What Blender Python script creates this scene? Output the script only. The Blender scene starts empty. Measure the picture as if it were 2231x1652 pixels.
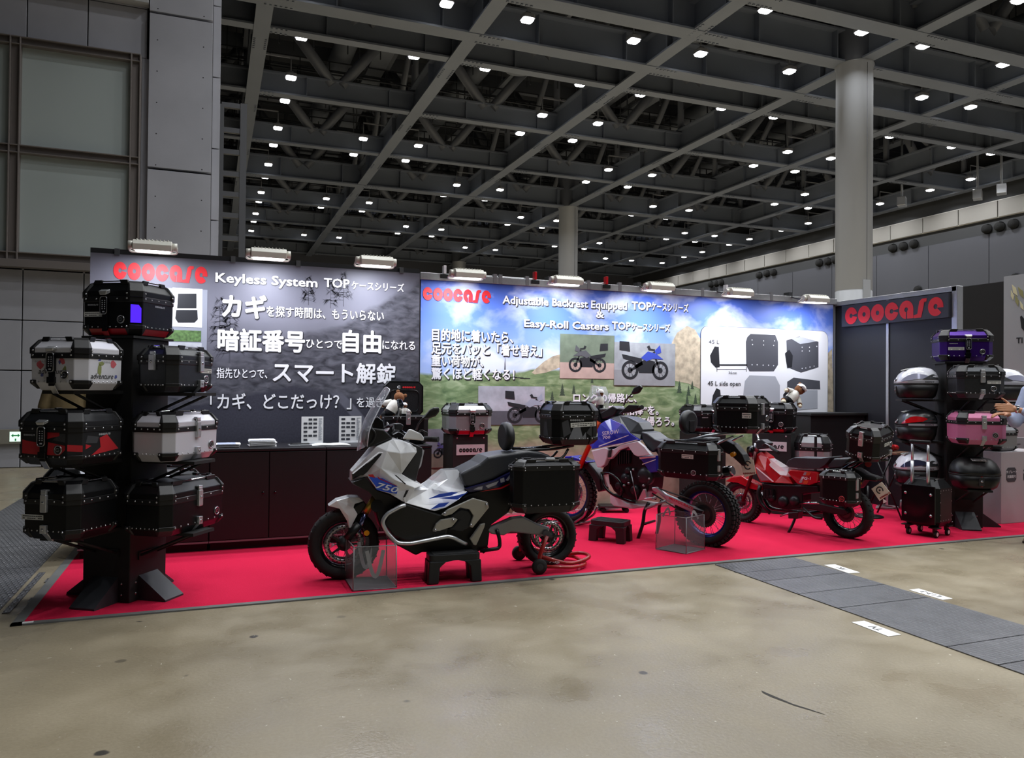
import bpy, bmesh, math, random
from math import sin, cos, pi, radians as rad, atan2, hypot
from mathutils import Vector as V, Matrix as M
random.seed(7)
SC = bpy.context.scene
COL = SC.collection
# ------------------------------------------------------------------ camera
F_PX, YAW, PITCH, ROLL, EYE = 1681.9, 0.371741, 0.0118422, 0.0091162, 1.4
CX, CY = 1115.5, 826.0
fw0 = V((sin(YAW), cos(YAW), 0)); rt0 = V((cos(YAW), -sin(YAW), 0)); up0 = V((0, 0, 1))
FW = fw0*cos(PITCH)+up0*sin(PITCH); u2 = up0*cos(PITCH)-fw0*sin(PITCH)
RT = rt0*cos(ROLL)+u2*sin(ROLL); UP = u2*cos(ROLL)-rt0*sin(ROLL)
cam = bpy.data.cameras.new('camera'); cam.sensor_width = 36; cam.lens = F_PX/2231*36
cam.clip_end = 300
co = bpy.data.objects.new('camera', cam); COL.objects.link(co)
co.matrix_world = M(((RT.x, UP.x, -FW.x, 0), (RT.y, UP.y, -FW.y, 0), (RT.z, UP.z, -FW.z, EYE), (0, 0, 0, 1)))
SC.camera = co
# ------------------------------------------------------------------ world, exposure, lights
w = bpy.data.worlds.new('hall_air'); SC.world = w; w.use_nodes = True
w.node_tree.nodes['Background'].inputs[0].default_value = (.8, .86, 1, 1)
w.node_tree.nodes['Background'].inputs[1].default_value = 0.02
SC.view_settings.view_transform = 'Standard'; SC.view_settings.look = 'None'
SC.view_settings.exposure = 0.0; SC.view_settings.gamma = 1
SC.view_settings.use_curve_mapping = False
CEIL_LAMP_W = 88.0      # one hall lamp, watts
CEIL_LAMP_SPREAD = 140
FLOOD_W = 13.5          # one booth floodlight
SC.cycles.max_bounces = 5; SC.cycles.transparent_max_bounces = 12; SC.cycles.use_denoising = True
SC.cycles.sample_clamp_indirect = 4
# ------------------------------------------------------------------ photograph measuring
O_CAM = V((0, 0, EYE))
def ray(x, y): return FW*F_PX+RT*(x-CX)-UP*(y-CY)
def onZ(x, y, z=0.0):
    d = ray(x, y); return O_CAM+d*((z-EYE)/d.z)
def onY(x, y, Y):
    d = ray(x, y); return O_CAM+d*(Y/d.y)
def onX(x, y, X):
    d = ray(x, y); return O_CAM+d*(X/d.x)
def onP(x, y, p, n):
    d = ray(x, y); return O_CAM+d*((p-O_CAM).dot(n)/d.dot(n))
def zat(x, y, p):                       # height seen at pixel (x,y) above ground point p
    d = ray(x, y); f = V((FW.x, FW.y, 0)); return (O_CAM+d*((p-O_CAM).dot(f)/d.dot(f))).z
# ------------------------------------------------------------------ objects
def put(o, parent=None):
    COL.objects.link(o)
    if parent is not None: o.parent = parent
    return o
def thing(name, label, cat, loc=(0, 0, 0), rz=0.0, group=None):
    o = bpy.data.objects.new(name, None); o.empty_display_size = .1; put(o)
    o.location = loc; o.rotation_euler = (0, 0, rz)
    return tag(o, label, cat, group)
def tag(o, label, cat, group=None, kind=None):
    o['label'] = label; o['category'] = cat
    if group: o['group'] = group
    if kind: o['kind'] = kind
    return o
def struct(o): o['kind'] = 'structure'; return o
def copy_tree(o, parent=None):
    c = o.copy(); COL.objects.link(c)
    if parent is not None: c.parent = parent
    for ch in list(o.children): copy_tree(ch, c)
    return c
# ------------------------------------------------------------------ materials
MATS = {}
def hexc(h):
    r = [int(h[i:i+2], 16)/255 for i in (0, 2, 4)]
    return tuple(c/12.92 if c <= .04045 else ((c+.055)/1.055)**2.4 for c in r)+(1,)
def mat(name, col='808080', rough=.5, metal=0.0, noise=0.0, scale=20, bump=0.0, alpha=1.0, emit=0.0, trans=0.0, coat=0.0, spec=.5):
    if name in MATS: return MATS[name]
    m = bpy.data.materials.new(name); m.use_nodes = True; nt = m.node_tree; b = nt.nodes['Principled BSDF']
    c = hexc(col) if isinstance(col, str) else tuple(col)+(1,)
    b.inputs['Base Color'].default_value = c; b.inputs['Roughness'].default_value = rough
    b.inputs['Metallic'].default_value = metal; b.inputs['Alpha'].default_value = alpha
    b.inputs['Transmission Weight'].default_value = trans; b.inputs['Coat Weight'].default_value = coat
    b.inputs['Specular IOR Level'].default_value = spec
    if emit:
        b.inputs['Emission Color'].default_value = c; b.inputs['Emission Strength'].default_value = emit
    if noise or bump:
        tc = nt.nodes.new('ShaderNodeTexCoord'); n = nt.nodes.new('ShaderNodeTexNoise')
        n.inputs['Scale'].default_value = scale; n.inputs['Detail'].default_value = 6
        nt.links.new(tc.outputs['Object'], n.inputs['Vector'])
        if noise:
            r = nt.nodes.new('ShaderNodeValToRGB')
            r.color_ramp.elements[0].position = .3; r.color_ramp.elements[1].position = .7
            r.color_ramp.elements[0].color = tuple(x*(1-noise) for x in c[:3])+(1,)
            r.color_ramp.elements[1].color = tuple(min(1, x*(1+noise)) for x in c[:3])+(1,)
            nt.links.new(n.outputs['Fac'], r.inputs['Fac']); nt.links.new(r.outputs['Color'], b.inputs['Base Color'])
        if bump:
            bp = nt.nodes.new('ShaderNodeBump'); bp.inputs['Strength'].default_value = bump; bp.inputs['Distance'].default_value = .01
            nt.links.new(n.outputs['Fac'], bp.inputs['Height']); nt.links.new(bp.outputs['Normal'], b.inputs['Normal'])
    MATS[name] = m; return m
BLK = mat('black_plastic', '0e0e10', .42, bump=.05, scale=300)
BLK_G = mat('black_gloss', '08080a', .18)
BLK_M = mat('black_matte', '131314', .7)
ALU_BLK = mat('black_anodised_aluminium', '17181a', .38, .6, noise=.1, scale=60)
ALU_GREY = mat('grey_anodised_aluminium', '3c3e41', .38, .7, noise=.08, scale=40)
SILV = mat('brushed_aluminium', 'c4c6ca', .33, .75, noise=.04, scale=50)
CHROME = mat('polished_steel', 'd8d8dc', .12, 1.0)
STEEL = mat('satin_steel', 'b4b4b8', .3, 1.0)
WHT = mat('white_paint', 'e4e4e8', .3, coat=.3)
PAPER = mat('white_paper', 'eeeeee', .7)
INK = mat('black_ink', '15151a', .6)
RUBBER = mat('tyre_rubber', '101011', .75, noise=.2, scale=40, bump=.2)
RED = mat('red_paint', 'b81420', .3, coat=.3)
LOGO_RED = mat('logo_red', 'd8232c', .5)
GREY_D = mat('dark_grey_plastic', '2b2c2f', .55, bump=.05, scale=200)
GREY_M = mat('mid_grey_paint', '77787c', .4)
# ------------------------------------------------------------------ mesh building
def frame_of(d):
    d = d.normalized(); a = V((0, 0, 1)) if abs(d.z) < .9 else V((1, 0, 0))
    x = d.cross(a).normalized(); return x, d.cross(x).normalized()
class MB:
    def __init__(s): s.v = []; s.f = []; s.m = []; s.sm = []; s.i = 0; s.smooth = False
    def add(s, vs, fs, smooth=None):
        b = len(s.v); s.v += [V(p) for p in vs]
        for f in fs: s.f.append(tuple(b+k for k in f)); s.m.append(s.i); s.sm.append(s.smooth if smooth is None else smooth)
        return s
    def box(s, c, d, R=None):
        c = V(c); P = []
        for z in (-.5, .5):
            for y in (-.5, .5):
                for x in (-.5, .5):
                    q = V((x*d[0], y*d[1], z*d[2])); P.append(c+(R @ q if R else q))
        return s.add(P, [(0, 2, 3, 1), (4, 5, 7, 6), (0, 1, 5, 4), (2, 6, 7, 3), (0, 4, 6, 2), (1, 3, 7, 5)])
    def box2(s, a, b): return s.box([(a[i]+b[i])/2 for i in range(3)], [abs(b[i]-a[i]) for i in range(3)])
    def loft(s, rings, caps=True, closed=True, smooth=None):
        n = len(rings[0]); vs = [p for r in rings for p in r]; fs = []
        for k in range(len(rings)-1):
            for j in range(n if closed else n-1):
                a, b = k*n+j, k*n+(j+1) % n; fs.append((a, b, b+n, a+n))
        b0 = len(s.v); s.add(vs, fs, smooth)
        if caps:
            e = (len(rings)-1)*n
            s.f += [tuple(b0+j for j in reversed(range(n))), tuple(b0+e+j for j in range(n))]; s.m += [s.i]*2; s.sm += [False]*2
        return s
    def prism(s, poly, d):              # polygon of 3D points extruded by vector d
        d = V(d); return s.loft([[V(p) for p in poly], [V(p)+d for p in poly]], smooth=False)
    def prismZ(s, poly, z0, z1): return s.prism([(p[0], p[1], z0) for p in poly], (0, 0, z1-z0))
    def prismY(s, poly, y0, y1): return s.prism([(p[0], y0, p[1]) for p in poly], (0, y1-y0, 0))
    def tube(s, path, r, n=8, closed=False, caps=True):
        path = [V(p) for p in path]; rs = r if isinstance(r, (list, tuple)) else [r]*len(path); rings = []; L = len(path); x = None
        for k, p in enumerate(path):
            if closed: d = path[(k+1) % L]-path[k-1]
            else: d = path[min(k+1, L-1)]-path[max(k-1, 0)]
            d.normalize()
            if x is None: x, y = frame_of(d)
            else:
                x = (x-d*x.dot(d))
                x = x.normalized() if x.length > 1e-6 else frame_of(d)[0]
                y = d.cross(x)
            rings.append([p+(x*cos(2*pi*j/n)+y*sin(2*pi*j/n))*rs[k] for j in range(n)])
        if closed: rings.append(rings[0])
        return s.loft(rings, caps=caps and not closed, smooth=True)
    def cyl(s, a, b, r0, r1=None, n=16): return s.tube([a, b], [r0, r0 if r1 is None else r1], n)
    def lathe(s, prof, c=(0, 0, 0), ax=(0, 0, 1), n=24, caps=False, smooth=True):     # prof: (radius, height along ax)
        ax = V(ax).normalized(); x, y = frame_of(ax); c = V(c)
        rings = [[c+ax*h+(x*cos(2*pi*j/n)+y*sin(2*pi*j/n))*r for j in range(n)] for r, h in prof]
        return s.loft(rings, caps=caps, smooth=smooth)
    def ball(s, c, r, n=10, R=None):
        if not isinstance(r, (list, tuple)): r = (r, r, r)
        c = V(c); rings = []
        for k in range(n//2+1):
            t = -pi/2+pi*k/(n//2); q = max(cos(t), .02)
            ring = [V((r[0]*q*cos(2*pi*j/n), r[1]*q*sin(2*pi*j/n), r[2]*sin(t))) for j in range(n)]
            rings.append([c+(R @ p if R else p) for p in ring])
        return s.loft(rings, smooth=True)
    def quad(s, a, b, c, d): return s.add([a, b, c, d], [(0, 1, 2, 3)])
    def build(s, name, mats, parent=None, bevel=0.0, seg=2, sub=0, loc=None, fix=True):
        me = bpy.data.meshes.new(name); me.from_pydata([tuple(p) for p in s.v], [], s.f)
        mats = mats if isinstance(mats, (list, tuple)) else [mats]
        for m in mats: me.materials.append(m)
        me.polygons.foreach_set('material_index', s.m); me.polygons.foreach_set('use_smooth', s.sm)
        if fix:
            bm = bmesh.new(); bm.from_mesh(me); bmesh.ops.remove_doubles(bm, verts=bm.verts, dist=1e-5)
            bmesh.ops.recalc_face_normals(bm, faces=bm.faces); bm.to_mesh(me); bm.free()
        me.update()
        o = bpy.data.objects.new(name, me); put(o, parent)
        if loc is not None: o.location = loc
        if sub:
            q = o.modifiers.new('sub', 'SUBSURF'); q.levels = q.render_levels = sub
        if bevel:
            q = o.modifiers.new('bev', 'BEVEL'); q.width = bevel; q.segments = seg; q.limit_method = 'ANGLE'; q.angle_limit = rad(35)
        return o
def arcpath(pts, r=.04, n=5):           # rounds the corners of a polyline
    pts = [V(p) for p in pts]; out = [pts[0]]
    for a, b, c in zip(pts, pts[1:], pts[2:]):
        d0 = (a-b); d1 = (c-b); k = min(r, d0.length*.45, d1.length*.45); p = b+d0.normalized()*k; q = b+d1.normalized()*k
        for j in range(n+1):
            t = j/n; out.append(p*(1-t)**2+b*2*t*(1-t)+q*t*t)
    return out+[pts[-1]]
def rrect(w, h, r, n=5):
    out = []
    for cx, cy, a0 in ((w/2-r, h/2-r, 0), (-w/2+r, h/2-r, 90), (-w/2+r, -h/2+r, 180), (w/2-r, -h/2+r, 270)):
        for j in range(n+1):
            a = rad(a0+90*j/n); out.append((cx+r*cos(a), cy+r*sin(a)))
    return out
# ------------------------------------------------------------------ lettering
def text_mb(body, size, bold=0.0, shear=0.0, sx=1.0, align='LEFT', extr=0.0, ls=1.0):
    """glyph outlines as an MB in the XZ plane facing -Y; returns (MB, width)"""
    c = bpy.data.curves.new('t', 'FONT'); c.body = body; c.size = size; c.shear = shear; c.space_line = ls
    c.align_x = align; c.resolution_u = 2
    o = bpy.data.objects.new('t', c); COL.objects.link(o)
    dg = bpy.context.evaluated_depsgraph_get(); dg.update(); me = bpy.data.meshes.new_from_object(o.evaluated_get(dg))
    vs = [v.co.copy() for v in me.vertices]; fs = [tuple(p.vertices) for p in me.polygons]
    bpy.data.objects.remove(o); bpy.data.curves.remove(c); bpy.data.meshes.remove(me)
    mb = MB(); ex = bold*.8*size
    for k, (dx, dz) in enumerate(((0, 0),) if bold < .004 else ((-.7, -.7), (.7, .7), (-.7, .7), (.7, -.7), (0, 0)) if bold < .03 else ((-.7, -.7), (.7, .7), (-.7, .7), (.7, -.7), (1, 0), (-1, 0), (0, 1), (0, -1), (.4, .4), (-.4, -.4), (-.4, .4), (.4, -.4), (0, 0))):
        mb.add([(v.x*sx+dx*ex, -.00008*k, v.y+dz*ex) for v in vs], fs)
    xs = [v.x*sx for v in vs]
    return mb, (min(xs), max(xs)) if xs else (0, 0)
def logo_mb(h, t=.0):
    """the fat round seven letter word mark, letter height h, XZ plane facing -Y, from x=0"""
    mb = MB(); r = h/2; x = 0
    def ring(cx, a0, a1, ri=.26, ro=1.0, cz=0.0, n=28):
        A = [rad(a0+(a1-a0)*k/n) for k in range(n+1)]
        vs = [(cx+cos(a)*r*q, 0, r+cz+sin(a)*r*q) for a in A for q in (ri, ro)]
        mb.add(vs, [(2*k, 2*k+1, 2*k+3, 2*k+2) for k in range(n)])
    def poly(pts): mb.add([(px, 0, pz) for px, pz in pts], [tuple(range(len(pts)))])
    for ch in 'coocase':
        cx = x+r
        if ch == 'c': ring(cx, 12, 348)
        elif ch == 'o': ring(cx, 0, 360)
        elif ch == 'a':
            ring(cx, 0, 268); poly([(cx+r*.12, r*.02), (cx+r, r*.02), (cx+r, r), (cx+r*.26, r), (cx+r*.12, r*.8)])
        elif ch == 's':
            cx = x+r*.75; poly([(x-r*.05, r*.0), (x+r*.95, 0), (cx+r*.52, r*1.15), (cx-r*.2, r*1.1), (cx-r*.32, r*.42), (x-r*.1, r*.3)])
            poly([(cx+r*.52, r*1.15), (cx-r*.2, r*1.1), (cx-r*.05, r*1.75), (cx+r*.3, r*2), (cx+r*.95, r*2), (cx+r*.9, r*1.66), (cx+r*.6, r*1.6)])
            x += r*1.75+h*.06; continue
        elif ch == 'e': ring(cx, 0, 318); poly([(cx+r*.2, r*.86), (cx+r, r*.86), (cx+r, r*1.02), (cx+r*.2, r*1.02)])
        x += h*1.06
    return mb, x-h*.06
def letters(mb, name, m, parent, loc, rz=0.0, rx=0.0, ry=0.0):
    o = mb.build(name, m, parent, fix=False); o.location = loc; o.rotation_euler = (rx, ry, rz); return o
def emblem(parent, c, r, rz=0.0, ring=None, disc=None, name='emblem', rx=0.0):
    mb = MB(); mb.lathe([(0.01, -.004), (r*.78, -.004), (r*.78, 0)], ax=(0, 1, 0), n=20, caps=True); mb.i = 1
    mb.lathe([(r*.76, 0), (r*.76, -.006), (r, -.006), (r, 0)], ax=(0, 1, 0), n=24)
    A = [rad(40+280*k/14) for k in range(15)]
    mb.add([(cos(a)*r*q, -.0062, sin(a)*r*q*.8) for a in A for q in (.3, .55)], [(2*k, 2*k+1, 2*k+3, 2*k+2) for k in range(14)])
    mb.box((r*.28, -.006, 0), (r*.5, .001, r*.16))
    o = mb.build(name, [disc or BLK, ring or STEEL], parent); o.location = c; o.rotation_euler = (rx, 0, rz); return o
# ================================================================== the hall
def concrete_floor():
    m = bpy.data.materials.new('polished_concrete_floor'); m.use_nodes = True; nt = m.node_tree; b = nt.nodes['Principled BSDF']; L = nt.links.new
    tc = nt.nodes.new('ShaderNodeTexCoord')
    def nz(s, d=8, dist=0.0):
        n = nt.nodes.new('ShaderNodeTexNoise'); n.inputs['Scale'].default_value = s; n.inputs['Detail'].default_value = d; n.inputs['Distortion'].default_value = dist
        L(tc.outputs['Object'], n.inputs['Vector']); return n
    def ramp(src, a, ca, bb, cb):
        r = nt.nodes.new('ShaderNodeValToRGB'); e = r.color_ramp.elements; e[0].position = a; e[0].color = ca; e[1].position = bb; e[1].color = cb
        L(src, r.inputs['Fac']); return r
    def mix(a, bb, f, mode='MIX'):
        x = nt.nodes.new('ShaderNodeMix'); x.data_type = 'RGBA'; x.blend_type = mode
        L(a, x.inputs[6]); L(bb, x.inputs[7])
        if isinstance(f, float): x.inputs[0].default_value = f
        else: L(f, x.inputs[0])
        return x
    n1 = nz(.55, 5, .6); n2 = nz(2.6, 5, .2); n3 = nz(60, 3)
    c1 = ramp(n1.outputs['Fac'], .35, hexc('867c68'), .68, hexc('9c917a'))
    c2 = ramp(n2.outputs['Fac'], .2, (.86, .85, .83, 1), .8, (1.08, 1.08, 1.08, 1))
    a = mix(c1.outputs[0], c2.outputs[0], .8, 'MULTIPLY')
    c3 = ramp(n3.outputs['Fac'], .3, (.85, .85, .84, 1), .65, (1.04, 1.04, 1.04, 1))
    a = mix(a.outputs[2], c3.outputs[0], .6, 'MULTIPLY')
    # dark chips and spots, pale flecks
    vo = nt.nodes.new('ShaderNodeTexVoronoi'); vo.inputs['Scale'].default_value = 3.4; vo.inputs['Randomness'].default_value = 1
    dn = nz(14, 3); ad = nt.nodes.new('ShaderNodeVectorMath'); ad.operation = 'MULTIPLY_ADD'; ad.inputs[1].default_value = (.018,)*3
    L(dn.outputs['Color'], ad.inputs[0]); L(tc.outputs['Object'], ad.inputs[2]); L(ad.outputs[0], vo.inputs['Vector'])
    sp = ramp(vo.outputs['Distance'], .075, (1, 1, 1, 1), .105, (0, 0, 0, 1))
    sep = nt.nodes.new('ShaderNodeSeparateColor'); L(vo.outputs['Color'], sep.inputs[0])
    gate = ramp(sep.outputs[0], .5, (0, 0, 0, 1), .75, (1, 1, 1, 1))
    g = nt.nodes.new('ShaderNodeMath'); g.operation = 'MULTIPLY'; L(sp.outputs[0], g.inputs[0]); L(gate.outputs[0], g.inputs[1])
    dk = nt.nodes.new('ShaderNodeRGB'); dk.outputs[0].default_value = hexc('3d3a34')
    a = mix(a.outputs[2], dk.outputs[0], g.outputs[0])
    fl = nz(38, 4, 1.0); fr = ramp(fl.outputs['Fac'], .71, (0, 0, 0, 1), .75, (1, 1, 1, 1))
    wt = nt.nodes.new('ShaderNodeRGB'); wt.outputs[0].default_value = hexc('cfcabd')
    a = mix(a.outputs[2], wt.outputs[0], fr.outputs[0])
    L(a.outputs[2], b.inputs['Base Color'])
    rr = nt.nodes.new('ShaderNodeMapRange'); rr.inputs[3].default_value = .2; rr.inputs[4].default_value = .5; rr.inputs[1].default_value = .3; rr.inputs[2].default_value = .7
    L(n2.outputs['Fac'], rr.inputs[0]); L(rr.outputs[0], b.inputs['Roughness'])
    bp = nt.nodes.new('ShaderNodeBump'); bp.inputs['Strength'].default_value = .12; bp.inputs['Distance'].default_value = .01
    L(n3.outputs['Fac'], bp.inputs['Height']); L(bp.outputs[0], b.inputs['Normal'])
    return m
FLOOR = concrete_floor()
mb = MB(); mb.quad((-40, -12, 0), (45, -12, 0), (45, 66, 0), (-40, 66, 0)); fl = struct(mb.build('floor', FLOOR))
CONC = mat('fair_faced_concrete', 'a9aab2', .8, noise=.07, scale=1.3, bump=.04)
CONC_J = mat('concrete_joint', '2c2c2e', .9)
# ---- left wall: concrete slabs with open joints
YW = 14.96
mb = MB(); mb.box2((-30, YW+.06, 0), (-.02, YW+.5, 13.5)); mb.i = 1
xs = [-30, -24, -18, -12.2, -9.4, -6.6, -4.8, -2.95, -2.05, -1.12]
for x0, x1 in zip(xs, xs[1:]):
    for z0, z1 in ((0, 1.62), (1.62, 2.46), (2.46, 3.42), (3.42, 7.14), (7.14, 8.02), (8.02, 10.4), (10.4, 13.5)):
        if z0 == 3.42: continue
        mb.box2((x0+.008, YW, z0+.008), (x1-.008, YW+.1, z1-.008))
wl = struct(mb.build('wall_left', [CONC_J, CONC], bevel=.006, seg=1))
mb = MB(); mb.box2((-1.06, YW-.02, 0), (-.04, YW+.45, 13.5)); mb.i = 1
for z0, z1 in ((0, 1.7), (1.7, 3.2), (3.2, 5.18), (5.2, 7.92), (7.94, 10.6), (10.6, 13.5)): mb.box2((-1.08, YW-.14, z0+.012), (-.05, YW, z1-.012))
for k in range(10): mb.box2((-.06, YW, .5+k*1.3), (.09, YW+.5, 1.78+k*1.3))
mb.i = 0
for x in (-.95, -.2):
    for k in range(16): mb.cyl((x, YW-.141, .3+k*.55), (x, YW-.135, .3+k*.55), .014, n=8)
struct(mb.build('wall_pilaster', [CONC_J, CONC], bevel=.005, seg=1))
mb = MB(); mb.box2((-30, YW-.2, 8.05), (-1.1, YW+.02, 11.5)); struct(mb.build('trim_1', mat('pale_wall_panel', 'b9babb', .6)))
# ---- steel framed frosted windows
FRM = mat('window_steel', '7d7673', .5, .2); GLS = mat('frosted_glass', 'b2bcbb', .3, noise=.05, scale=.5)
def window(n, x0, x1, zs):
    w = thing('window_%d' % n, 'frosted window with brown steel frame in the concrete wall', 'window', (0, 0, 0)); w['kind'] = 'structure'
    del w['label']; del w['category']
    f = MB(); yf = YW-.22
    for x in ((x0, x1) if n == 1 else (x0,)):
        for d in (-.07, .07): f.box2((x+d-.012, yf, zs[0]-.06), (x+d+.012, YW, zs[-1]+.06))
        f.box2((x-.06, yf+.06, zs[0]-.06), (x+.06, YW, zs[-1]+.06))
    for z in zs:
        for d in (-.06, .06): f.box2((x0-.07, yf+.002, z+d-.01), (x1+(.07 if n == 1 else -.072), YW, z+d+.01))
        f.box2((x0-.05, yf+.07, z-.05), (x1+(.05 if n == 1 else -.072), YW, z+.05))
    f.build('window_frame', FRM, w, bevel=.004, seg=1)
    for a, b in zip(zs, zs[1:]):
        g = MB(); g.box2((x0+.06, YW-.1, a+.06), (x1-.06, YW-.06, b-.06)); g.build('pane', GLS, w)
window(1, -3.07, -1.28, (3.5, 5.27, 7.06)); window(2, -4.95, -3.07, (3.5, 5.27, 7.06))
mb = MB(); mb.box2((-30, YW, 3.3), (-1.085, YW+.1, 7.14)); struct(mb.build('trim_2', CONC))
mb = MB(); mb.box2((-6, YW-.24, 3.32), (-1.2, YW, 3.44)); struct(mb.build('trim_3', FRM))
# ---- emergency exit light, low on the wall
p0, p1 = onY(37, 935, YW), onY(37, 967, YW)
t = thing('exit_sign', 'small green emergency exit light low on the concrete wall', 'exit sign', (p0.x, YW-.02, 0))
mb = MB(); wz = p0.z-p1.z; cz = (p0.z+p1.z)/2; mb.box((.04, -.03, cz), (.62, .06, wz)); mb.build('wall_box', mat('beige_metal', '8d8a80', .5), t, bevel=.008)
mb = MB(); mb.box((0, -.065, cz), (.17, .01, wz*.66)); mb.i = 1
mb.prismY([(u*.55, cz+.02+v*.55) for u, v in ((-.12, 0), (-.06, .05), (-.06, .02), (.06, .02), (.06, .05), (.12, 0), (.06, -.05), (.06, -.02), (-.06, -.02), (-.06, -.05))], -.074, -.07); mb.box((0, -.072, cz-.05), (.02, .003, .04))
mb.build('lit_panel', [mat('exit_light', 'e6fff0', .5, emit=.9), mat('exit_green', '128a4c', .5, emit=.3)], t)
# ---- steel beams of the roof
BEAM = mat('painted_roof_steel', '767c88', .42, .15, noise=.06, scale=.8); DARK = mat('dark_roof_deck', '3c3e43', .8, noise=.25, scale=.7); TRUSS = mat('truss_steel', '5c5f67', .5)
XB = [1.27, 7.25, 13.32, 19.4, 25.45, 31.55, 37.0]; YB = [-5.2, .6, 6.3, 12, 17.0, 19.4, 22.1, 24.0, 29.3, 35.1, 40.8, 46.5, 52.2, 57.9, 63.5]
ZB = 12.0
def hbeam(name, a, b, w, h, z):
    mb = MB(); a = V((a[0], a[1], z)); b = V((b[0], b[1], z)); d = (b-a).normalized(); s = V((d.y, -d.x, 0))
    for off, ww, z0, z1 in ((0, w, 0, .06), (0, .06, .06, h-.06), (0, w, h-.06, h)):
        mb.loft([[p+s*(-ww/2)+V((0, 0, z0)), p+s*(ww/2)+V((0, 0, z0)), p+s*(ww/2)+V((0, 0, z1)), p+s*(-ww/2)+V((0, 0, z1))] for p in (a, b)], smooth=False)
    n = int((b-a).length//2.9)
    for k in range(1, n):
        p = a+(b-a)*(k/n); mb.box(p+V((0, 0, h/2)), (w*.9 if abs(d.y) > .5 else .03, w*.9 if abs(d.x) > .5 else .03, h-.1))
    # bolted splice plates
    for k in range(1, n, 2):
        p = a+(b-a)*((k+.5)/n)
        for q in range(6):
            for e in (-1, 1): mb.box(p+d*(q-2.5)*.14+s*e*w*.36+V((0, 0, -.012)), (.06, .06, .03))
    return struct(mb.build(name, BEAM, fix=False))
for x in XB: hbeam('ceiling_beam', (x, -9), (x, 65), .5 if x in (19.4,) else .46, .95, ZB)
for y in YB:
    bright = y in (17.0, 19.4, 22.1, 40.8)
    hbeam('ceiling_beam', (-3, y), (37, y), .6 if bright else .38, 1.05 if bright else .8, ZB-.02 if bright else ZB+.03)
for y in YB[:5]+YB[7:]:
    mb = MB()
    mb.box2((-3, y-.2, 15.9), (37, y+.2, 16.5))
    for x0, x1 in zip([-4.7]+XB, XB):
        xm = (x0+x1)/2
        for a, b in ((x0+.3, xm-.15), (x1-.3, xm+.15)): mb.cyl((a, y, 15.9), (b, y, ZB+.7), .2, n=10)
        mb.cyl((x1, y, ZB+.8), (x1, y, 16), .14, n=8)
    struct(mb.build('ceiling_truss', TRUSS, fix=False))
for x in XB[:-1]:
    mb = MB(); mb.box2((x-.18, -9, 15.9), (x+.18, 65, 16.4)); yy = [y for y in YB if y not in (17.0, 19.4, 22.1)]
    for a, b in zip(yy, yy[1:]): mb.cyl((x, a, 15.9), (x, (a+b)/2, ZB+.9), .13, n=8); mb.cyl((x, b, 15.9), (x, (a+b)/2, ZB+.9), .13, n=8)
    struct(mb.build('ceiling_truss', TRUSS, fix=False))
mb = MB(); mb.box2((-8, -12, 17.3), (45, 66, 17.8)); struct(mb.build('ceiling', DARK))
# catwalks, cable trays and ducts between the trusses
CAT = mat('catwalk_steel', '3a3c41', .5, .3); DUCT = mat('duct_steel', '7b7f87', .45, .3)
for i, y in enumerate((14.5, 20.7, 26.6, 32.2, 38.0, 43.7, 49.4, 55, 60.6)):
    mb = MB(); z = 13.5; mb.box2((-3, y-.5, z-.05), (36.5, y+.5, z))
    for e in (-.5, .5):
        for h in (.35, .7, 1.05): mb.box2((-3, y+e-.02, z+h-.02), (36.5, y+e+.02, z+h+.02))
        x = -2.6
        while x < 36: mb.box2((x-.02, y+e-.02, z-.5), (x+.02, y+e+.02, z+1.05)); x += 1.15
    for q in range(4):
        yy = y+random.uniform(-1.8, 1.8); zz = z+random.uniform(-.3, 1.8); mb.cyl((-3, yy, zz), (36.5, yy, zz), random.choice((.03, .05, .09)), n=6)
    for q in range(26):
        xx = random.uniform(-2, 36); yy = y+random.uniform(-2, 2); zz = random.uniform(13.2, 15); mb.cyl((xx, yy, zz), (xx, yy, 17.3), .02, n=4)
    struct(mb.build('ceiling_catwalk', CAT, fix=False))
for x in (4.9, 10.6, 17.2, 22.4, 28.3, 32.6):
    mb = MB(); mb.cyl((x, -5, 15.2), (x, 64, 15.2), .45, n=14); mb.box2((x+1.0, -5, 14.6), (x+1.7, 64, 14.7))
    for k in range(34): mb.box2((x+1.0, -4+k*2, 14.6), (x+1.04, -3.95+k*2, 17.3))
    struct(mb.build('ceiling_duct', DUCT, fix=False))
# ---- columns
COLM = mat('column_cladding', '97999d', .35, .1)
for i, y in enumerate((19.3, 40.9, 62.3)):
    mb = MB(); mb.lathe([(.56, 0), (.56, 4.62), (.552, 4.63), (.552, 4.66), (.56, 4.67), (.56, 11.9), (.6, 11.95), (.6, 12)], (19.4, y, 0), n=40)
    mb.i = 1; mb.lathe([(.62, 12), (.62, 17)], (19.4, y, 0), n=24)
    a = atan2(-y, -19.4)+.75
    mb.i = 0; mb.box((19.4+.56*cos(a), y+.56*sin(a), 4.5), (.03, .28, .9), M.Rotation(a, 3, 'Z'))
    mb.i = 2; mb.box((19.4+.558*cos(a), y+.558*sin(a), 6), (.012, .02, 11.9), M.Rotation(a, 3, 'Z'))
    struct(mb.build('column', [COLM, TRUSS, mat('column_seam', '4a4b4e', .6)], fix=False))
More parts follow.
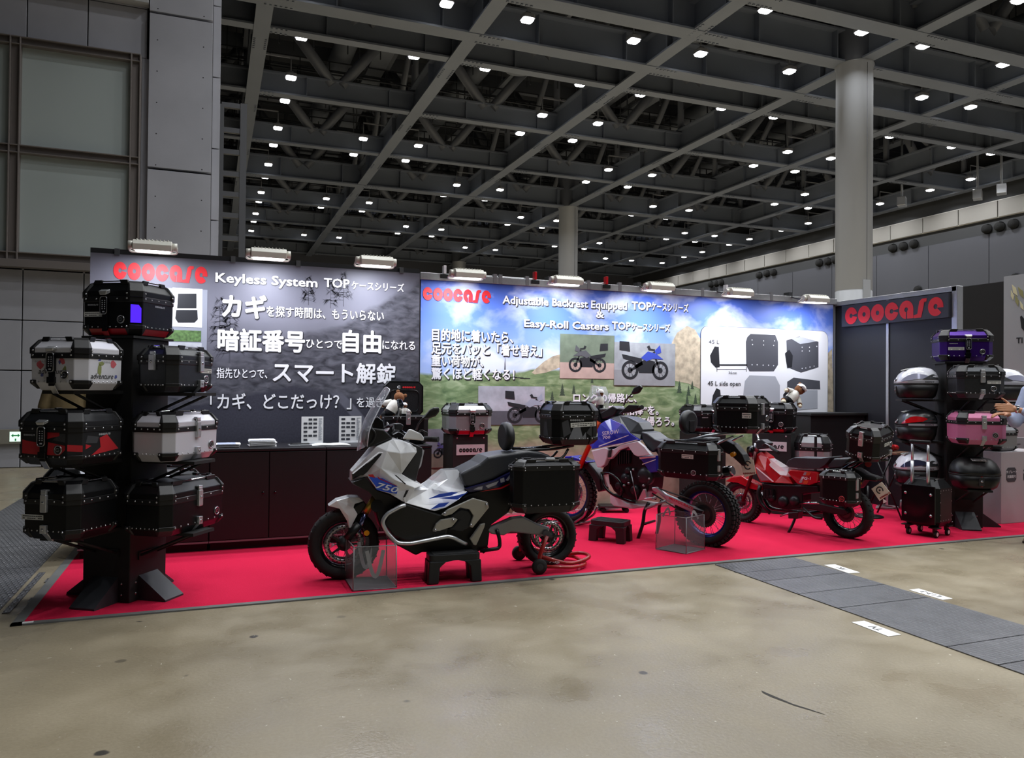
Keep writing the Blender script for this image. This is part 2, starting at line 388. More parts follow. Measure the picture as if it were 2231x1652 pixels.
# ---- slim steel frame behind the pilaster
q0, q1 = onY(483, 228, 17.2), onY(531, 228, 17.2)
mb = MB()
for p, wd in ((q0, .1), (q1, .13)): mb.box((p.x, 17.2, p.z/2), (wd, .12, p.z))
for yy in (231, 285, 332, 380, 424, 470, 520): z = onY(505, yy, 17.2).z; mb.box(((q0.x+q1.x)/2, 17.2, z), (q1.x-q0.x, .09, .1))
struct(mb.build('trim_4', mat('grey_frame_steel', '55565a', .5)))
# ---- right and far walls
XR = 37.4
RW = mat('right_wall_panel', '505158', .6, noise=.05, scale=.2); RB = mat('right_wall_band', '8f8c87', .5); RD = mat('right_wall_dark', '3a3b3d', .6)
zb0 = onX(2231, 461, XR).z; zb1 = onX(2231, 424, XR).z; zb2 = onX(2231, 494, XR).z
mb = MB(); mb.box2((XR+.1, -9, 0), (XR+.5, 66, 14)); mb.i = 1
y = -8
while y < 64:
    for z0, z1 in ((0, 2.6), (2.6, 5.0), (5.0, zb2)): mb.box2((XR+.02, y+.02, z0+.02), (XR+.12, y+3.6, z1-.02))
    y += 3.62
y = -8; mb.i = 2
while y < 64: mb.box2((XR-.05, y+.03, zb0), (XR+.12, y+2.2, zb1)); y += 2.23
mb.i = 3; mb.box2((XR-.02, -9, zb0-.03), (XR+.1, 66, zb0)); mb.box2((XR-.02, -9, zb1), (XR+.1, 66, zb1+.04))
struct(mb.build('wall_right', [RD, RW, RB, mat('pale_trim', 'c8c6c0', .5)], fix=False))
VENT = mat('vent_black', '050505', .9)
for x, y in ((1945, 541), (1968, 537), (1991, 532), (2150, 499), (2178, 494), (2208, 488), (1785, 573), (1803, 570), (1819, 566), (1654, 600), (1670, 596), (1685, 594), (1549, 620), (1560, 618), (1571, 616), (2001, 632), (2214, 606)):
    p = onX(x, y, XR); mb = MB(); mb.lathe([(.01, .2), (.22, .2), (.22, 0), (.26, 0), (.26, .05)], (p.x+.06, p.y, p.z), (-1, 0, 0), n=20)
    tag(mb.build('round_vent', VENT, fix=False), 'round black air nozzle in the dark band of the far right wall', 'air vent', 'air nozzles along the right wall')
mb = MB(); mb.box2((-.2, 64.5, 0), (45, 65, 14)); struct(mb.build('wall_far', RW))
# ---- hall lamps on their grid
K = .9643
LX = [2.57, 6.28, 8.84, 12.54, 15.1, 18.8, 21.38, 25.1, 27.7, 31.45, 34.0, 37.1]
LY = [-3.5, 0, 3.4, 5.9, 9.3, 11.8, 15.2, 18.4, 21.65, 25.5, 29.0, 31.45, 34.9, 37.45, 40.85, 43.4, 46.9, 49.3, 52.8, 55.4, 58.8]
def has_lamp(i, j):
    if j < 10: return (i % 2 == 0 or j % 2 == 1) if j < 8 else True
    if i == 0: return True
    a = ((i-1)//2) % 2; b = ((j-10)//2) % 2
    return (a == 0) == (b == 1) or i >= 11
LAMP_ON = mat('lamp_lens', 'ffffff', .4, emit=14); LAMP_H = mat('lamp_housing', '8e8f94', .4, .2)
hs = MB(); hs.prismZ(rrect(.38, .38, .08), .03, .14); hs.box((0, 0, .18), (.16, .16, .1)); hs.cyl((0, 0, .2), (0, 0, .74), .02, n=6); hs.box((-.52, 0, .72), (1.06, .05, .04))
ls = MB(); ls.prismZ(rrect(.32, .32, .07), -.015, .035)
lamp0 = None; n = 0
for j, y in enumerate(LY):
    for i, x in enumerate(LX):
        if not has_lamp(i, j): continue
        loc = (x*K, y*K, 12.2)
        if lamp0 is None:
            lamp0 = t = thing('hall_lamp', 'square white high bay lamp hanging between the steel roof beams', 'ceiling lamp', loc, 0, 'hall lamps')
            hs.build('housing', LAMP_H, t); ls.build('lens', LAMP_ON, t)
            ld = bpy.data.lights.new('lamp_light', 'AREA'); ld.shape = 'SQUARE'; ld.size = .3; ld.energy = CEIL_LAMP_W; ld.color = (.96, .98, 1); ld.spread = rad(CEIL_LAMP_SPREAD)
            lo = bpy.data.objects.new('lamp_light', ld); put(lo, t); lo.location = (0, 0, -.03)
        else:
            t = copy_tree(lamp0); t.location = loc; t.rotation_euler.z = pi*(i % 2)
# loudspeakers hung from the roof
for x, y in ((1131, 154), (1178, 431)):
    p = onZ(x, y, 12.6); mb = MB(); mb.lathe([(.02, .0), (.5, 0), (.5, .1), (.32, .4), (.05, .42)], p, n=20); mb.cyl(p+V((0, 0, .4)), p+V((0, 0, 4.6)), .03, n=6)
    tag(mb.build('loudspeaker', DUCT, fix=False), 'round pale loudspeaker hung from the roof steelwork', 'loudspeaker', 'round loudspeakers in the roof')
for x, y in ((2130, 425), (2182, 413), (1965, 440)):
    p = onZ(x, y, 11.2); mb = MB(); mb.box(p, (.6, .4, .45), M.Rotation(.6, 3, 'Z')); mb.cyl(p, p+V((.1, .1, 6.13)), .06, n=8)
    tag(mb.build('stage_floodlight', SILV, bevel=.02), 'boxy silver floodlight clamped to a pipe under the right roof edge', 'floodlight', 'clamped lights under the right roof edge')
# ---- steel floor plates over the service pits
def plate_mat():
    m = mat('checker_plate', '6d6e72', .42, .55, noise=.12, scale=6); nt = m.node_tree; b = nt.nodes['Principled BSDF']; L = nt.links.new
    tc = nt.nodes.new('ShaderNodeTexCoord'); outs = []
    for r in (.785, -.785):
        mp = nt.nodes.new('ShaderNodeMapping'); mp.inputs['Rotation'].default_value = (0, 0, r); mp.inputs['Scale'].default_value = (38, 13, 1)
        vo = nt.nodes.new('ShaderNodeTexVoronoi'); vo.inputs['Scale'].default_value = 1; vo.inputs['Randomness'].default_value = 0
        L(tc.outputs['Object'], mp.inputs[0]); L(mp.outputs[0], vo.inputs['Vector']); outs.append(vo)
    mn = nt.nodes.new('ShaderNodeMath'); mn.operation = 'MINIMUM'; L(outs[0].outputs['Distance'], mn.inputs[0]); L(outs[1].outputs['Distance'], mn.inputs[1])
    mr = nt.nodes.new('ShaderNodeMapRange'); mr.inputs[1].default_value = .2; mr.inputs[2].default_value = .38; mr.inputs[3].default_value = 1; mr.inputs[4].default_value = 0
    L(mn.outputs[0], mr.inputs[0]); bp = nt.nodes.new('ShaderNodeBump'); bp.inputs['Strength'].default_value = .8; bp.inputs['Distance'].default_value = .006
    L(mr.outputs[0], bp.inputs['Height']); L(bp.outputs[0], b.inputs['Normal']); return m
CHK = plate_mat()
def plates(x0, x1, ys, where, group):
    for a, b in zip(ys, ys[1:]):
        mb = MB(); mb.box2((x0+.004, a+.004, 0), (x1-.004, b-.004, .006))
        for ex in (x0+.1, x1-.1): mb.box2((ex-.006, (a+b)/2-.06, .006), (ex+.006, (a+b)/2+.06, .0065))
        tag(mb.build('pit_cover_plate', CHK), where, 'floor plate', group)
yj = [onZ(x, y).y for x, y in ((1608, 1250.5), (1657, 1268.5), (1740, 1296), (1827.6, 1327), (2057, 1412.6), (2172, 1452))]
plates(3.77, 4.565, [5.17]+yj+[2.1, 1.2, .3, -.6], 'grey steel checker plate in the floor strip running from the carpet corner towards the viewer', 'pit covers in the right floor strip')
gx0 = onZ(55, 1100).x; gx1 = onZ(116, 1208).x
plates(gx0-.15, gx1, [3.5, 4.35, 5.2, 6.0, 6.8, 7.7, 8.6, 9.6, 10.6, 11.6], 'grey ribbed steel plate in the wide floor strip left of the red carpet', 'pit covers in the left floor strip')
plates(gx1+.02, -1.12, [5.5, 6.05, 6.6], 'small grey steel plate wedged between floor strip and carpet edge', 'small pit covers beside the carpet')
# ---- paper place markers on the floor, read from the far side
for body, c, lab in (('TV', ((1090, 542), (1165, 530), (1410, 622), (1335, 637)), 'white floor marker reading TV, nearest to the viewer'),
                     ('L13-3', ((1470, 325), (1530, 318), (1752, 382), (1695, 395)), 'white floor marker reading L13-3 beyond the steel floor plates'),
                     ('ﾊK', ((903, 160), (985, 153), (1138, 208), (1085, 215)), 'white floor marker beside the steel plates closest to the red carpet')):
    q = [onZ(1500+x/3.052, 1180+y/3.052) for x, y in c]; o = (q[0]+q[2])/2; ux = ((q[0]+q[1])-(q[3]+q[2])).normalized()   # text runs from q3 side to q0 side
    wd = ((q[0]+q[1])-(q[3]+q[2])).length/2; hd = ((q[0]+q[3])-(q[1]+q[2])).length/2; t = thing('floor_marker', lab, 'floor sign', (o.x, o.y, 0), atan2(ux.y, ux.x), 'paper place markers on the floor')
    mb = MB(); mb.box((0, 0, .002), (wd, hd, .003)); mb.build('paper', PAPER, t)
    tm, (a, b) = text_mb(body, hd*.72, .012); letters(tm, 'lettering', INK, t, (-(a+b)/2, -hd*.26, .0042), rx=-pi/2)
# long dark scuff on the concrete
pts = [onZ(1500+x/3.052, 1180+y/3.052) for x, y in ((488, 1000), (540, 1024), (620, 1056), (700, 1088), (800, 1118), (905, 1152))]
mb = MB(); W = (.012, .016, .012, .009, .007, .002)
vs = []
for p, q in zip(pts, W): vs += [p+V((-q*.5, -q, .001)), p+V((q*.5, q, .001))]
mb.add(vs, [(2*k, 2*k+1, 2*k+3, 2*k+2) for k in range(len(pts)-1)]); so = mb.build('scuff_mark', mat('scuff', '2b2925', .8), fl)
# ================================================================== the exhibition stand: carpet and walls
YBLUE, YDARK = 7.88, 7.62
def carpet_mat():
    m = mat('red_needle_felt', 'cb1f44', .95, noise=.12, scale=240, bump=.35, spec=.1); return m
CARP = carpet_mat()
CX0, CY0, CX1, CY1 = -1.0, 5.25, 9.6, 7.95
cp = thing('carpet', 'bright red felt carpet covering the whole exhibition stand', 'carpet', (0, 0, 0))
mb = MB(); mb.box2((CX0, CY0, 0), (CX1, CY1, .008)); mb.build('felt', CARP, cp)
mb = MB(); mb.box2((CX0-.06, CY0-.05, 0), (CX0+.0, CY1, .0095)); mb.box2((CX0-.06, CY0-.05, 0), (CX1, CY0+.0, .0095)); mb.build('edge_tape', mat('grey_tape', '6c6d6c', .5), cp)
mb = MB(); q = onZ(52, 1361); mb.box((q.x+.02, q.y, .011), (.055, .03, .003), M.Rotation(.1, 3, 'Z')); mb.build('paper_tag', PAPER, cp)
# ---------------------------------------------------------------- printed walls
def nodes_mat(name, rough=.45):
    m = bpy.data.materials.new(name); m.use_nodes = True; nt = m.node_tree; b = nt.nodes['Principled BSDF']; b.inputs['Roughness'].default_value = rough
    b.inputs['Specular IOR Level'].default_value = .3
    return m, nt, b, nt.links.new
class NG:                                # terse node maths on the object coordinate
    def __init__(s, nt): s.nt = nt; s.tc = nt.nodes.new('ShaderNodeTexCoord'); s.sp = nt.nodes.new('ShaderNodeSeparateXYZ'); nt.links.new(s.tc.outputs['Object'], s.sp.inputs[0])
    def X(s): return s.sp.outputs[0]
    def Z(s): return s.sp.outputs[2]
    def m(s, op, a, b=0.0, c=0.0):
        n = s.nt.nodes.new('ShaderNodeMath'); n.operation = op
        for i, q in enumerate((a, b, c)):
            if isinstance(q, (int, float)): n.inputs[i].default_value = q
            else: s.nt.links.new(q, n.inputs[i])
        return n.outputs[0]
    def noise(s, sc, det=8, dist=0.0, sx=1, sz=1, off=0):
        mp = s.nt.nodes.new('ShaderNodeMapping'); mp.inputs['Scale'].default_value = (sx, 1, sz); mp.inputs['Location'].default_value = (off, 0, off)
        s.nt.links.new(s.tc.outputs['Object'], mp.inputs[0]); n = s.nt.nodes.new('ShaderNodeTexNoise'); n.inputs['Scale'].default_value = sc; n.inputs['Detail'].default_value = det; n.inputs['Distortion'].default_value = dist
        s.nt.links.new(mp.outputs[0], n.inputs['Vector']); return n.outputs['Fac']
    def ramp(s, f, *st):
        r = s.nt.nodes.new('ShaderNodeValToRGB'); e = r.color_ramp.elements
        while len(e) < len(st): e.new(.5)
        for q, (p, c) in zip(e, st): q.position = p; q.color = hexc(c) if isinstance(c, str) else (c, c, c, 1)
        s.nt.links.new(f, r.inputs[0]); return r.outputs[0]
    def mix(s, a, b, f):
        n = s.nt.nodes.new('ShaderNodeMix'); n.data_type = 'RGBA'; s.nt.links.new(a, n.inputs[6]); s.nt.links.new(b, n.inputs[7])
        if isinstance(f, float): n.inputs[0].default_value = f
        else: s.nt.links.new(f, n.inputs[0])
        return n.outputs[2]
def step(g, a, lo, hi):
    n = g.nt.nodes.new('ShaderNodeMapRange'); n.inputs[1].default_value = lo; n.inputs[2].default_value = hi; g.nt.links.new(a, n.inputs[0]); return n.outputs[0]
# ---- dark wall: a misty road print
DL, DR = onY(196, 560, YDARK).x, onY(915, 620, YDARK).x
DT = (onY(196, 551, YDARK).z+onY(915, 595, YDARK).z)/2
dtop = DT+(onY(196, 539.4, YDARK).z-onY(196, 551, YDARK).z)
wall_d = thing('display_wall', 'dark exhibition wall printed with a grey misty road and white Japanese lettering', 'display wall', (DL, YDARK, 0))
DW = DR-DL
m, nt, b, L = nodes_mat('misty_road_print'); g = NG(nt)
sky = g.ramp(g.m('ADD', g.m('MULTIPLY', g.Z(), .28), g.m('MULTIPLY', g.noise(1.2, 4), .25)), (.45, '3a3a44'), (.72, '74747f'), (.9, '5c5c68'))
hill = g.ramp(g.noise(9, 10, .6, 1, 2.2), (.3, '2f2f36'), (.75, '66666f'))
road = g.ramp(g.noise(60, 4), (.2, '33333d'), (.8, '41414c'))
hl = g.m('ADD', 1.42, g.m('MULTIPLY', g.m('POWER', g.m('MULTIPLY', g.X(), 1/DW), 2.2), .95))       # hillside line
hl = g.m('ADD', hl, g.m('MULTIPLY', g.noise(3, 6), .25))
mh = step(g, g.m('SUBTRACT', hl, g.Z()), -.02, .05)
rd = g.m('ADD', 1.42, g.m('MULTIPLY', g.m('ABSOLUTE', g.m('SUBTRACT', g.X(), 1.75)), -.22))
mr = step(g, g.m('SUBTRACT', rd, g.Z()), -.01, .03)
col = g.mix(g.mix(sky, hill, mh), road, mr)
ed = g.m('ABSOLUTE', g.m('SUBTRACT', g.X(), g.m('SUBTRACT', 2.62, g.m('MULTIPLY', g.m('POWER', g.m('MAXIMUM', g.m('SUBTRACT', g.Z(), .4), 0.0), 2.0), .55))))
me_ = g.m('MULTIPLY', step(g, ed, .07, .05), step(g, g.Z(), 1.38, 1.3))
wht = g.ramp(g.noise(20, 2), (.0, '5b5b66'), (1, '666672'))
col = g.mix(col, wht, me_); L(col, b.inputs['Base Color']); ROADP = m
mb = MB(); mb.box2((0, .02, 0), (DW, .1, dtop)); mb.build('panel', mat('black_panel', '141318', .5), wall_d)
mb = MB(); mb.box2((.003, 0, .05), (DW-.003, .02, DT)); mb.build('printed_sheet', ROADP, wall_d)
mb = MB(); z0 = DT
for x in (255, 508, 650, 875): q = onY(x, 560, YDARK); mb.box2((q.x-DL-.02, -.01, DT-.01), (q.x-DL+.02, .03, dtop+.002))
mb.build('panel_clip', STEEL, wall_d)
# bare tree silhouettes that belong to the print
def tree_print(par, x, z, h, m_, seed, y=-.0012, conifer=True):
    R = random.Random(seed); mb = MB(); mb.add([(x-.012*h, y, z), (x+.012*h, y, z), (x, y, z+h)], [(0, 1, 2)])
    for k in range(int(60*h)+16):
        t = R.uniform(.15, .97); s = R.choice((-1, 1)); Lb = (1.05-t)*h*R.uniform(.18, .34); zz = z+t*h; dz = Lb*R.uniform(-.25, .15); th = .005*h*(1.1-t)+.002
        mb.add([(x, y, zz-th), (x, y, zz+th), (x+s*Lb, y, zz+dz)], [(0, 1, 2)])
        for q in range(3):
            f = R.uniform(.3, .95); bx = x+s*Lb*f; bz = zz+dz*f; mb.add([(bx-.006, y, bz), (bx+.006, y, bz), (bx+s*.03, y, bz+R.uniform(-.06, .04))], [(0, 1, 2)])
    return mb.build('printed_tree', m_, par, fix=False)
TRP = mat('printed_tree_grey', '45454f', .6)
for x, yb, h, sd in ((478, 760, .5, 1), (500, 790, .6, 2), (672, 665, .28, 3), (748, 668, .34, 4), (720, 672, .27, 5)):
    q = onY(x, yb, YDARK); tree_print(wall_d, q.x-DL, q.z, h, TRP, sd)
OUT = mat('lettering_outline', '1b1b22', .6); LETW = mat('lettering_white', 'f0f0f4', .5)
def line(par, body, x, y, x2, h, Y, bold=.03, px0=None, outline=True, m_=LETW, shadow=.0):
    """one line of print: baseline left pixel (x,y), right end x2, cap height in pixels h"""
    a = onY(x, y, Y); b = onY(x2, y, Y); t = onY(x, y-h, Y); size = (t.z-a.z)/.74
    tm, (u0, u1) = text_mb(body, size, bold); sx = (b.x-a.x)/(u1-u0)
    base = par.location
    for p in tm.v: p.x = (p.x-u0)*sx
    o = letters(tm, 'lettering', m_, par, (a.x-base.x, -.004, a.z))
    if outline:
        t2, (v0, v1) = text_mb(body, size, bold+.035)
        for p in t2.v: p.x = (p.x-u0)*sx
        o2 = letters(t2, 'outline', OUT, o, (size*.02+shadow, .0022, -size*.025-shadow))
    return o
def slope_line(par, body, x, y, x2, h, Y, **k): return line(par, body, x, y, x2, h, Y, **k)
D = YDARK
line(wall_d, 'Keyless System', 470, 614, 691, 21, D, bold=.032)
line(wall_d, 'TOP', 706, 625, 761, 20, D, bold=.032)
line(wall_d, 'ケースシリーズ', 766, 629, 880, 15, D, bold=.028)
line(wall_d, 'カギ', 485, 687, 579, 40, D, bold=.045)
line(wall_d, 'を探す時間は、もういらない', 581, 688, 836, 19, D, bold=.026)
line(wall_d, '暗証番号', 475, 759, 663, 38, D, bold=.04)
line(wall_d, 'ひとつで', 667, 757, 745, 17, D, bold=.024)
line(wall_d, '自由', 747, 763, 829, 38, D, bold=.04)
line(wall_d, 'になれる', 833, 760, 904, 17, D, bold=.024)
line(wall_d, '指先ひとつで、', 472, 822, 582, 18, D, bold=.022)
line(wall_d, 'スマート解錠', 595, 829, 861, 36, D, bold=.03)
line(wall_d, '「カギ、どこだっけ？」', 458, 889, 765, 28, D, bold=.022)
line(wall_d, 'を過ぎた日へ', 777, 886, 898, 18, D, bold=.022)
q = onY(247, 600, D); q2 = onY(452, 600, D); lm, wd = logo_mb(.155); k = (q2.x-q.x)/wd
for p in lm.v: p.x *= k
letters(lm, 'logo_lettering', LOGO_RED, wall_d, (q.x-DL, -.004, onY(250, 608, D).z))
def sheet(par, name, x0, y0, x1, y1, Y, m_, off=-.003, base=None):
    a = onY(x0, y0, Y); b = onY(x1, y1, Y); mb = MB(); mb.box2((a.x-par.location.x, off, b.z), (b.x-par.location.x, off+.0018, a.z)); return mb.build(name, m_, par), a, b
PIC = mat('picture_grey_blue', '8f93a0', .5); PICW = mat('picture_white', 'e4e5ea', .5); PICB = mat('picture_black', '1e1f24', .5)
sheet(wall_d, 'picture_board', 318, 625, 449, 860, D, PIC)
sheet(wall_d, 'picture', 318, 629, 367, 712, D, PICW, -.005)
sheet(wall_d, 'picture', 376, 627, 440, 714, D, PICW, -.005)
pb, a, b = sheet(wall_d, 'picture', 340, 718, 438, 745, D, mat('picture_green', '52703f', .6, noise=.5, scale=40), -.005)
sheet(wall_d, 'picture', 345, 745, 438, 850, D, mat('picture_light', 'b9bcc4', .6, noise=.2, scale=10), -.005)
def print_poly(par, name, pts, Y, m_, off):
    P = [onY(x, y, Y) for x, y in pts]; mb = MB(); mb.prism([(p.x-par.location.x, off, p.z) for p in P], (0, .001, 0)); return mb.build(name, m_, par, fix=False)
print_poly(wall_d, 'printed_case', [(388, 640), (428, 640), (428, 672), (386, 672)], D, PICB, -.007)
print_poly(wall_d, 'printed_case', [(384, 676), (430, 676), (431, 696), (424, 703), (388, 703), (382, 694)], D, PICB, -.007)
print_poly(wall_d, 'printed_case', [(337, 690), (358, 684), (360, 700), (340, 705)], D, PICB, -.007)
# ---- blue wall: sky and alpine meadow print
BL, BR = onY(916, 620, YBLUE).x, onY(1815, 700, YBLUE).x
BT = (onY(930, 604, YBLUE).z+onY(1810, 668, YBLUE).z)/2; btop = BT+.075
BW = BR-BL
wall_b = thing('display_wall', 'blue exhibition wall printed with sky, clouds and alpine meadow', 'display wall', (BL, YBLUE, 0))
m, nt, b, L = nodes_mat('alpine_print'); g = NG(nt)
sky = g.ramp(g.m('MULTIPLY', g.Z(), 1/2.7), (.45, 'c3d2f2'), (.66, '93b0ec'), (.8, '5f80d8'), (1, '3246a6'))
cl = g.ramp(g.noise(1.5, 9, .3, 1, 1.6, 3), (.47, 0.0), (.66, 1.0))
cw = g.ramp(g.noise(3, 3), (0, 'dfe7f7'), (1, 'f6f8fc'))
sky = g.mix(sky, cw, g.m('MULTIPLY', cl, .75))
grass = g.ramp(g.noise(6, 10, .8, 1, 2.5), (.3, '596f4c'), (.5, '7d9168'), (.72, 'a5b18e'))
gl = g.m('ADD', 1.40, g.m('ADD', g.m('MULTIPLY', g.noise(1.1, 3, 0, 1, 0), .3), g.m('MULTIPLY', g.X(), .02)))
mg = step(g, g.m('SUBTRACT', gl, g.Z()), -.01, .02)
gl2 = g.m('ADD', .55, g.m('MULTIPLY', g.noise(1.7, 4, 0, 1, .4, 5), .5))
dirt = g.ramp(g.noise(5, 8, .4), (.3, '8d7a6a'), (.7, 'b3a291'))
md = step(g, g.m('SUBTRACT', gl2, g.Z()), -.04, .12)
col = g.mix(g.mix(sky, grass, mg), dirt, md); L(col, b.inputs['Base Color']); ALP = m
mb = MB(); mb.box2((0, .02, 0), (BW+.06, .1, btop)); mb.build('panel', GREY_M, wall_b)
mb = MB(); mb.box2((.006, 0, .03), (BW, .02, BT)); mb.build('printed_sheet', ALP, wall_b)
mb = MB(); mb.box2((0, -.008, BT), (BW+.06, .03, btop)); mb.box2((0, -.01, 0), (BW, .03, .035)); mb.build('aluminium_rail', SILV, wall_b, bevel=.003)
mb = MB()
for x in (1078, 1090, 1148, 1218, 1282, 1350, 1468, 1530, 1680, 1760): q = onY(x, 640, YBLUE); mb.box2((q.x-BL-.02, -.012, BT+.005), (q.x-BL+.02, .034, btop+.03))
mb.build('rail_joint', GREY_M, wall_b)
B = YBLUE
ROCK = mat('printed_rock', 'b3a68f', .6, noise=.35, scale=14); FIRP = mat('printed_fir', '3b4a38', .6)
print_poly(wall_b, 'printed_crag', [(1457, 760), (1475, 725), (1497, 710), (1514, 718), (1530, 745), (1534, 800), (1530, 850), (1500, 836), (1470, 830), (1452, 800)], B, ROCK, -.001)
print_poly(wall_b, 'printed_crag', [(1158, 812), (1185, 788), (1205, 776), (1222, 772), (1222, 800), (1190, 812), (1165, 816)], B, ROCK, -.001)
print_poly(wall_b, 'printed_crag', [(1803, 770), (1813, 760), (1816, 900), (1803, 905)], B, ROCK, -.001)
for x, y, h in ((1203, 872, .1), (1225, 862, .13), (1250, 858, .1), (1290, 835, .08), (1480, 856, .14), (1500, 862, .12), (1508, 848, .1), (1515, 880, .12), (1497, 885, .13), (1345, 838, .08)):
    q = onY(x, y, B); mb = MB()
    for k in range(4): w_ = h*.28*(1-k*.2); mb.add([(q.x-BL-w_, -.0012-k*1e-4, q.z+h*k*.22), (q.x-BL+w_, -.0012-k*1e-4, q.z+h*k*.22), (q.x-BL, -.0012-k*1e-4, q.z+h*(k*.22+.4))], [(0, 1, 2)])
    mb.build('printed_fir', FIRP, wall_b, fix=False)
mb = MB(); q = onY(1100, 818, B); mb.add([(q.x-BL-.01, -.001, q.z), (q.x-BL+.01, -.001, q.z), (q.x-BL, -.001, q.z+.22)], [(0, 1, 2)])
for k in range(6): mb.box((q.x-BL+.08*(k-2), -.001, q.z-.0-.006*k), (.12, .0008, .008))
mb.build('printed_ski_lift', PICB, wall_b, fix=False)
line(wall_b, 'Adjustable Backrest Equipped', 1095, 661, 1365, 18, B, bold=.03, shadow=.006)
line(wall_b, 'TOP', 1376, 674, 1418, 18, B, bold=.032, shadow=.006)
line(wall_b, 'ケースシリーズ', 1419, 675, 1499, 15, B, bold=.03, shadow=.006)
line(wall_b, '&', 1298, 692, 1315, 15, B, bold=.03, shadow=.006)
line(wall_b, 'Easy-Roll Casters', 1142, 712, 1325, 17, B, bold=.03, shadow=.006)
line(wall_b, 'TOP', 1333, 717, 1373, 17, B, bold=.032, shadow=.006)
line(wall_b, 'ケースシリーズ', 1376, 719, 1459, 14, B, bold=.03, shadow=.006)
line(wall_b, '目的地に着いたら、', 941, 740, 1117, 21, B, bold=.034, shadow=.006)
line(wall_b, '足元をパッと「着せ替え」', 940, 769, 1180, 21, B, bold=.034, shadow=.006)
line(wall_b, '重い荷物が、', 940, 796, 1052, 20, B, bold=.034, shadow=.006)
line(wall_b, '驚くほど軽くなる！', 940, 824, 1120, 20, B, bold=.034, shadow=.006)
line(wall_b, 'ロングの帰路に、', 1249, 875, 1386, 16, B, bold=.034, shadow=.005)
line(wall_b, '寝る相棒”を。', 1325, 903, 1434, 17, B, bold=.034, shadow=.005)
line(wall_b, '笑顔で家に帰ろう。', 1316, 928, 1468, 17, B, bold=.034, shadow=.005)
q = onY(921, 650, B); q2 = onY(1069, 650, B); lm, wd = logo_mb(.138); k = (q2.x-q.x)/wd
for p in lm.v: p.x *= k
lo = letters(lm, 'logo_lettering', LOGO_RED, wall_b, (q.x-BL, -.006, onY(925, 654, B).z))
l2, _ = logo_mb(.138)
for p in l2.v: p.x = p.x*k+.006; p.z -= .007
letters(l2, 'outline', mat('logo_shadow', '3d4a86', .6), lo, (0, .003, 0))
# inset photographs of motorcycles with luggage
def inset_bike(par, x0, y0, x1, y1, Y, bg, ground, body, flip=1, sc=1.0, ox=0, oy=0, off=-.004):
    pb, a, b_ = sheet(par, 'picture', x0, y0, x1, y1, Y, mat('picture_'+bg, bg, .5, noise=.25, scale=7), off)
    pz = b_.z; H = a.z-b_.z; W = b_.x-a.x; cx = (a.x+b_.x)/2+ox*W; k = W*.42*sc; zb = pz+H*(.16+oy)
    mb = MB(); mb.box2((a.x, Y+off-.0008, pz), (b_.x, Y+off, pz+H*.36)); o = mb.build('printed_ground', mat('picture_'+ground, ground, .6, noise=.1, scale=10), pb); 
    def P(x, z): return (cx+flip*x*k, Y+off-.002, zb+z*k)
    def disc(x, z, r, r2=None, y=0):
        A = [2*pi*j/24 for j in range(25)]; return [P(x+cos(t)*q, z+sin(t)*q) for t in A for q in (r2 or r*.02, r)]
    mb = MB()
    for wx in (-.62, .62):
        vs = disc(wx, .3, .34, .24); mb.add(vs, [(2*j, 2*j+1, 2*j+3, 2*j+2) for j in range(24)])
        vs = disc(wx, .3, .1); mb.add(vs, [(2*j, 2*j+1, 2*j+3, 2*j+2) for j in range(24)])
        for t in range(9): a_ = t*pi/4.5; mb.add([P(wx+cos(a_)*.05, .3+sin(a_)*.05), P(wx+cos(a_)*.25-.01, .3+sin(a_)*.25), P(wx+cos(a_)*.25+.015, .3+sin(a_)*.25)], [(0, 1, 2)])
    mb.add([P(-.35, .2), P(.25, .2), P(.35, .5), P(.0, .7), P(-.4, .62)], [(0, 1, 2, 3, 4)])
    mb.add([P(.15, .72), P(.95, .86), P(.9, .7), P(.3, .55), P(.62, .3), P(.56, .26), P(.1, .5)], [(0, 1, 2, 3, 4, 5, 6)])
    mb.add([P(-.62, .3), P(-.56, .32), P(-.3, .95), P(-.38, 1.0)], [(0, 1, 2, 3)])
    mb.add([P(-.38, 1.0), P(-.12, 1.02), P(-.1, 1.1), P(-.05, 1.14), P(-.16, 1.2), P(-.22, 1.08), P(-.4, 1.06)], [(0, 1, 2, 3, 4, 5, 6)])
    mb.add([P(.62, .95), P(1.05, 1.0), P(1.05, 1.32), P(.66, 1.3)], [(0, 1, 2, 3)])
    mb.build('printed_motorcycle', PICB, pb, fix=False)
    mb = MB(); mb.add([P(-.75, .7), P(-.45, .9), P(-.1, .98), P(.18, .74), P(-.05, .62), P(-.3, .72)], [(0, 1, 2, 3, 4, 5)]); mb.add([P(-.6, 1.22), P(-.38, 1.0), P(-.46, .88), P(-.66, .95)], [(0, 1, 2, 3)])
    for p in mb.v: p.y -= .001
    mb.build('printed_fairing', mat('picture_'+body, body, .5), pb, fix=False)
    for c in list(pb.children): c.location = -par.location
    return pb
inset_bike(wall_b, 1220, 727, 1338, 826, B, '6d7a68', 'b59c92', '55565a', 1, .85)
inset_bike(wall_b, 1338, 745, 1470, 841, B, '94989c', '8d8f92', '3346a8', -1, .95, off=-.007)
inset_bike(wall_b, 1042, 841, 1186, 925, B, 'a9aab4', '54545c', '9aa0b0', -1, .8, .25, -.1)
inset_bike(wall_b, 925, 935, 990, 1018, B, '83808c', '8f7f70', '5a4f86', 1, 1.0, .2, .1)
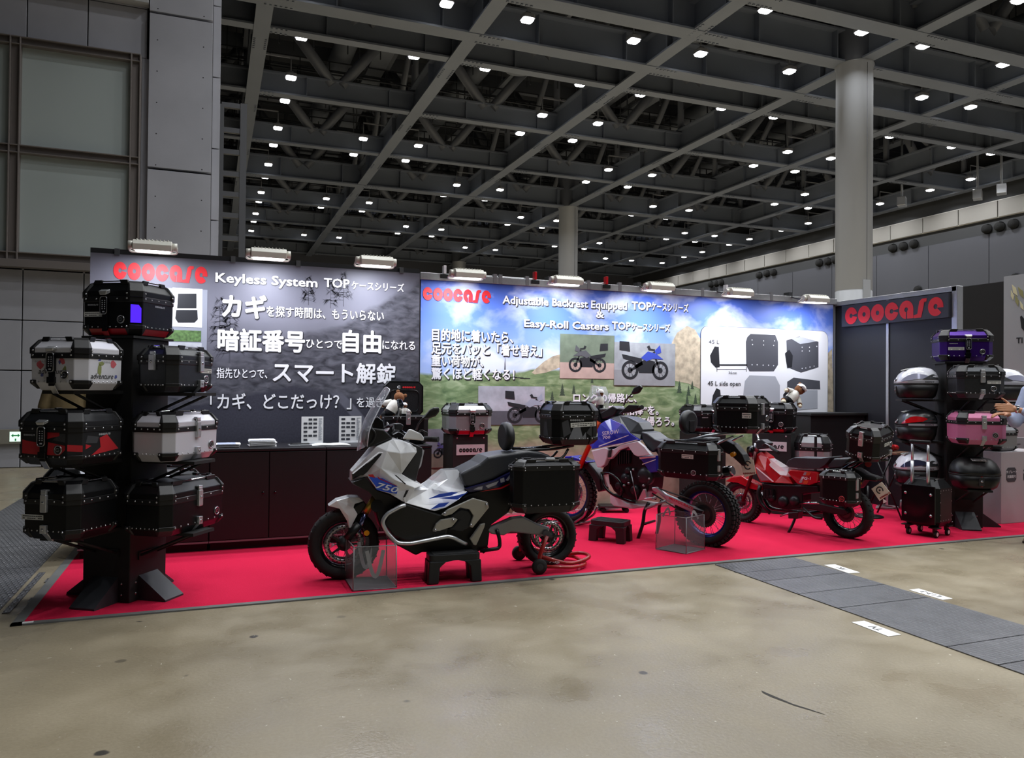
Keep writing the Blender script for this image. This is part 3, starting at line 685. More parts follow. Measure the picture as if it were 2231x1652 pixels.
# white board with the luggage drawings
a = onY(1527, 702, B); b_ = onY(1802, 905, B)
P4 = [onY(1545, 702, B), onY(1785, 716, B)]
mb = MB(); zc = (a.z+onY(1800, 730, B).z)/2; zb_ = 1.0; W = b_.x-a.x; mb.prismY([(p[0], p[1]) for p in rrect(W, zc-zb_, .1)], 0, .004); mb.i = 1
bo = MB(); bo.prismY([(p[0]*1.006, p[1]*1.006) for p in rrect(W, zc-zb_, .1)], .003, .006)
wb_ = mb.build('drawing_board', [PICW], wall_b); wb_.location = ((a.x+b_.x)/2-BL, -.008, (zc+zb_)/2); bo.build('outline', PICB, wb_)
def pp(name, pts, m_, off=-.01): return print_poly(wall_b, name, pts, B, m_, off)
PG1 = mat('picture_grey', '4a4b52', .5); PG2 = mat('picture_pale_grey', 'a2a5ad', .5)
pp('printed_case', [(1627, 735), (1634, 728), (1688, 730), (1694, 745), (1694, 795), (1685, 809), (1632, 809), (1625, 797), (1624, 745)], PG1)
pp('printed_case', [(1546, 775), (1556, 755), (1565, 756), (1567, 800), (1558, 801), (1548, 790)], PICB)
pp('printed_rod', [(1566, 794), (1627, 794), (1627, 797), (1566, 797)], PICB)
pp('printed_case', [(1712, 742), (1740, 733), (1782, 745), (1782, 800), (1744, 812), (1714, 800)], PG1)
pp('printed_case', [(1722, 738), (1742, 734), (1778, 744), (1742, 750)], PG2, -.012)
pp('printed_case', [(1709, 770), (1718, 762), (1726, 775), (1724, 800), (1714, 802)], PICB, -.012)
pp('printed_case', [(1622, 830), (1632, 818), (1688, 820), (1698, 840), (1698, 880), (1616, 880)], PG2)
pp('printed_case', [(1552, 862), (1560, 846), (1568, 850), (1572, 890), (1548, 890)], PICB)
pp('printed_case', [(1714, 832), (1728, 823), (1785, 830), (1786, 848), (1714, 848)], PG1)
pp('printed_case', [(1722, 850), (1780, 850), (1780, 890), (1722, 895)], PG2)
pp('printed_case', [(1705, 860), (1714, 848), (1724, 855), (1726, 892), (1708, 892)], PICB, -.012)
for z in ((1561, 806), (1625, 806)): pp('printed_rule', [(z[0]-.6, 800), (z[0]+.6, 800), (z[0]+.6, 810), (z[0]-.6, 810)], PG1)
pp('printed_rule', [(1561, 804.5), (1625, 804.5), (1625, 805.5), (1561, 805.5)], PG1)
mb = MB()
for x, y in ((1637, 741), (1662, 743), (1686, 743), (1638, 751), (1662, 752), (1684, 753), (1637, 795), (1648, 795), (1661, 796), (1673, 796), (1684, 797), (1746, 757), (1762, 757), (1778, 755), (1746, 765), (1762, 765), (1746, 803), (1754, 802), (1763, 800), (1772, 798)):
    q = onY(x, y, B); mb.add([(q.x-BL+cos(t*pi/3)*.008, -.0135, q.z+sin(t*pi/3)*.008) for t in range(6)], [tuple(range(6))])
mb.build('printed_rivet', PICW, wall_b, fix=False)
line(wall_b, '45 L', 1543, 749, 1566, 9, B, bold=.012, outline=False, m_=PG1).location.y = -.012
line(wall_b, '36cm', 1586, 815, 1604, 6, B, bold=.004, outline=False, m_=PG1).location.y = -.012
line(wall_b, '45 L side open', 1541, 840, 1612, 10, B, bold=.014, outline=False, m_=PICB).location.y = -.012
# ---- black side wall with the red word mark
XS = onY(1817, 700, YBLUE).x+.06
side = thing('display_wall', 'black side wall with silver posts under a red seven letter sign', 'display wall', (XS, 0, 0))
ysn = onX(2083, 700, XS).y; zs0 = (onX(1820, 655, XS).z+onX(2075, 628, XS).z)/2
SIDEM = mat('dark_blue_grey_panel', '15161c', .5)
mb = MB(); mb.box2((0, ysn, 0), (.05, YBLUE+.1, zs0)); mb.build('panel', SIDEM, side)
yp = onX(1935, 760, XS).y
mb = MB(); mb.box2((-.02, ysn-.02, zs0-.06), (.06, YBLUE+.1, zs0)); mb.box2((-.02, ysn-.03, 0), (.07, ysn+.04, zs0)); mb.box2((-.015, yp-.02, 0), (.0, yp+.02, zs0))
mb.build('aluminium_post', SILV, side, bevel=.004)
y0, y1 = onX(1835, 690, XS-.05).y, onX(2068, 640, XS-.05).y; za = onX(1835, 669, XS-.05).z; zb_ = onX(1835, 713, XS-.05).z; zc = onX(2068, 636, XS-.05).z
mb = MB(); mb.box2((-.06, y1, zb_), (-.012, y0, (za+zc)/2)); sg = mb.build('sign_board', mat('sign_charcoal', '34353d', .5), side)
hh = (za-zb_)*.82; lm, wd = logo_mb(hh); k = (y0-y1)*.92/wd
for p in lm.v: p.x *= k
letters(lm, 'logo_lettering', LOGO_RED, side, (-.063, y0-(y0-y1)*.04, zb_+(za-zb_)*.1), rz=-pi/2)
# ---- the neighbour's black wall and poster beyond
XN = 9.7
ya = onX(2080, 640, XN).y; yb_ = onX(2189, 700, XN).y; zt = (onX(2087, 624, XN).z+onX(2189, 615.5, XN).z)/2
nb = thing('display_wall', 'plain black wall of the neighbouring stand beyond the silver post', 'display wall', (XN, 0, 0))
mb = MB(); mb.box2((0, yb_, 0), (.05, ya+1.2, zt)); mb.build('panel', mat('neighbour_black', '0d0c0e', .7), nb)
po = thing('display_wall', 'pale grey poster wall with leaves and black lettering at the right edge of the view', 'display wall', (XN-.02, 0, 0))
mb = MB(); mb.box2((0, yb_-3.2, 0), (.05, yb_, zt+.06)); mb.build('panel', mat('poster_grey', '9a9ca0', .6, noise=.08, scale=1), po)
def on_n(pts): return [(-.006, onX(x, y, XN-.02).y, onX(x, y, XN-.02).z) for x, y in pts]
LEAF = [mat('leaf_cream', 'cfc8a2', .6), mat('leaf_olive', '8d8a5c', .6)]
for k, pts in enumerate((((2205, 620), (2214, 628), (2218, 645), (2208, 638)), ((2213, 642), (2220, 655), (2219, 668), (2212, 656)), ((2203, 632), (2210, 645), (2208, 655), (2203, 645)), ((2218, 625), (2229, 634), (2231, 650), (2222, 642)), ((2222, 655), (2229, 665), (2231, 676), (2224, 670)))):
    mb = MB(); mb.prism(on_n(pts), (.004, 0, 0)); mb.build('printed_leaf', LEAF[k % 2], po, fix=False)
for pts in (((2223, 690), (2226, 688), (2240, 705), (2244, 730), (2236, 726), (2226, 715)),):
    mb = MB(); mb.prism(on_n(pts), (.004, 0, 0)); mb.build('printed_emblem', INK, po, fix=False)
q = onX(2215, 748, XN-.02); tm, _ = text_mb('TI', (onX(2215, 736, XN-.02).z-q.z)/.7, .03); letters(tm, 'lettering', INK, po, (-.006, q.y, q.z), rz=-pi/2)
# ---- floodlights on arms above the printed walls
FLH = mat('floodlight_housing', 'd3d2c8', .4, .1); FLE = mat('floodlight_glass', 'f4f6ff', .3, emit=9)
def flood(x, y, Y, top, lab):
    q = onY(x, y, Y-.42); t = thing('floodlight', lab, 'floodlight', (q.x, Y, top))
    dz = q.z-top
    mb = MB(); mb.box((0, .06, .02), (.05, .1, .06)); mb.tube(arcpath([(0, .06, .02), (0, -.06, dz*.5+.03), (0, -.36, dz+.03)], .05), .01, 8); mb.build('arm', GREY_D, t)
    mb = MB(); R = M.Rotation(rad(5), 3, 'X'); C = V((0, -.42, dz))
    pr = [(-.085, .0), (-.085, .05), (-.05, .085), (.05, .085), (.085, .05), (.095, .0)]
    mb.prism([C+R @ V((-.15, a, c)) for a, c in pr], (.3, 0, 0))
    for k in range(9): mb.box(C+R @ V((-.12+k*.03, 0, .088)), (.008, .11, .012), R)
    h = mb.build('housing', FLH, t, bevel=.008)
    mb = MB()
    for e in (-1, 1): mb.cyl(C+V((e*.15, 0, .04)), C+V((e*.19, 0, .04)), .035, n=14)
    mb.tube(arcpath([C+V((-.185, .0, .04)), C+V((-.185, .1, .0)), C+V((.185, .1, .0)), C+V((.185, 0, .04))], .03), .009, 6); mb.build('yoke', FLH, t)
    mb = MB(); mb.prism([C+R @ V((p[0], p[1], -.012)) for p in rrect(.26, .14, .03)], R @ V((0, 0, .014))); mb.build('lens', FLE, t)
    ld = bpy.data.lights.new('floodlight_light', 'AREA'); ld.shape = 'RECTANGLE'; ld.size = .24; ld.size_y = .12; ld.energy = FLOOD_W; ld.color = (.86, .9, 1); ld.spread = rad(165)
    lo = bpy.data.objects.new('floodlight_light', ld); put(lo, t); lo.location = C+R @ V((0, 0, -.02)); lo.rotation_euler = (rad(14), 0, 0)
for x, y, Y, top, lab in ((333, 547, YDARK, dtop, 'white floodlight on the dark wall above the red word mark'), (585, 563, YDARK, dtop, 'middle white floodlight of three on top of the dark wall'), (819, 579, YDARK, dtop, 'white floodlight at the right end of the dark wall'),
                         (1019, 606, YBLUE, btop, 'white floodlight at the left end of the blue wall above its red word mark'), (1234, 620, YBLUE, btop, 'white floodlight on the blue wall in front of the far round column'), (1436, 633, YBLUE, btop, 'white floodlight on the blue wall above the inset motorcycle pictures'),
                         (1610, 645, YBLUE, btop, 'white floodlight on the blue wall above the white drawing board'), (1776, 659, YBLUE, btop, 'white floodlight in the right corner of the blue wall')): flood(x, y, Y, top, lab)
# small clamps and cable along the top of the blue wall
for x, y, c in ((1165, 620, 'red'), (1320, 632, 'red'), (1581, 638, 'white'), (968, 598, 'white')):
    q = onY(x, y, YBLUE); t = thing('cable_clamp', 'small %s cable clamp on the blue wall top rail' % c, 'clamp', (q.x, YBLUE, btop), 0, 'cable clamps on the wall rail')
    mb = MB(); mb.box((0, .0, .04), (.03, .06, .09)); mb.build('clip', RED if c == 'red' else WHT, t, bevel=.004); mb = MB(); mb.box((0, -.02, -.03), (.09, .02, .04)); mb.build('jaw', BLK, t)
pts = [onY(x, y, YBLUE+.05) for x, y in ((1040, 600), (1060, 604), (1085, 606), (1110, 611), (1140, 614), (1165, 616))]
mb = MB(); mb.tube([(p.x, YBLUE+.05, max(p.z, btop+.012)) for p in pts], .008, 6); tag(mb.build('power_cable', WHT), 'white power cable lying along the top rail of the blue wall', 'cable')
pts = [onY(x, y, YBLUE+.05) for x, y in ((1270, 628), (1290, 624), (1305, 618), (1316, 617), (1320, 628))]
mb = MB(); mb.tube([(p.x, YBLUE+.05, max(p.z, btop+.012)) for p in pts], .008, 6); tag(mb.build('power_cable', WHT), 'white power cable arching to a red clamp on the wall rail', 'cable')
# ================================================================== hard luggage cases
def octo(w, d, c): return [(-w/2+c, -d/2), (w/2-c, -d/2), (w/2, -d/2+c), (w/2, d/2-c), (w/2-c, d/2), (-w/2+c, d/2), (-w/2, d/2-c), (-w/2, -d/2+c)]
STICK = mat('sticker_white', 'd6d6d0', .6)
def sticker(par, c, w, h, R=None, name='sticker'):
    """white label with lines of unreadably small print, facing -Y before rotation R"""
    mb = MB(); R = R or M.Identity(3); c = V(c)
    mb.box(c, (w, .0015, h), R); mb.i = 1
    for k in range(2): 
        n = 9
        for j in range(n):
            if (j*7+k*3) % 5 == 0 and k: continue
            mb.box(c+R @ V(((j+.5)/n*w*.9-w*.45, -.001, h*(.2-.42*k))), (w*.085, .0006, h*.16), R)
    return mb.build(name, [STICK, INK], par)
def case(name, label, loc, rz, w, d, h, body=ALU_BLK, lid=None, latch='metal', group=None, band=BLK, red=False, side_strip=None, stick='front', latch_x=.0, brand=True, lid_extra=None, opened=False, emb=True, cat='luggage case', side_latch=False, c=None, zf=(.66, .83)):
    """aluminium box: octagonal footprint, chamfered foot, black corner caps, rivets, latch, emblem; front is -Y"""
    lid = lid or body; t = thing(name, label, cat, loc, rz, group)
    c = c or min(.055, w*.15); b = .045; zb = h*zf[0]; zl = h*zf[1]; ins = .042
    mb = MB(); R = [[V((x, y, z)) for x, y in octo(w-2*i, d-2*i, c*(1-.0*i))] for z, i in ((0, b*.75), (h*.14, 0), (zb, -.002))]
    mb.loft(R, smooth=False); bo = mb.build('body', body, t, bevel=.003, seg=1)
    if red:                               # red reflective foot strips
        mb = MB(); z0, z1 = h*.02, h*.13; q0 = b*.75*(1-.02/.14); q1 = b*.75*(1-.13/.14)
        for a, e in ((-w/2+c+.02, w/2-c-.02),): mb.add([(a, -d/2+q0-.002, z0), (e, -d/2+q0-.002, z0), (e, -d/2+q1-.002, z1), (a, -d/2+q1-.002, z1)], [(0, 1, 2, 3)])
        for s in (-1, 1): mb.add([(s*(w/2-q0+.002), -d/2+c+.02, z0), (s*(w/2-q0+.002), d/2-c-.02, z0), (s*(w/2-q1+.002), d/2-c-.02, z1), (s*(w/2-q1+.002), -d/2+c+.02, z1)], [(0, 1, 2, 3)])
        mb.build('red_reflector', mat('red_reflector', 'b01522', .3), t)
    mb = MB(); mb.loft([[V((x, y, z)) for x, y in octo(w+.012, d+.012, c)] for z in (zb-.012, zb+h*.07)], smooth=False); mb.build('lid_seal_band', band, t, bevel=.003, seg=1)
    if not opened:
        mb = MB(); mb.loft([[V((x, y, z)) for x, y in octo(w+.004-2*i, d+.004-2*i, c)] for z, i in ((zb+h*.068, 0), (zl, 0), (h, ins))], smooth=False); mb.build('lid', lid, t, bevel=.003, seg=1)
    # corner caps
    def at(sx, sy, pts):                  # polyline across one corner, outward offset o, ext along faces e, inset i
        out = []
        for e, o, i, z in pts:
            w2, d2 = w/2-i+o, d/2-i+o
            A = V((sx*(w2-c-e), sy*d2, z)); A2 = V((sx*(w2-c), sy*d2, z)); B2 = V((sx*w2, sy*(d2-c), z)); B = V((sx*w2, sy*(d2-c-e), z))
            out.append([A, A2, B2, B])
        return out
    def cap(rows_o, rows_i, mb):
        n = 4; base = [r for r in rows_o]; inn = [r for r in rows_i]; L = len(base)
        vs = [p for r in base for p in r]+[p for r in inn for p in r]; off = L*n; fs = []
        for k in range(L-1):
            for j in range(n-1):
                a = k*n+j; fs.append((a, a+1, a+n+1, a+n)); fs.append((off+a, off+a+n, off+a+n+1, off+a+1))
        for j in range(n-1): fs += [(j, off+j, off+j+1, j+1), ((L-1)*n+j, (L-1)*n+j+1, off+(L-1)*n+j+1, off+(L-1)*n+j)]
        for k in range(L-1): fs += [(k*n, (k+1)*n, off+(k+1)*n, off+k*n), (k*n+3, off+k*n+3, off+(k+1)*n+3, (k+1)*n+3)]
        mb.add(vs, fs)
    rv = MB()
    for sx in (-1, 1):
        for sy in (-1, 1):
            if not opened:
                mb = MB(); z0 = zb+h*.055
                cap(at(sx, sy, [(.022, .010, 0, z0), (.022, .010, 0, zl), (.004, .012, ins*.75, h*.985), (.0, .004, ins+.014, h+.012)]), at(sx, sy, [(.022, 0, 0, z0), (.022, 0, 0, zl-.002), (.004, 0, ins*.8, h*.97), (0, 0, ins+.02, h-.003)]), mb)
                mb.build('corner_cap', BLK, t, bevel=.003, seg=1)
            mb = MB()
            cap(at(sx, sy, [(.03, .007, 0, h*.2), (.03, .007, 0, h*.13), (.005, .007, b*.6, h*.02)]), at(sx, sy, [(.03, -.002, 0, h*.2), (.03, -.002, 0, h*.13), (.005, -.004, b*.6, h*.025)]), mb)
            mb.build('foot_cap', BLK, t, bevel=.002, seg=1)
            zs = (h*.165, zb+h*.025) + (() if opened else (zl-h*.05,))
            for z in zs:
                o = .012
                for p, n in ((V((sx*(w/2-c-.012), sy*(d/2+o), z)), V((0, sy, 0))), (V((sx*(w/2+o), sy*(d/2-c-.012), z)), V((sx, 0, 0)))): rv.lathe([(.0062, -.003), (.0055, 0), (.003, .0025), (.0005, .003)], p, n, n=8)
    for z, k, o in ((h*.165, 6, .001), (zb+h*.025, 3, .007)):
        for j in range(k):
            f = (j+1)/(k+1)-.5
            for s in (-1, 1):
                rv.lathe([(.0055, -.002), (.005, 0), (.0005, .0028)], (f*(w-2*c-.02), s*(d/2+o), z), (0, s, 0), n=8); rv.lathe([(.0055, -.002), (.005, 0), (.0005, .0028)], (s*(w/2+o), f*(d-2*c-.02), z), (s, 0, 0), n=8)
    rv.build('rivet_pattern', STEEL, t)
    # tie down rails on the lid edges
    if not opened:
        for s in (-1, 1):
            mb = MB(); y = s*(d/2-ins*.85); L = w/2-c-ins*.9
            mb.box((0, y, h+.008), (2*L*.62, .012, .007)); mb.i = 1
            for e in (-1, 1): mb.prism([(e*L*.6, y-.008, h-.012), (e*L*.6, y+.008, h-.012), (e*L*1.05, y+.008, h-.012), (e*L*1.05, y-.008, h-.012)], (-e*.012, 0, .028))
            mb.build('tie_down_rail', [CHROME, BLK], t, bevel=.002, seg=1)
            mb = MB(); x = s*(w/2-ins*.85); L = d/2-c-ins*.9
            mb.box((x, 0, h+.008), (.012, 2*L*.62, .007)); mb.i = 1
            for e in (-1, 1): mb.prism([(x-.008, e*L*.6, h-.012), (x+.008, e*L*.6, h-.012), (x+.008, e*L*1.05, h-.012), (x-.008, e*L*1.05, h-.012)], (0, -e*.012, .028))
            mb.build('tie_down_rail', [CHROME, BLK], t, bevel=.002, seg=1)
    lx = latch_x*w; yf = -d/2
    if latch == 'keypad':
        mb = MB(); mb.prism([V((lx, yf-.022, zb-.035))+V((a, 0, e)) for a, e in rrect(.052, .115, .014)], (0, .022, 0)); mb.box2((lx-.02, yf-.012, h*.08), (lx+.02, yf, zb-.08)); mb.box2((lx-.026, yf-.02, h*.13), (lx+.026, yf, h*.26))
        lt = mb.build('keypad_latch', BLK_G, t, bevel=.003)
        mb = MB(); mb.loft([[(lx-.034, yf-.004, zl+.01), (lx+.034, yf-.004, zl+.01), (lx+.034, yf-.004, zb+.045), (lx-.034, yf-.004, zb+.045)], [(lx-.03, yf-.034, zl-.004), (lx+.03, yf-.034, zl-.004), (lx+.022, yf-.03, zb+.03), (lx-.022, yf-.03, zb+.03)]], smooth=False); mb.build('latch_hood', SILV, t, bevel=.003)
        mb = MB()
        mb.tube([V((lx+a, yf-.024, zb-.035+e)) for a, e in rrect(.05, .112, .016)], .0028, 6, closed=True); mb.build('keypad_bezel', STEEL, lt)
        mb = MB()
        for r in range(5):
            for q in (-1, 1): mb.box((lx+q*.009, yf-.0225, zb-.005-r*.013), (.007, .002, .006))
        mb.box((lx, yf-.0225, zb-.076), (.016, .002, .008)); mb.build('keypad_buttons', mat('button_grey', 'b9bac0', .4), lt)
        mb = MB(); mb.prism([(lx-.02, yf-.004, h*.1), (lx+.02, yf-.004, h*.1), (lx+.02, yf+.03, -.02), (lx-.02, yf+.03, -.02)], (0, -.006, -.002)); mb.build('latch_tongue', RED if red else STEEL, t, bevel=.002)
    elif latch == 'metal':
        for nm, z0, z1 in (('latch', zb-.055, zb+.05),):
            mb = MB(); mb.prism([V((lx, yf-.02, (z0+z1)/2))+V((a, 0, e)) for a, e in rrect(.042, z1-z0, .008)], (0, .02, 0)); mb.box((lx, yf-.01, z1+.008), (.036, .016, .02)); mb.box((lx, yf-.002, z1+.022), (.04, .03, .012)); l2 = mb.build('latch', SILV, t, bevel=.004)
            mb = MB(); mb.lathe([(.0005, .004), (.008, .003), (.008, 0)], (lx, yf-.02, (z0+z1)/2+.005), (0, -1, 0), n=12); mb.build('latch_lock', CHROME, l2)
        mb = MB(); mb.box((lx, yf-.01, h*.2), (.04, .02, .05)); mb.prism([(lx-.02, yf-.02, h*.17), (lx+.02, yf-.02, h*.17), (lx+.014, yf+b, -.012), (lx-.02, yf+b, -.012)], (0, .01, .004)); l3 = mb.build('lower_latch', SILV, t, bevel=.003)
        mb = MB(); mb.lathe([(.0005, .004), (.008, .003), (.008, 0)], (lx, yf-.02, h*.2), (0, -1, 0), n=12); mb.build('latch_lock', CHROME, l3)
    if side_latch:
        x = -w/2; mb = MB(); mb.box((x-.01, 0, zb-.0), (.02, .042, .1)); mb.box((x-.006, 0, zb+.06), (.016, .036, .02)); l2 = mb.build('latch', SILV, t, bevel=.004)
        mb = MB(); mb.lathe([(.0005, .004), (.008, .003), (.008, 0)], (x-.02, 0, zb+.005), (-1, 0, 0), n=12); mb.build('latch_lock', CHROME, l2)
    if emb: emblem(t, (w/2-c-.06, -d/2-.001, h*.3), .027, ring=STEEL, disc=BLK if body != ALU_BLK else body)
    if brand:
        lm, wd = logo_mb(.011); letters(lm, 'brand_lettering', mat('brand_grey', 'a9abb0', .4, .3), t, (-w/2+c+.02, -d/2-.002, zb-.035)); lm, wd = logo_mb(.013)
        letters(lm, 'brand_lettering', MATS['brand_grey'], t, (w/2+.002, -.03, zb-.035), rz=pi/2)
    if stick == 'front': sticker(t, (-w*.0+.02 if latch == 'none' else -w*.22, -d/2-.002, h*.4), .15, .03)
    elif stick == 'right': sticker(t, (w*.24, -d/2-.002, h*.5), .12, .03)
    elif stick == 'lid': sticker(t, (w*.12, -d/2+ins+.035, h+.002), .15, .045, M.Rotation(-pi/2, 3, 'X'))
    elif stick == 'side': sticker(t, (w/2+.002, d*.05, h*.5), .11, .03, M.Rotation(pi/2, 3, 'Z'))
    if side_strip:
        mb = MB()
        for sx in (1,):
            A = V((sx*(w/2-c+.006), -d/2+.004, 0)); B2 = V((sx*(w/2-.006), -d/2+c-.006, 0)); n = V((sx, -1, 0)).normalized()*.002
            mb.add([A+n+V((0, 0, h*.24)), B2+n+V((0, 0, h*.24)), B2+n+V((0, 0, zb-.03)), A+n+V((0, 0, zb-.03))], [(0, 1, 2, 3)])
        mb.build('corner_reflector', side_strip, t)
    t['wdh'] = (w, d, h); return t
def decal(t, name, m_, polys, face='front', off=.0022):
    """flat printed patches on a face; coordinates in fractions of the face (u from left, v up from foot)"""
    w, d, h = t['wdh']; mb = MB()
    for pts in polys:
        c0 = min(.055, w*.15); fx = lambda u, L: (c0+.006)/L+(1-2*(c0+.006)/L)*u
        if face in ('front', 'right', 'left'): pts = [(fx(u, w if face == 'front' else d), max(v, .15)) for u, v in pts]
        if face == 'front': mb.add([((u-.5)*w, -d/2-off, v*h) for u, v in pts], [tuple(range(len(pts)))])
        elif face == 'right': mb.add([(w/2+off, (u-.5)*d, v*h) for u, v in pts], [tuple(range(len(pts)))])
        elif face == 'left': mb.add([(-w/2-off, (.5-u)*d, v*h) for u, v in pts], [tuple(range(len(pts)))])
        elif face == 'corner':
            c = min(.055, w*.15); A = V((w/2-c, -d/2, 0)); B2 = V((w/2, -d/2+c, 0)); n = V((1, -1, 0)).normalized()*off
            mb.add([A.lerp(B2, u)+n+V((0, 0, v*h)) for u, v in pts], [tuple(range(len(pts)))])
    return mb.build(name, m_, t, fix=False)
# ------------------------------------------------------------------ display towers
def tower(loc, rz, label, arms, htop=1.7, w=.35):
    t = thing('display_tower', label, 'display stand', (loc[0], loc[1], .008), rz)
    mb = MB(); mb.box2((-w/2, -w/2, 0), (w/2, w/2, htop)); mb.build('column', BLK_M, t, bevel=.006)
    mb = MB(); mb.box2((-w/2-.02, -w/2-.02, htop), (w/2+.02, w/2+.02, htop+.015)); mb.build('top_plate', BLK_M, t)
    for k in range(4):
        R = M.Rotation(k*pi/2, 3, 'Z'); mb = MB(); P = [V((-.09, -w/2, .0)), V((-.09, -w/2-.2, 0)), V((-.09, -w/2-.2, .012)), V((-.09, -w/2, .16))]
        mb.prism([R @ p for p in P], R @ V((.18, 0, 0))); mb.i = 1
        for sx in (-1, 1):
            for z in (.05, .12): p = R @ V((sx*.115, -w/2, z)); mb.lathe([(.008, 0), (.006, .004), (.0005, .005)], p, R @ V((0, -1, 0)), n=8)
        mb.build('foot', [mat('foot_grey', '2c2e33', .55), STEEL], t)
    for k, z in arms:                     # bracket with a sloping strut under every hanging case
        R = M.Rotation(k*pi/2, 3, 'Z'); mb = MB(); mb.box(R @ V((0, -w/2-.2, z-.012)), (.22 if k % 2 == 0 else .42, .42 if k % 2 == 0 else .22, .02))
        for sx in (-.08, .08): mb.tube([R @ V((sx, -w/2-.36, z-.02)), R @ V((sx, -w/2, z-.17))], .009, 8)
        mb.box(R @ V((0, -w/2-.004, z-.17)), (.2 if k % 2 == 0 else .012, .012 if k % 2 == 0 else .2, .05)); mb.build('arm', BLK_M, t)
    return t
def on_face(T, nang, dist): return (T[0]+cos(rad(nang))*dist, T[1]+sin(rad(nang))*dist)
TL, TR = (-.513, 5.71), (7.345, 5.875)
AL = rad(235.7+90); AR = rad(325.7+90)
tower(TL, AL, 'black square display tower at the left end carrying luggage cases on all sides', ((0, 1.355), (0, .92), (0, .485), (1, 1.345), (1, .91), (1, .455), (2, .5), (3, .47)), htop=1.69)
tower(TR, rad(237.6+90), 'black square display tower at the right end beside the person', ((0, 1.335), (0, .88), (0, .435), (3, 1.315), (3, .875), (3, .415), (1, 1.3)), htop=1.69)
MAPW = mat('case_white', 'cfcfd6', .35, .1); CAMO = mat('case_charcoal', '222326', .4, .3); REDC = mat('camo_red', 'b3222b', .4); GREYC = mat('camo_grey', '3a3b3f', .45)
GLOW = mat('violet_reflector_glow', '4a22ff', .4, emit=1.2)  # reflective strip, no lamp: emission stands in for the light it throws back
case('luggage_case', 'black keypad case on top of the left tower with a violet reflective corner strip', (TL[0], TL[1], 1.713), AL, .44, .40, .345, ALU_BLK, latch='keypad', side_strip=GLOW, red=True, stick='front', latch_x=-.02)
p = on_face(TL, 235.7, .345/2+.082+.185); k = case('luggage_case', 'white keypad case printed with a coloured world map, upper left of the left tower', (p[0], p[1], 1.364), AL, .40, .37, .3, MAPW, latch='keypad', stick=None)
R_ = random.Random(3)
def blob(cx, cy, rx, ry, n=9, s=1): R2 = random.Random(s); return [(cx+cos(2*pi*j/n)*rx*R2.uniform(.55, 1.1), cy+sin(2*pi*j/n)*ry*R2.uniform(.55, 1.1)) for j in range(n)]
decal(k, 'map_red_land', mat('map_red', 'b8545c', .6), [blob(.18, .5, .1, .09, 9, 2), blob(.74, .57, .09, .07, 9, 4)]); decal(k, 'map_blue_land', mat('map_blue', '525a94', .6), [blob(.24, .3, .05, .05, 8, 3), blob(.68, .55, .04, .05, 8, 8)]); decal(k, 'map_green_land', mat('map_green', '7d8450', .6), [blob(.8, .38, .05, .1, 9, 5)])
decal(k, 'map_red_land', MATS['map_red'], [blob(.75, .53, .12, .09, 9, 6)], 'right'); decal(k, 'map_green_land', MATS['map_green'], [blob(.3, .42, .09, .14, 10, 7), blob(.36, .53, .12, .06, 9, 9)], 'right'); decal(k, 'map_blue_land', MATS['map_blue'], [blob(.85, .28, .06, .05, 8, 3), blob(.3, .6, .06, .03, 7, 5)], 'right')
for x, y, z, rz in ((-.1, -.187, .095, 0), (.203, -.12, .07, pi/2)):
    tm, ab = text_mb('adventure', .045, .005, .25); letters(tm, 'map_lettering', INK, k, (x, y, z), rz=rz)
p = on_face(TL, 235.7, .345/2+.1+.2); k = case('luggage_case', 'red and charcoal camouflage keypad case, middle left of the left tower', (p[0], p[1], .927), AL, .43, .415, .31, CAMO, latch='keypad', stick='lid')
decal(k, 'red_patch', REDC, [[(.02, .22), (.42, .2), (.42, .42), (.1, .46), (.02, .48)], [(.58, .2), (.86, .2), (.98, .3), (.98, .38), (.6, .44)], [(.58, .5), (.85, .56), (.85, .62), (.58, .62)]]); decal(k, 'red_patch', REDC, [[(.2, .18), (.95, .26), (.62, .56), (.42, .5), (.45, .32)], [(.05, .3), (.2, .36), (.05, .4)]], 'right'); decal(k, 'red_patch', REDC, [[(0, .28), (1, .26), (1, .38), (0, .4)]], 'corner')
decal(k, 'grey_patch', GREYC, [[(.7, .48), (.98, .44), (.98, .6), (.86, .6)]], off=.0018); decal(k, 'grey_patch', GREYC, [[(.05, .42), (.35, .4), (.4, .52), (.1, .56)]], 'right', .0018)
p = on_face(TL, 235.7, .345/2+.1+.195); case('luggage_case', 'plain black case with steel latches, lower left of the left tower', (p[0], p[1], .491), AL, .39, .39, .33, ALU_BLK, stick='front', emb=False, brand=False)
p = on_face(TL, 325.7, .345/2+.05+.14); case('luggage_case', 'dark grey case with steel latches, upper right of the left tower', (p[0], p[1], 1.353), AR, .445, .29, .285, ALU_GREY, stick='right', brand=False, side_latch=True, latch_x=.1)
p = on_face(TL, 325.7, .345/2+.04+.155); case('luggage_case', 'white case with black band, middle right of the left tower', (p[0], p[1], .918), AR, .53, .31, .3, mat('case_pale', 'cbc9d2', .35, .15), stick=None, brand=False)
p = on_face(TL, 325.7, .345/2+.03+.17); case('luggage_case', 'long black case with white lid sticker, lower right of the left tower', (p[0], p[1], .463), AR, .62, .34, .32, ALU_BLK, stick='lid', brand=False)
p = on_face(TL, 55.7, .345/2+.05+.17); case('luggage_case', 'black case mostly hidden behind the lower right case of the left tower', (p[0], p[1], .49), rad(55.7+90), .4, .33, .31, ALU_BLK, stick=None, brand=False)
p = on_face(TL, 145.7, .345/2+.05+.14); case('luggage_case', 'silver case half hidden behind the lower left black case of the left tower', (p[0], p[1], .52), rad(145.7+90), .42, .26, .33, SILV, stick=None, brand=False)
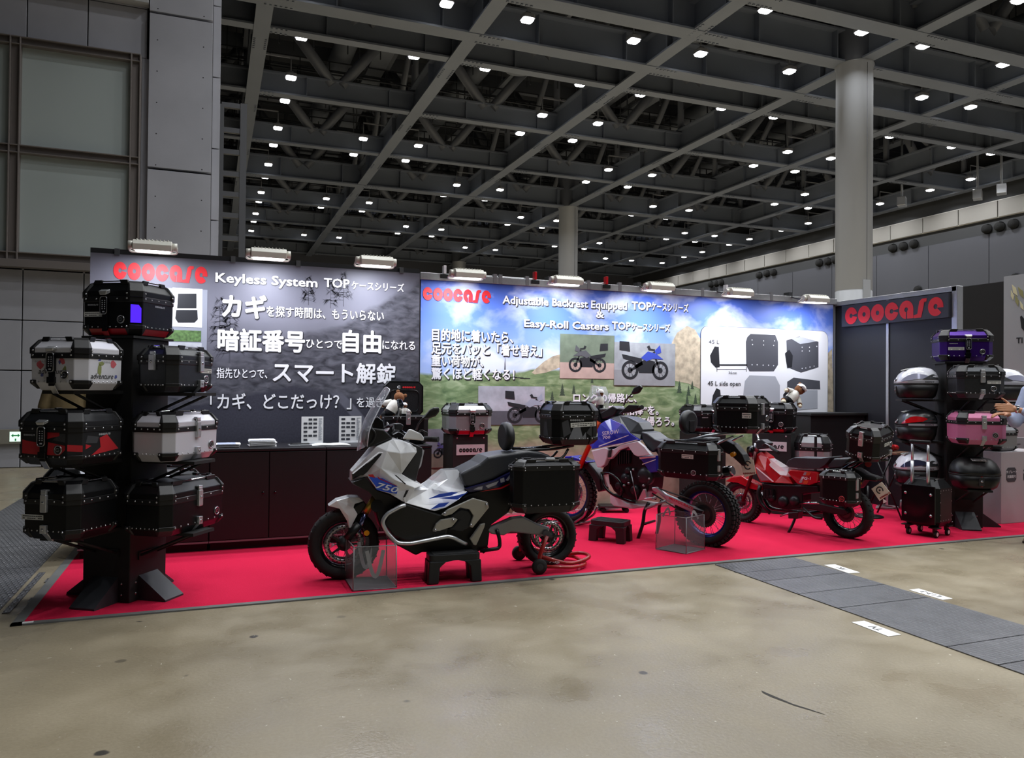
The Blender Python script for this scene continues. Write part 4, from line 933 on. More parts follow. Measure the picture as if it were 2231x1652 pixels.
PURP = mat('case_purple', '3f1a78', .28, .6); PINK = mat('case_pink', 'c9729a', .4, .1)
AT = rad(237.6+90)
case('luggage_case', 'glossy purple keypad case on top of the right tower', (TR[0]-.03, TR[1]-.06, 1.722), AT, .5, .34, .315, PURP, latch='keypad', stick='front')
p = on_face(TR, 237.6, .355/2+.1+.18); case('luggage_case', 'dark grey case with steel latches, upper front of the right tower', (p[0], p[1], 1.342), AT, .424, .34, .315, ALU_GREY, stick='right', brand=False)
p = on_face(TR, 237.6, .355/2+.05+.235); case('luggage_case', 'pink case with steel latches, middle front of the right tower', (p[0], p[1], .89), AT, .43, .40, .315, PINK, stick='lid', brand=False)
# ------------------------------------------------------------------ rounded plastic cases
def round_case(label, loc, rz, w, d, h, lidm, lens=None, sh=.5, group=None, dark=False, handle_sticker=True):
    """egg shaped top case: -Y is the nose with the lock; lower tub, lid, side trim, lens, lock, emblem"""
    t = thing('top_case', label, 'luggage case', loc, rz, group)
    def ring(s, z, n=40, nose=0.0):
        out = []
        for j in range(n):
            a = 2*pi*j/n; q = 2.6; ca, sa = cos(a), sin(a); x = w/2*s*abs(ca)**(2/q)*(1 if ca > 0 else -1); y = d/2*s*abs(sa)**(2/q)*(1 if sa > 0 else -1)
            if y > 0: y *= .92
            out.append(V((x, y+nose, z)))
        return out
    mb = MB(); mb.loft([ring(s, z) for s, z in ((.74, 0), (.86, h*.06), (.95, h*.22), (1.0, h*.46))], smooth=True); mb.build('lower_tub', BLK if not dark else BLK, t)
    mb = MB(); prof = [(1.005, h*.47), (1.0, h*.56), (.95, h*.7), (.84, h*.84), (.64, h*.95), (.36, h*.995), (.08, h)]
    def lidz(v): return v
    rings = [ring(s, z, nose=(.0 if z < h*.6 else d*.02)) for s, z in prof]
    for r in rings:                       # lower nose: the lid slopes to the front
        for p in r:
            if p.z > h*.5: p.z = h*.5+(p.z-h*.5)*(1-.28*max(0, -p.y/(d/2))**1.5)
    mb.loft(rings, smooth=True); mb.build('lid', lidm, t)
    mb = MB(); mb.loft([ring(1.012, h*.445), ring(1.015, h*.48)], smooth=True); mb.build('seal', BLK_M, t)
    if not dark:
        for s in (-1, 1):                 # lens and pale trim strip along each flank
            A = [(a, z0, z1) for a, z0, z1 in ((.92, .53, .60), (1.15, .53, .70), (1.45, .53, .8), (1.8, .56, .84), (2.1, .62, .82), (2.35, .70, .76))]
            def pt(a, z):
                zz = h*z; k = min(range(len(prof)-1), key=lambda i: abs(prof[i][1]-zz)); sc = 1.0
                for (s0, z0), (s1, z1) in zip(prof, prof[1:]):
                    if z0 <= zz <= z1: sc = s0+(s1-s0)*(zz-z0)/(z1-z0)
                q = 2.6; th = -pi/2+a; ca, sa = cos(th), sin(th); x = w/2*sc*abs(ca)**(2/q)*1.02*s; y = d/2*sc*abs(sa)**(2/q)*(1 if sa > 0 else -1)*1.02
                if y > 0: y *= .92
                return V((abs(x)*s, y, h*.5+(zz-h*.5)*(1-.28*max(0, -y/(d/2))**1.5)+.002))
            vs = []
            for k in range(13):
                a = .5+1.5*k/12; top = .56+.24*sin(pi*min(1, k/12))**.7; vs += [pt(a, .55+.1*(k/12)), pt(a, max(top, .56+.1*(k/12)))]
            mb = MB(); mb.add(vs, [(2*j, 2*j+1, 2*j+3, 2*j+2) for j in range(12)], True); mb.build('reflector_lens', lens, t)
            vs = []
            for k in range(11): a = .95+1.9*k/10; vs += [pt(a, .485), pt(a, .555)]
            mb = MB(); mb.add(vs, [(2*j, 2*j+1, 2*j+3, 2*j+2) for j in range(10)], True); tr = mb.build('side_trim', mat('trim_pale', 'b9bac2', .3, .3), t)
            if s == 1:
                lm, wd = logo_mb(.012)
                q = pt(pi/2+.15, .52); letters(lm, 'brand_lettering', INK, tr, (q.x+.004, q.y-.03, q.z-.006), rz=pi/2)
            vs = []
            for k in range(9): a = 1.55+1.1*k/8; vs += [pt(a, .6), pt(a, .6+.16*sin(pi*k/8)**.8+.005)]
            for p in vs: p.x += s*.002
            mb = MB(); mb.add(vs, [(2*j, 2*j+1, 2*j+3, 2*j+2) for j in range(8)], True); mb.build('dark_side_panel', GREY_D, t)
        emblem(t, (0, -d/2*.985, h*.6), .022, ring=STEEL, disc=BLK, rx=-.5)
    mb = MB(); mb.box((0, -d/2+.012, h*.27), (.05, .03, .09)); lk = mb.build('lock', GREY_D, t, bevel=.008); mb = MB(); mb.lathe([(.0005, .004), (.012, .003), (.012, 0)], (0, -d/2-.003, h*.27), (0, -1, 0), n=14); mb.build('lock_cylinder', STEEL, lk)
    mb = MB()
    for z in (.14, .4) if dark else (): mb.lathe([(.0005, .005), (.013, .003), (.013, 0)], (0, -d/2+.004, h*z), (0, -1, 0), n=12)
    if dark: mb.build('red_reflector', mat('dark_red_lens', '8a1a1a', .3), lk)
    if handle_sticker:
        sticker(t, (0, -d*.28, h*.93), .13, .05, M.Rotation(-pi/2+.35, 3, 'X'))
        if not dark: sticker(t, (0, d*.12, h*1.01), .1, .05, M.Rotation(-pi/2-.05, 3, 'X'))
    return t
PEARL = mat('pearl_white', 'd9dae2', .25, coat=.4); CLEAR = mat('smoked_lens', '3a3d55', .12, .3); REDL = mat('red_lens', 'b20f16', .12, coat=.5)
AF = rad(147.6+90)
p = on_face(TR, 147.6, .355/2+.03+.2)
round_case('white and black rounded top case, uppermost on the left flank of the right tower', (p[0], p[1], 1.33), AF, .43, .42, .33, PEARL, mat('pale_lens', 'aeb0c8', .15, .3))
round_case('black rounded top case with red lens on the left flank of the right tower', (p[0], p[1], .885), AF, .43, .40, .33, mat('case_black_lid', '1b1c1f', .3), REDL)
round_case('white rounded top case behind the telescopic trolley handle at the right tower', (p[0], p[1], .42), AF, .43, .42, .345, PEARL, CLEAR)
p = on_face(TR, 237.6, .355/2+.05+.2); round_case('plain black rounded top case, lowest on the front of the right tower', (p[0], p[1], .445), AT, .44, .38, .31, BLK, dark=True)
p = on_face(TR, 327.6, .355/2+.05+.2); round_case('white and black rounded top case behind the dark grey case, at the right picture edge', (p[0], p[1], 1.32), rad(327.6+90), .43, .42, .33, PEARL, mat('pale_lens', 'aeb0c8', .15, .3))
# ------------------------------------------------------------------ pedestals with word mark signs
def pedestal(loc, rz, w, d, h, label, sign=True):
    t = thing('pedestal', label, 'display stand', (loc[0], loc[1], .008), rz); mb = MB(); mb.box2((-w/2, -d/2, 0), (w/2, d/2, h)); mb.build('column', BLK_M, t, bevel=.005)
    mb = MB()
    for x in (-w*.38, w*.38): mb.lathe([(.008, 0), (.0005, .004)], (x, -d/2, h-.03), (0, -1, 0), n=8)
    mb.build('screws', STEEL, t)
    if sign:
        mb = MB(); mb.box2((-w*.4, -d/2-.006, h-.2), (w*.4, -d/2, h-.095)); s = mb.build('sign_plate', mat('sign_white', 'd2cdd2', .5), t); lm, wd = logo_mb(.04); k = w*.66/wd
        for q in lm.v: q.x *= k
        letters(lm, 'sign_lettering', INK, s, (-w*.33, -d/2-.008, h-.172))
    return t
q = onY(1026, 948, 7.35); pedestal((q.x, 7.53, 0), 0, .37, .34, q.z-.008, 'black pedestal with white sign beneath the silver and red case, left of the backrest')
case('luggage_case', 'silver keypad case with red foot strip on the pedestal behind the white scooter seat', (q.x-.0, 7.5, q.z+.004), 0, .44, .37, .3, mat('case_satin_silver', '9a999f', .38, .45), mat('lid_satin_silver', 'b4b6bc', .3, .4), latch='keypad', red=True, stick=None)
q2 = onY(1690, 942, 7.3); a2 = rad(-50); q2 = onP(1693, 944, V((5.55, 7.25, 0)), V((FW.x, FW.y, 0)))
pedestal((q2.x+.06, q2.y+.12, 0), a2, .42, .36, q2.z-.008, 'black pedestal with white sign partly behind the red motorcycle handlebar')
case('luggage_case', 'black keypad case with dark red foot strip under the leaning plush bear', (q2.x+.06, q2.y+.12, q2.z+.004), a2, .44, .37, .33, ALU_BLK, latch='keypad', red=True, stick=None)
PED2 = (q2.x+.06, q2.y+.12, q2.z+.33)
q3 = onY(1524, 942, 7.35); pedestal((q3.x+.16, 7.52, 0), 0, .4, .34, q3.z-.008, 'black pedestal behind the blue motorcycle tail', sign=False)
case('luggage_case', 'black case on a pedestal against the blue wall, behind the round backrest', (q3.x+.16, 7.5, q3.z+.004), 0, .46, .38, .29, ALU_BLK, latch='keypad', stick=None)
# silver upright case on a low black plinth, black counter and side table
q4 = onP(1772, 1000, V((6.2, 6.9, 0)), V((FW.x, FW.y, 0)))
pl = thing('low_plinth', 'low black plinth under the upright silver case', 'display stand', (q4.x, q4.y, .008), rad(-50)); mb = MB(); mb.box2((-.2, -.16, 0), (.2, .16, .42)); mb.build('block', BLK_M, pl, bevel=.006)
k = case('luggage_case', 'upright silver case with black centre stripe standing in front of the black counter', (q4.x, q4.y, .43), rad(-50), .36, .3, zat(1772, 948, V((q4.x, q4.y, 0)))-.43, SILV, latch='none', stick='lid', brand=False, emb=False)
decal(k, 'black_stripe', BLK, [[(.62, .1), (.74, .1), (.74, .98), (.62, .98)]], off=.004)
c0, c1 = onY(1757, 900, 7.45), onY(1880, 904, 7.45)
ct = thing('counter', 'plain black counter in the right corner in front of the black side wall', 'counter', ((c0.x+c1.x)/2, 7.5, .008)); W = c1.x-c0.x
mb = MB(); mb.box2((-W/2+.02, -.1, 0), (W/2-.02, .25, c0.z-.04)); mb.build('body', mat('counter_black', '121114', .6), ct, bevel=.005); mb = MB(); mb.box2((-W/2, -.13, c0.z-.04), (W/2, .27, c0.z-.008)); mb.build('worktop', BLK_M, ct, bevel=.004)
tb = onP(1938, 984, V((6.95, 6.55, 0)), V((FW.x, FW.y, 0)))
st = thing('side_table', 'small folding side table behind the red motorcycle tail', 'table', (tb.x, tb.y, .008), .3); mb = MB(); mb.box2((-.16, -.16, tb.z-.03), (.16, .16, tb.z-.008)); mb.build('tabletop', mat('table_wood', '6b4a35', .5), st, bevel=.004)
for sx in (-1, 1): mb = MB(); mb.tube([(sx*.14, -.17*1.2, 0), (sx*.14, .1, tb.z-.03)], .01, 6); mb.tube([(sx*.14, .17*1.2, 0), (sx*.14, -.1, tb.z-.03)], .01, 6); mb.build('leg', BLK, st)
mb = MB()
for k in range(5): mb.ball((tb.x-.06+.035*k, tb.y+.02*(k % 2), tb.z+.03+.012*(k % 3)), (.045, .05, .035), 10)
tag(mb.build('red_pouch', mat('red_gloss', 'b8141a', .15, coat=.5)), 'glossy red crumpled pouch lying on the small side table', 'pouch')
q = onZ(1885, 1128); mb = MB(); mb.lathe([(.16, 0), (.16, .012), (.05, .02), (.015, .022)], (q.x+.04, q.y, .008), n=28, caps=True); mb.cyl((q.x+.04, q.y, .02), (q.x+.04, q.y, .35), .012); tag(mb.build('pole_base', BLK), 'flat round black pole base on the carpet behind the red motorcycle wheel', 'pole base')
q = onZ(1932, 1111); mb = MB(); mb.tube([(q.x+cos(a*.35)*(.13+.012*sin(a)), q.y+sin(a*.35)*(.1+.01*cos(a*1.3)), .016+.0004*a) for a in range(70)], .005, 6); tag(mb.build('cable_coil', mat('cable_grey', '8b8689', .6)), 'loose coil of thin grey cable on the red carpet', 'cable')
q = onZ(1967, 1112); mb = MB(); mb.lathe([(.0, 0), (.033, 0), (.033, .1), (.025, .115), (0, .116)], (q.x, q.y, .008), n=20); tag(mb.build('drink_can', SILV), 'silver drink can standing on the carpet near the trolley case', 'can')
# ------------------------------------------------------------------ telescopic trolley case
g0 = onZ(2022, 1172)
TC = (g0.x+.1, g0.y+.1)
ta = rad(-75)
t = thing('trolley_case', 'black riveted trolley case with extended silver handle on white hubbed casters', 'suitcase', (TC[0], TC[1], .008), ta)
w_, d_, h0, h1 = .36, .33, .1, .55
mb = MB(); mb.loft([[V((x, y, z)) for x, y in octo(w_-2*i, d_-2*i, .05)] for z, i in ((h0, .03), (h0+.05, 0), (h1-.08, 0), (h1, .05))], smooth=False); mb.build('body', ALU_BLK, t, bevel=.004)
mb = MB(); mb.box2((-w_/2+.02, -d_/2-.012, h0+.03), (w_/2-.02, -d_/2, h1-.06)); mb.build('back_plate', BLK_G, t, bevel=.004)
rv = MB()
for z in (h0+.065, h1-.1):
    for f in (-.4, -.2, 0, .2, .4):
        for s in (-1, 1): rv.lathe([(.0065, 0), (.0005, .004)], (s*w_/2, f*d_*.8, z), (s, 0, 0), n=8); rv.lathe([(.0065, 0), (.0005, .004)], (f*w_*.75, s*d_/2, z), (0, s, 0), n=8)
for z in (h0+.12, h0+.24, h0+.33):
    for s in (-1, 1): rv.lathe([(.0065, 0), (.0005, .004)], (w_/2, s*(d_/2-.055), z), (1, 0, 0), n=8)
for x in (-.12, .12):
    for z in (h0+.11, h1-.14): rv.lathe([(.014, 0), (.013, .004), (.0005, .006)], (x, -d_/2-.012, z), (0, -1, 0), n=10)
rv.build('rivet_pattern', STEEL, t)
hz = zat(2002, 966, V((TC[0], TC[1], 0)))
for x in (-.075, .075):
    mb = MB(); mb.cyl((x, -d_/2+.03, h1-.1), (x, -d_/2+.03, h1+.17), .0155, n=12); mb.cyl((x, -d_/2+.03, h1+.17), (x, -d_/2+.03, hz), .012, n=12); mb.build('handle_tube', SILV, t)
mb = MB(); mb.box((0, -d_/2+.03, hz+.01), (.2, .035, .035)); mb.build('handle_grip', BLK, t, bevel=.01)
for s in (-1, 1): mb = MB(); mb.box((s*(w_/2-.06), 0, h1+.004), (.012, .2, .008)); mb.build('tie_down_rail', CHROME, t)
for sx in (-1, 1):
    for sy in (-1, 1):
        mb = MB(); x, y = sx*.13, sy*.115; mb.box((x, y, h0-.006), (.09, .08, .012)); mb.box((x, y, .075), (.03, .04, .05)); cs = mb.build('caster', BLK, t, bevel=.003); mb = MB(); mb.lathe([(.02, -.012), (.033, -.012), (.035, 0), (.033, .012), (.02, .012)], (x+.012, y, .035), (1, 0, 0), n=20); mb.i = 1; mb.lathe([(.0005, .014), (.02, .013)], (x+.012, y, .035), (1, 0, 0), n=16); mb.lathe([(.0005, -.014), (.02, -.013)], (x+.012, y, .035), (1, 0, 0), n=16); mb.build('caster_wheel', [RUBBER, WHT], cs)
# ------------------------------------------------------------------ neighbour's white pedestal with silver case
q = onZ(2181, 1144); nb = thing('pedestal', 'white pedestal with black hexagon labels at the right picture edge', 'display stand', (q.x, q.y, .008), .0)
zt_ = zat(2181, 985, q); mb = MB(); mb.box2((0, 0, 0), (.75, .35, zt_-.01)); mb.build('column', mat('pedestal_white', 'a59fa3', .6), nb, bevel=.004)
def hexlabel(cx, body):
    a = onY(cx, 1035, q.y); z = a.z; x = a.x-q.x; mb = MB(); mb.prismY([(x-.075, z+.045), (x-.05, z+.07), (x+.05, z+.07), (x+.075, z+.045), (x+.075, z-.055), (x+.05, z-.08), (x-.05, z-.08), (x-.075, z-.055)], -.004, -.001); L_ = mb.build('hexagon_label', mat('label_dark', '3a3a40', .6), nb)
    for i, s in enumerate(body): tm, (u, v) = text_mb(s, .034, .008); letters(tm, 'lettering', LETW, L_, (x-(u+v)/2, -.006, z+.012-.05*i))
hexlabel(2203, ('外プレート', '凹面取り')); hexlabel(2240, ('内フレーム', '面取り'))
case('luggage_case', 'silver case with black lid band on the white pedestal', (q.x+.17, q.y+.19, zt_+.0), 0, .36, .3, .27, mat('case_dull_silver', '8f8f90', .4, .4), SILV, latch='none', stick='lid', brand=False, emb=False)
mb = MB(); z = onY(2205, 985, 6.3).z; a, b_ = onY(2183, 955, 6.25), onY(2231, 1012, 6.25); mb.box2((a.x, 6.25, 0), (b_.x+.3, 6.3, a.z)); tag(mb.build('speech_board', mat('board_grey', '8f9296', .6)), 'grey cut out board with Japanese lettering behind the silver case', 'sign')
t_ = bpy.data.objects['speech_board']; tm, ab = text_mb('セフリー', .07, .01); letters(tm, 'lettering', INK, t_, (a.x+.03, 6.246, a.z-.1)); tm, ab = text_mb('ーベリ', .07, .01); letters(tm, 'lettering', INK, t_, (a.x+.1, 6.246, a.z-.28))
# ------------------------------------------------------------------ black cabinets and what stands on them
ZC = onY(600, 976.5, 6.95).z
for i, (x0, x1) in enumerate(((-.97, -.004), (0, .955), (.96, 1.92))):
    cb = thing('cabinet', ('low black cabinet behind the left display tower', 'low black cabinet in the middle of the row, beneath the stacked brochures', 'low black cabinet behind the white scooter front wheel')[i], 'cabinet', (x0, 6.95, .008))
    W = x1-x0; mb = MB(); mb.box2((0, .02, .06), (W, .63, ZC-.03)); mb.box2((.01, .05, 0), (W-.01, .6, .06)); mb.build('carcass', BLK_M, cb)
    mb = MB(); mb.box2((0, -.005, ZC-.03), (W, .635, ZC-.008)); mb.build('worktop', mat('cabinet_top', '1d1c20', .35), cb, bevel=.003)
    for k in range(2):
        mb = MB(); mb.box2((k*W/2+.004, 0, .09), ((k+1)*W/2-.004, .02, ZC-.04)); dr = mb.build('door', mat('cabinet_black', '0f0e10', .5), cb, bevel=.002); mb = MB(); mb.lathe([(.012, 0), (.01, .006), (.0005, .007)], (W/2+(-.05 if k == 0 else .05), 0, ZC*.55), (0, -1, 0), n=12); mb.build('knob', BLK_G, dr)
    mb = MB(); mb.box2((0, .0, .07), (W, .012, .085)); mb.build('plinth_strip', mat('dull_steel', '77757a', .4, .6), cb)
ZT = ZC+.0
def stack(x0, x1, n, th, label, seed, tint='dfe1ea'):
    a, b_ = onY(x0, 972, 7.12), onY(x1, 972, 7.12); R2 = random.Random(seed); W = b_.x-a.x
    for k in range(n):
        mb = MB(); P = []
        for (u, v) in ((-.5, -.12), (.5, -.12), (.5, .12), (-.5, .12)): P.append(V((u*W, v, 0)))
        cv = [[V((u*W, v, .004*sin((u+.5)*pi)*.5)) for v in (-.11, .11)] for u in (-.5, -.25, 0, .25, .5)]
        mb.loft([[c[0], c[1], c[1]+V((0, 0, th*.9)), c[0]+V((0, 0, th*.9))] for c in cv], smooth=False); mb.i = 1; mb.box2((-W*.46, -.108, th*.9+.0016), (W*.3, .1, th*.9+.0022))
        o = mb.build('brochure', [PAPER, mat('brochure_'+tint, tint, .5)]); o.location = ((a.x+b_.x)/2+R2.uniform(-.01, .01), 7.2+R2.uniform(-.008, .008), ZT+.0005+k*(th+.0022)); o.rotation_euler.z = R2.uniform(-.05, .05)
        tag(o, label, 'brochure', label)
stack(470, 523, 5, .004, 'bluish brochure in the loose pile at the left end of the cabinets', 1, 'aab4d8'); stack(544, 601, 9, .0045, 'white brochure in the tall pile in the middle of the cabinets', 2)
for i, (x0, x1, y0, y1) in enumerate(((657, 704, 908, 966), (739, 787, 907, 966))):
    a, b_ = onY(x0, y0, 7.42), onY(x1, y1, 7.42); W = b_.x-a.x; t = thing('price_sheet', ('upright white product sheet in front of the dark wall, the one nearer the brochures', 'upright white product sheet in front of the dark wall, just left of the motorcycle windscreen')[i], 'leaflet', ((a.x+b_.x)/2, 7.42, ZT))
    Hs = a.z-ZT; mb = MB(); mb.box2((-W/2, 0, .004), (W/2, .003, Hs)); mb.build('sheet', PAPER, t); mb = MB(); mb.box2((-W/2, -.03, 0), (W/2, .04, .004)); mb.build('holder_foot', mat('acrylic', 'cfd4da', .1, alpha=.5), t); R2 = random.Random(i); mb = MB()
    for r in range(6):
        for c_ in range(3):
            if R2.random() < .8: x = -W*.4+c_*W*.22; z = Hs*(.9-.15*r); mb.box2((x, -.0015, z-Hs*.045), (x+W*.17, 0, z+Hs*.03))
    mb.build('printed_pictures', mat('tiny_pictures', '34363e', .6), t); mb = MB()
    for r in range(22): z = Hs*(.93-.038*r); mb.box2((W*.28, -.0012, z), (W*R2.uniform(.36, .46), 0, z+.003))
    mb.build('printed_lines', mat('tiny_print', '9aa0ac', .6), t)
a = onY(655, 968, 7.1); t = thing('pen_tray', 'silver and black pen tray on the cabinet below the product sheets', 'tray', (a.x, 7.15, ZT)); mb = MB(); mb.box2((-.1, -.05, 0), (.1, .05, .014)); mb.build('tray', SILV, t, bevel=.004)
for k in range(4): mb = MB(); mb.cyl((-.09+.01*k, -.035+.02*k, .02), (.08, -.03+.022*k, .02), .005, n=8); mb.build('pen', BLK, t)
a = onY(722, 968, 7.1); mb = MB(); mb.loft([[(x, -.1, .001), (x, .1, .001), (x, .1, z), (x, -.1, z)] for x, z in ((-.17, .006), (-.09, .016), (0, .011), (.09, .016), (.17, .006))], smooth=True); o = mb.build('open_catalogue', PAPER, loc=(a.x, 7.17, ZT)); tag(o, 'open white catalogue lying on the cabinet beside the windscreen', 'catalogue')
mb = MB(); a = onY(300, 972, 7.12); mb.box2((a.x-.1, 7.1, ZT), (a.x+.1, 7.35, ZT+.02)); tag(mb.build('flyer_block', PAPER), 'block of white flyers on the cabinet behind the left tower', 'flyers')
# ---- opened black case on the right end of the cabinets
a, b_ = onY(842, 935, 7.05), onY(937, 935, 7.05); W = b_.x-a.x
oc = case('open_luggage_case', 'opened black case with raised lined lid on the right end of the cabinets', ((a.x+b_.x)/2, 7.27, ZT), 0, W, .4, (zat(890, 910, V((a.x, 7.1, 0)))-ZT)/.7, ALU_BLK, latch='metal', stick=None, brand=False, opened=True, emb=False)
hb = oc['wdh'][2]*.72; l0, l1 = onY(838, 832, 7.46), onY(921, 906, 7.46); Lw = l1.x-l0.x; cx_ = (l0.x+l1.x)/2-oc.location.x; Lh = l0.z-l1.z+.02
mb = MB(); cc = (l0.z+l1.z)/2-ZT
mb.loft([[V((cx_+x, y, cc+z)) for x, z in octo(Lw*s, Lh*s, .05)] for y, s in ((.17, 1.0), (.24, 1.0), (.3, .86))], smooth=False); ol = mb.build('raised_lid', ALU_BLK, oc, bevel=.004)
mb = MB(); mb.prism([V((cx_+x, .168, cc+z)) for x, z in octo(Lw*.9, Lh*.88, .03)], (0, .004, 0)); mb.build('quilted_lining', mat('black_leather', '1c1c1f', .35, bump=.3, scale=60), ol); mb = MB(); mb.tube([V((cx_+x, .165, cc-.02+z)) for x, z in rrect(Lw*.74, Lh*.6, .04)], .005, 6, closed=True); mb.build('pocket_piping', BLK_G, ol)
lm, wd = logo_mb(.018); letters(lm, 'brand_lettering', LOGO_RED, ol, (cx_-.02, .163, cc+Lh*.3)); lm = MB(); lm.add([(cos(rad(40+280*k/14))*q, 0, sin(rad(40+280*k/14))*q*.7) for k in range(15) for q in (.01, .02)], [(2*k, 2*k+1, 2*k+3, 2*k+2) for k in range(14)]); letters(lm, 'brand_mark', WHT, ol, (cx_-.055, .163, cc+Lh*.33))
# ------------------------------------------------------------------ plush bears
FUR = mat('brown_plush', '7a4f2e', .95, noise=.25, scale=90, bump=.6); FUR2 = mat('cream_plush', 'e2d9c0', .95, noise=.1, scale=90, bump=.5); JKT = mat('white_jacket', 'dcdad2', .8, noise=.05, scale=40, bump=.2); TRS = mat('black_trousers', '17181c', .8); CAPM = mat('white_cap', 'e8e8e8', .6)
def bear(label, loc, rot, s, cap=True, jacket=JKT, fur=FUR):
    t = thing('plush_bear', label, 'plush toy', loc); t.rotation_euler = rot; t.scale = (s, s, s)
    mb = MB(); mb.ball((0, 0, .42), (.085, .08, .08), 14); mb.ball((0, -.07, .4), (.04, .035, .03), 10); mb.ball((0, 0, .24), (.08, .07, .12), 12)
    for e in (-1, 1): mb.ball((e*.065, 0, .49), (.03, .018, .03), 10); mb.tube([(e*.07, 0, .31), (e*.14, -.03, .25), (e*.17, -.08, .2)], [.032, .034, .036], 10); mb.tube([(e*.045, 0, .15), (e*.07, -.05, .06), (e*.075, -.1, .02)], [.045, .045, .042], 10)
    mb.build('body', fur, t)
    mb = MB(); mb.lathe([(.05, .355), (.082, .31), (.09, .24), (.088, .17)], n=18)
    for e in (-1, 1): mb.tube([(e*.07, 0, .31), (e*.14, -.03, .252), (e*.155, -.055, .225)], [.038, .04, .042], 12)
    mb.build('jacket', jacket, t); mb = MB(); mb.lathe([(.088, .18), (.08, .13), (.03, .1)], n=16)
    for e in (-1, 1): mb.tube([(e*.045, 0, .14), (e*.07, -.05, .06)], [.05, .05], 10)
    mb.build('trousers', TRS, t); mb = MB()
    for e in (-1, 1): mb.ball((e*.077, -.115, .022), (.042, .05, .036), 10); mb.ball((e*.172, -.09, .195), (.034, .034, .034), 8)
    mb.build('paws', FUR2, t); mb = MB()
    for e in (-1, 1): mb.ball((e*.03, -.073, .44), .009, 8)
    mb.ball((0, -.102, .41), (.013, .008, .01), 8); mb.build('eyes_and_nose', BLK_G, t)
    if cap: mb = MB(); mb.lathe([(.088, .44), (.085, .48), (.06, .51), (.001, .52)], n=18); mb.prismZ([(-.06, -.07), (-.05, -.14), (.05, -.14), (.06, -.07)], .44, .45); mb.build('cap', CAPM, t)
    return t
z1 = ZT+hb
q = onY(858, 872, 7.0); bear('brown plush bear in white jacket slumped behind the scooter windscreen', (q.x-.04, 7.2, ZT+hb*.98-.04), (rad(15), rad(-28), rad(150)), .62, cap=False)
q = onY(889, 902, 7.0); bear('small plush bear with white cap on the front edge of the opened case', (q.x, 7.14, ZT+hb*.9), (0, 0, rad(150)), .3)
bear('plush bear in black and white leaning from the black case towards the white board', (PED2[0]+.1, PED2[1]-.02, PED2[2]-.03), (rad(-8), rad(48), rad(-20)), .7)
# ------------------------------------------------------------------ step stools and mesh bags
def corners(a, b, c):                     # ground pixels: near corner, its neighbours along the two sides
    A, B2, C2 = onZ(*a), onZ(*b), onZ(*c); return A, B2, C2
def stool(a, b, c, ytop, label):
    A, B2, C2 = corners(a, b, c); u = (B2-A); w = u.length; u.normalize(); v = V((-u.y, u.x, 0));
    if v.dot(C2-A) < 0: v = -v
    d = max((C2-A).dot(v), .15); o = A+u*w/2+v*d/2; h = zat(a[0], ytop, A); t = thing('step_stool', label, 'stool', (o.x, o.y, .008), atan2(u.y, u.x))
    if u.cross(v).z < 0: t.rotation_euler.z = atan2(-u.y, -u.x)
    mb = MB(); mb.prismZ(rrect(w, d, .035), h-.05, h-.008)
    for k in range(6): mb.box((0, -d/2+.03+k*(d-.06)/5, h-.006), (w-.06, .012, .005))
    mb.build('top', mat('stool_plastic', '1a1b1d', .5, bump=.05, scale=150), t, bevel=.006)
    for sx in (-1, 1):
        for sy in (-1, 1): mb = MB(); x, y = sx*(w/2-.035), sy*(d/2-.03); mb.loft([[(x+a_*.5*q+sx*e, y+b2*.5*q2+sy*e*.5, z) for a_, b2 in ((-1, -1), (1, -1), (1, 1), (-1, 1))] for z, q, q2, e in ((0, .075, .06, .008), (h*.55, .08, .065, .0), (h*.72, .12, .09, -.022), (h-.05, .17, .12, -.05))], smooth=False); mb.build('leg', MATS['stool_plastic'], t, bevel=.008)
    return t
stool((936, 1277.5), (1047, 1269.5), (924, 1266), 1212, 'black plastic step stool under the white scooter')
stool((1357, 1188.5), (1284, 1180), (1387, 1181), 1140, 'black plastic step stool between the two larger motorcycles')
MESH = mat('grey_mesh_vinyl', '85868a', .35, alpha=.36); PIPE = mat('grey_piping', '8d8f93', .4); BASEV = mat('vinyl_base', '75767a', .5, alpha=.75)
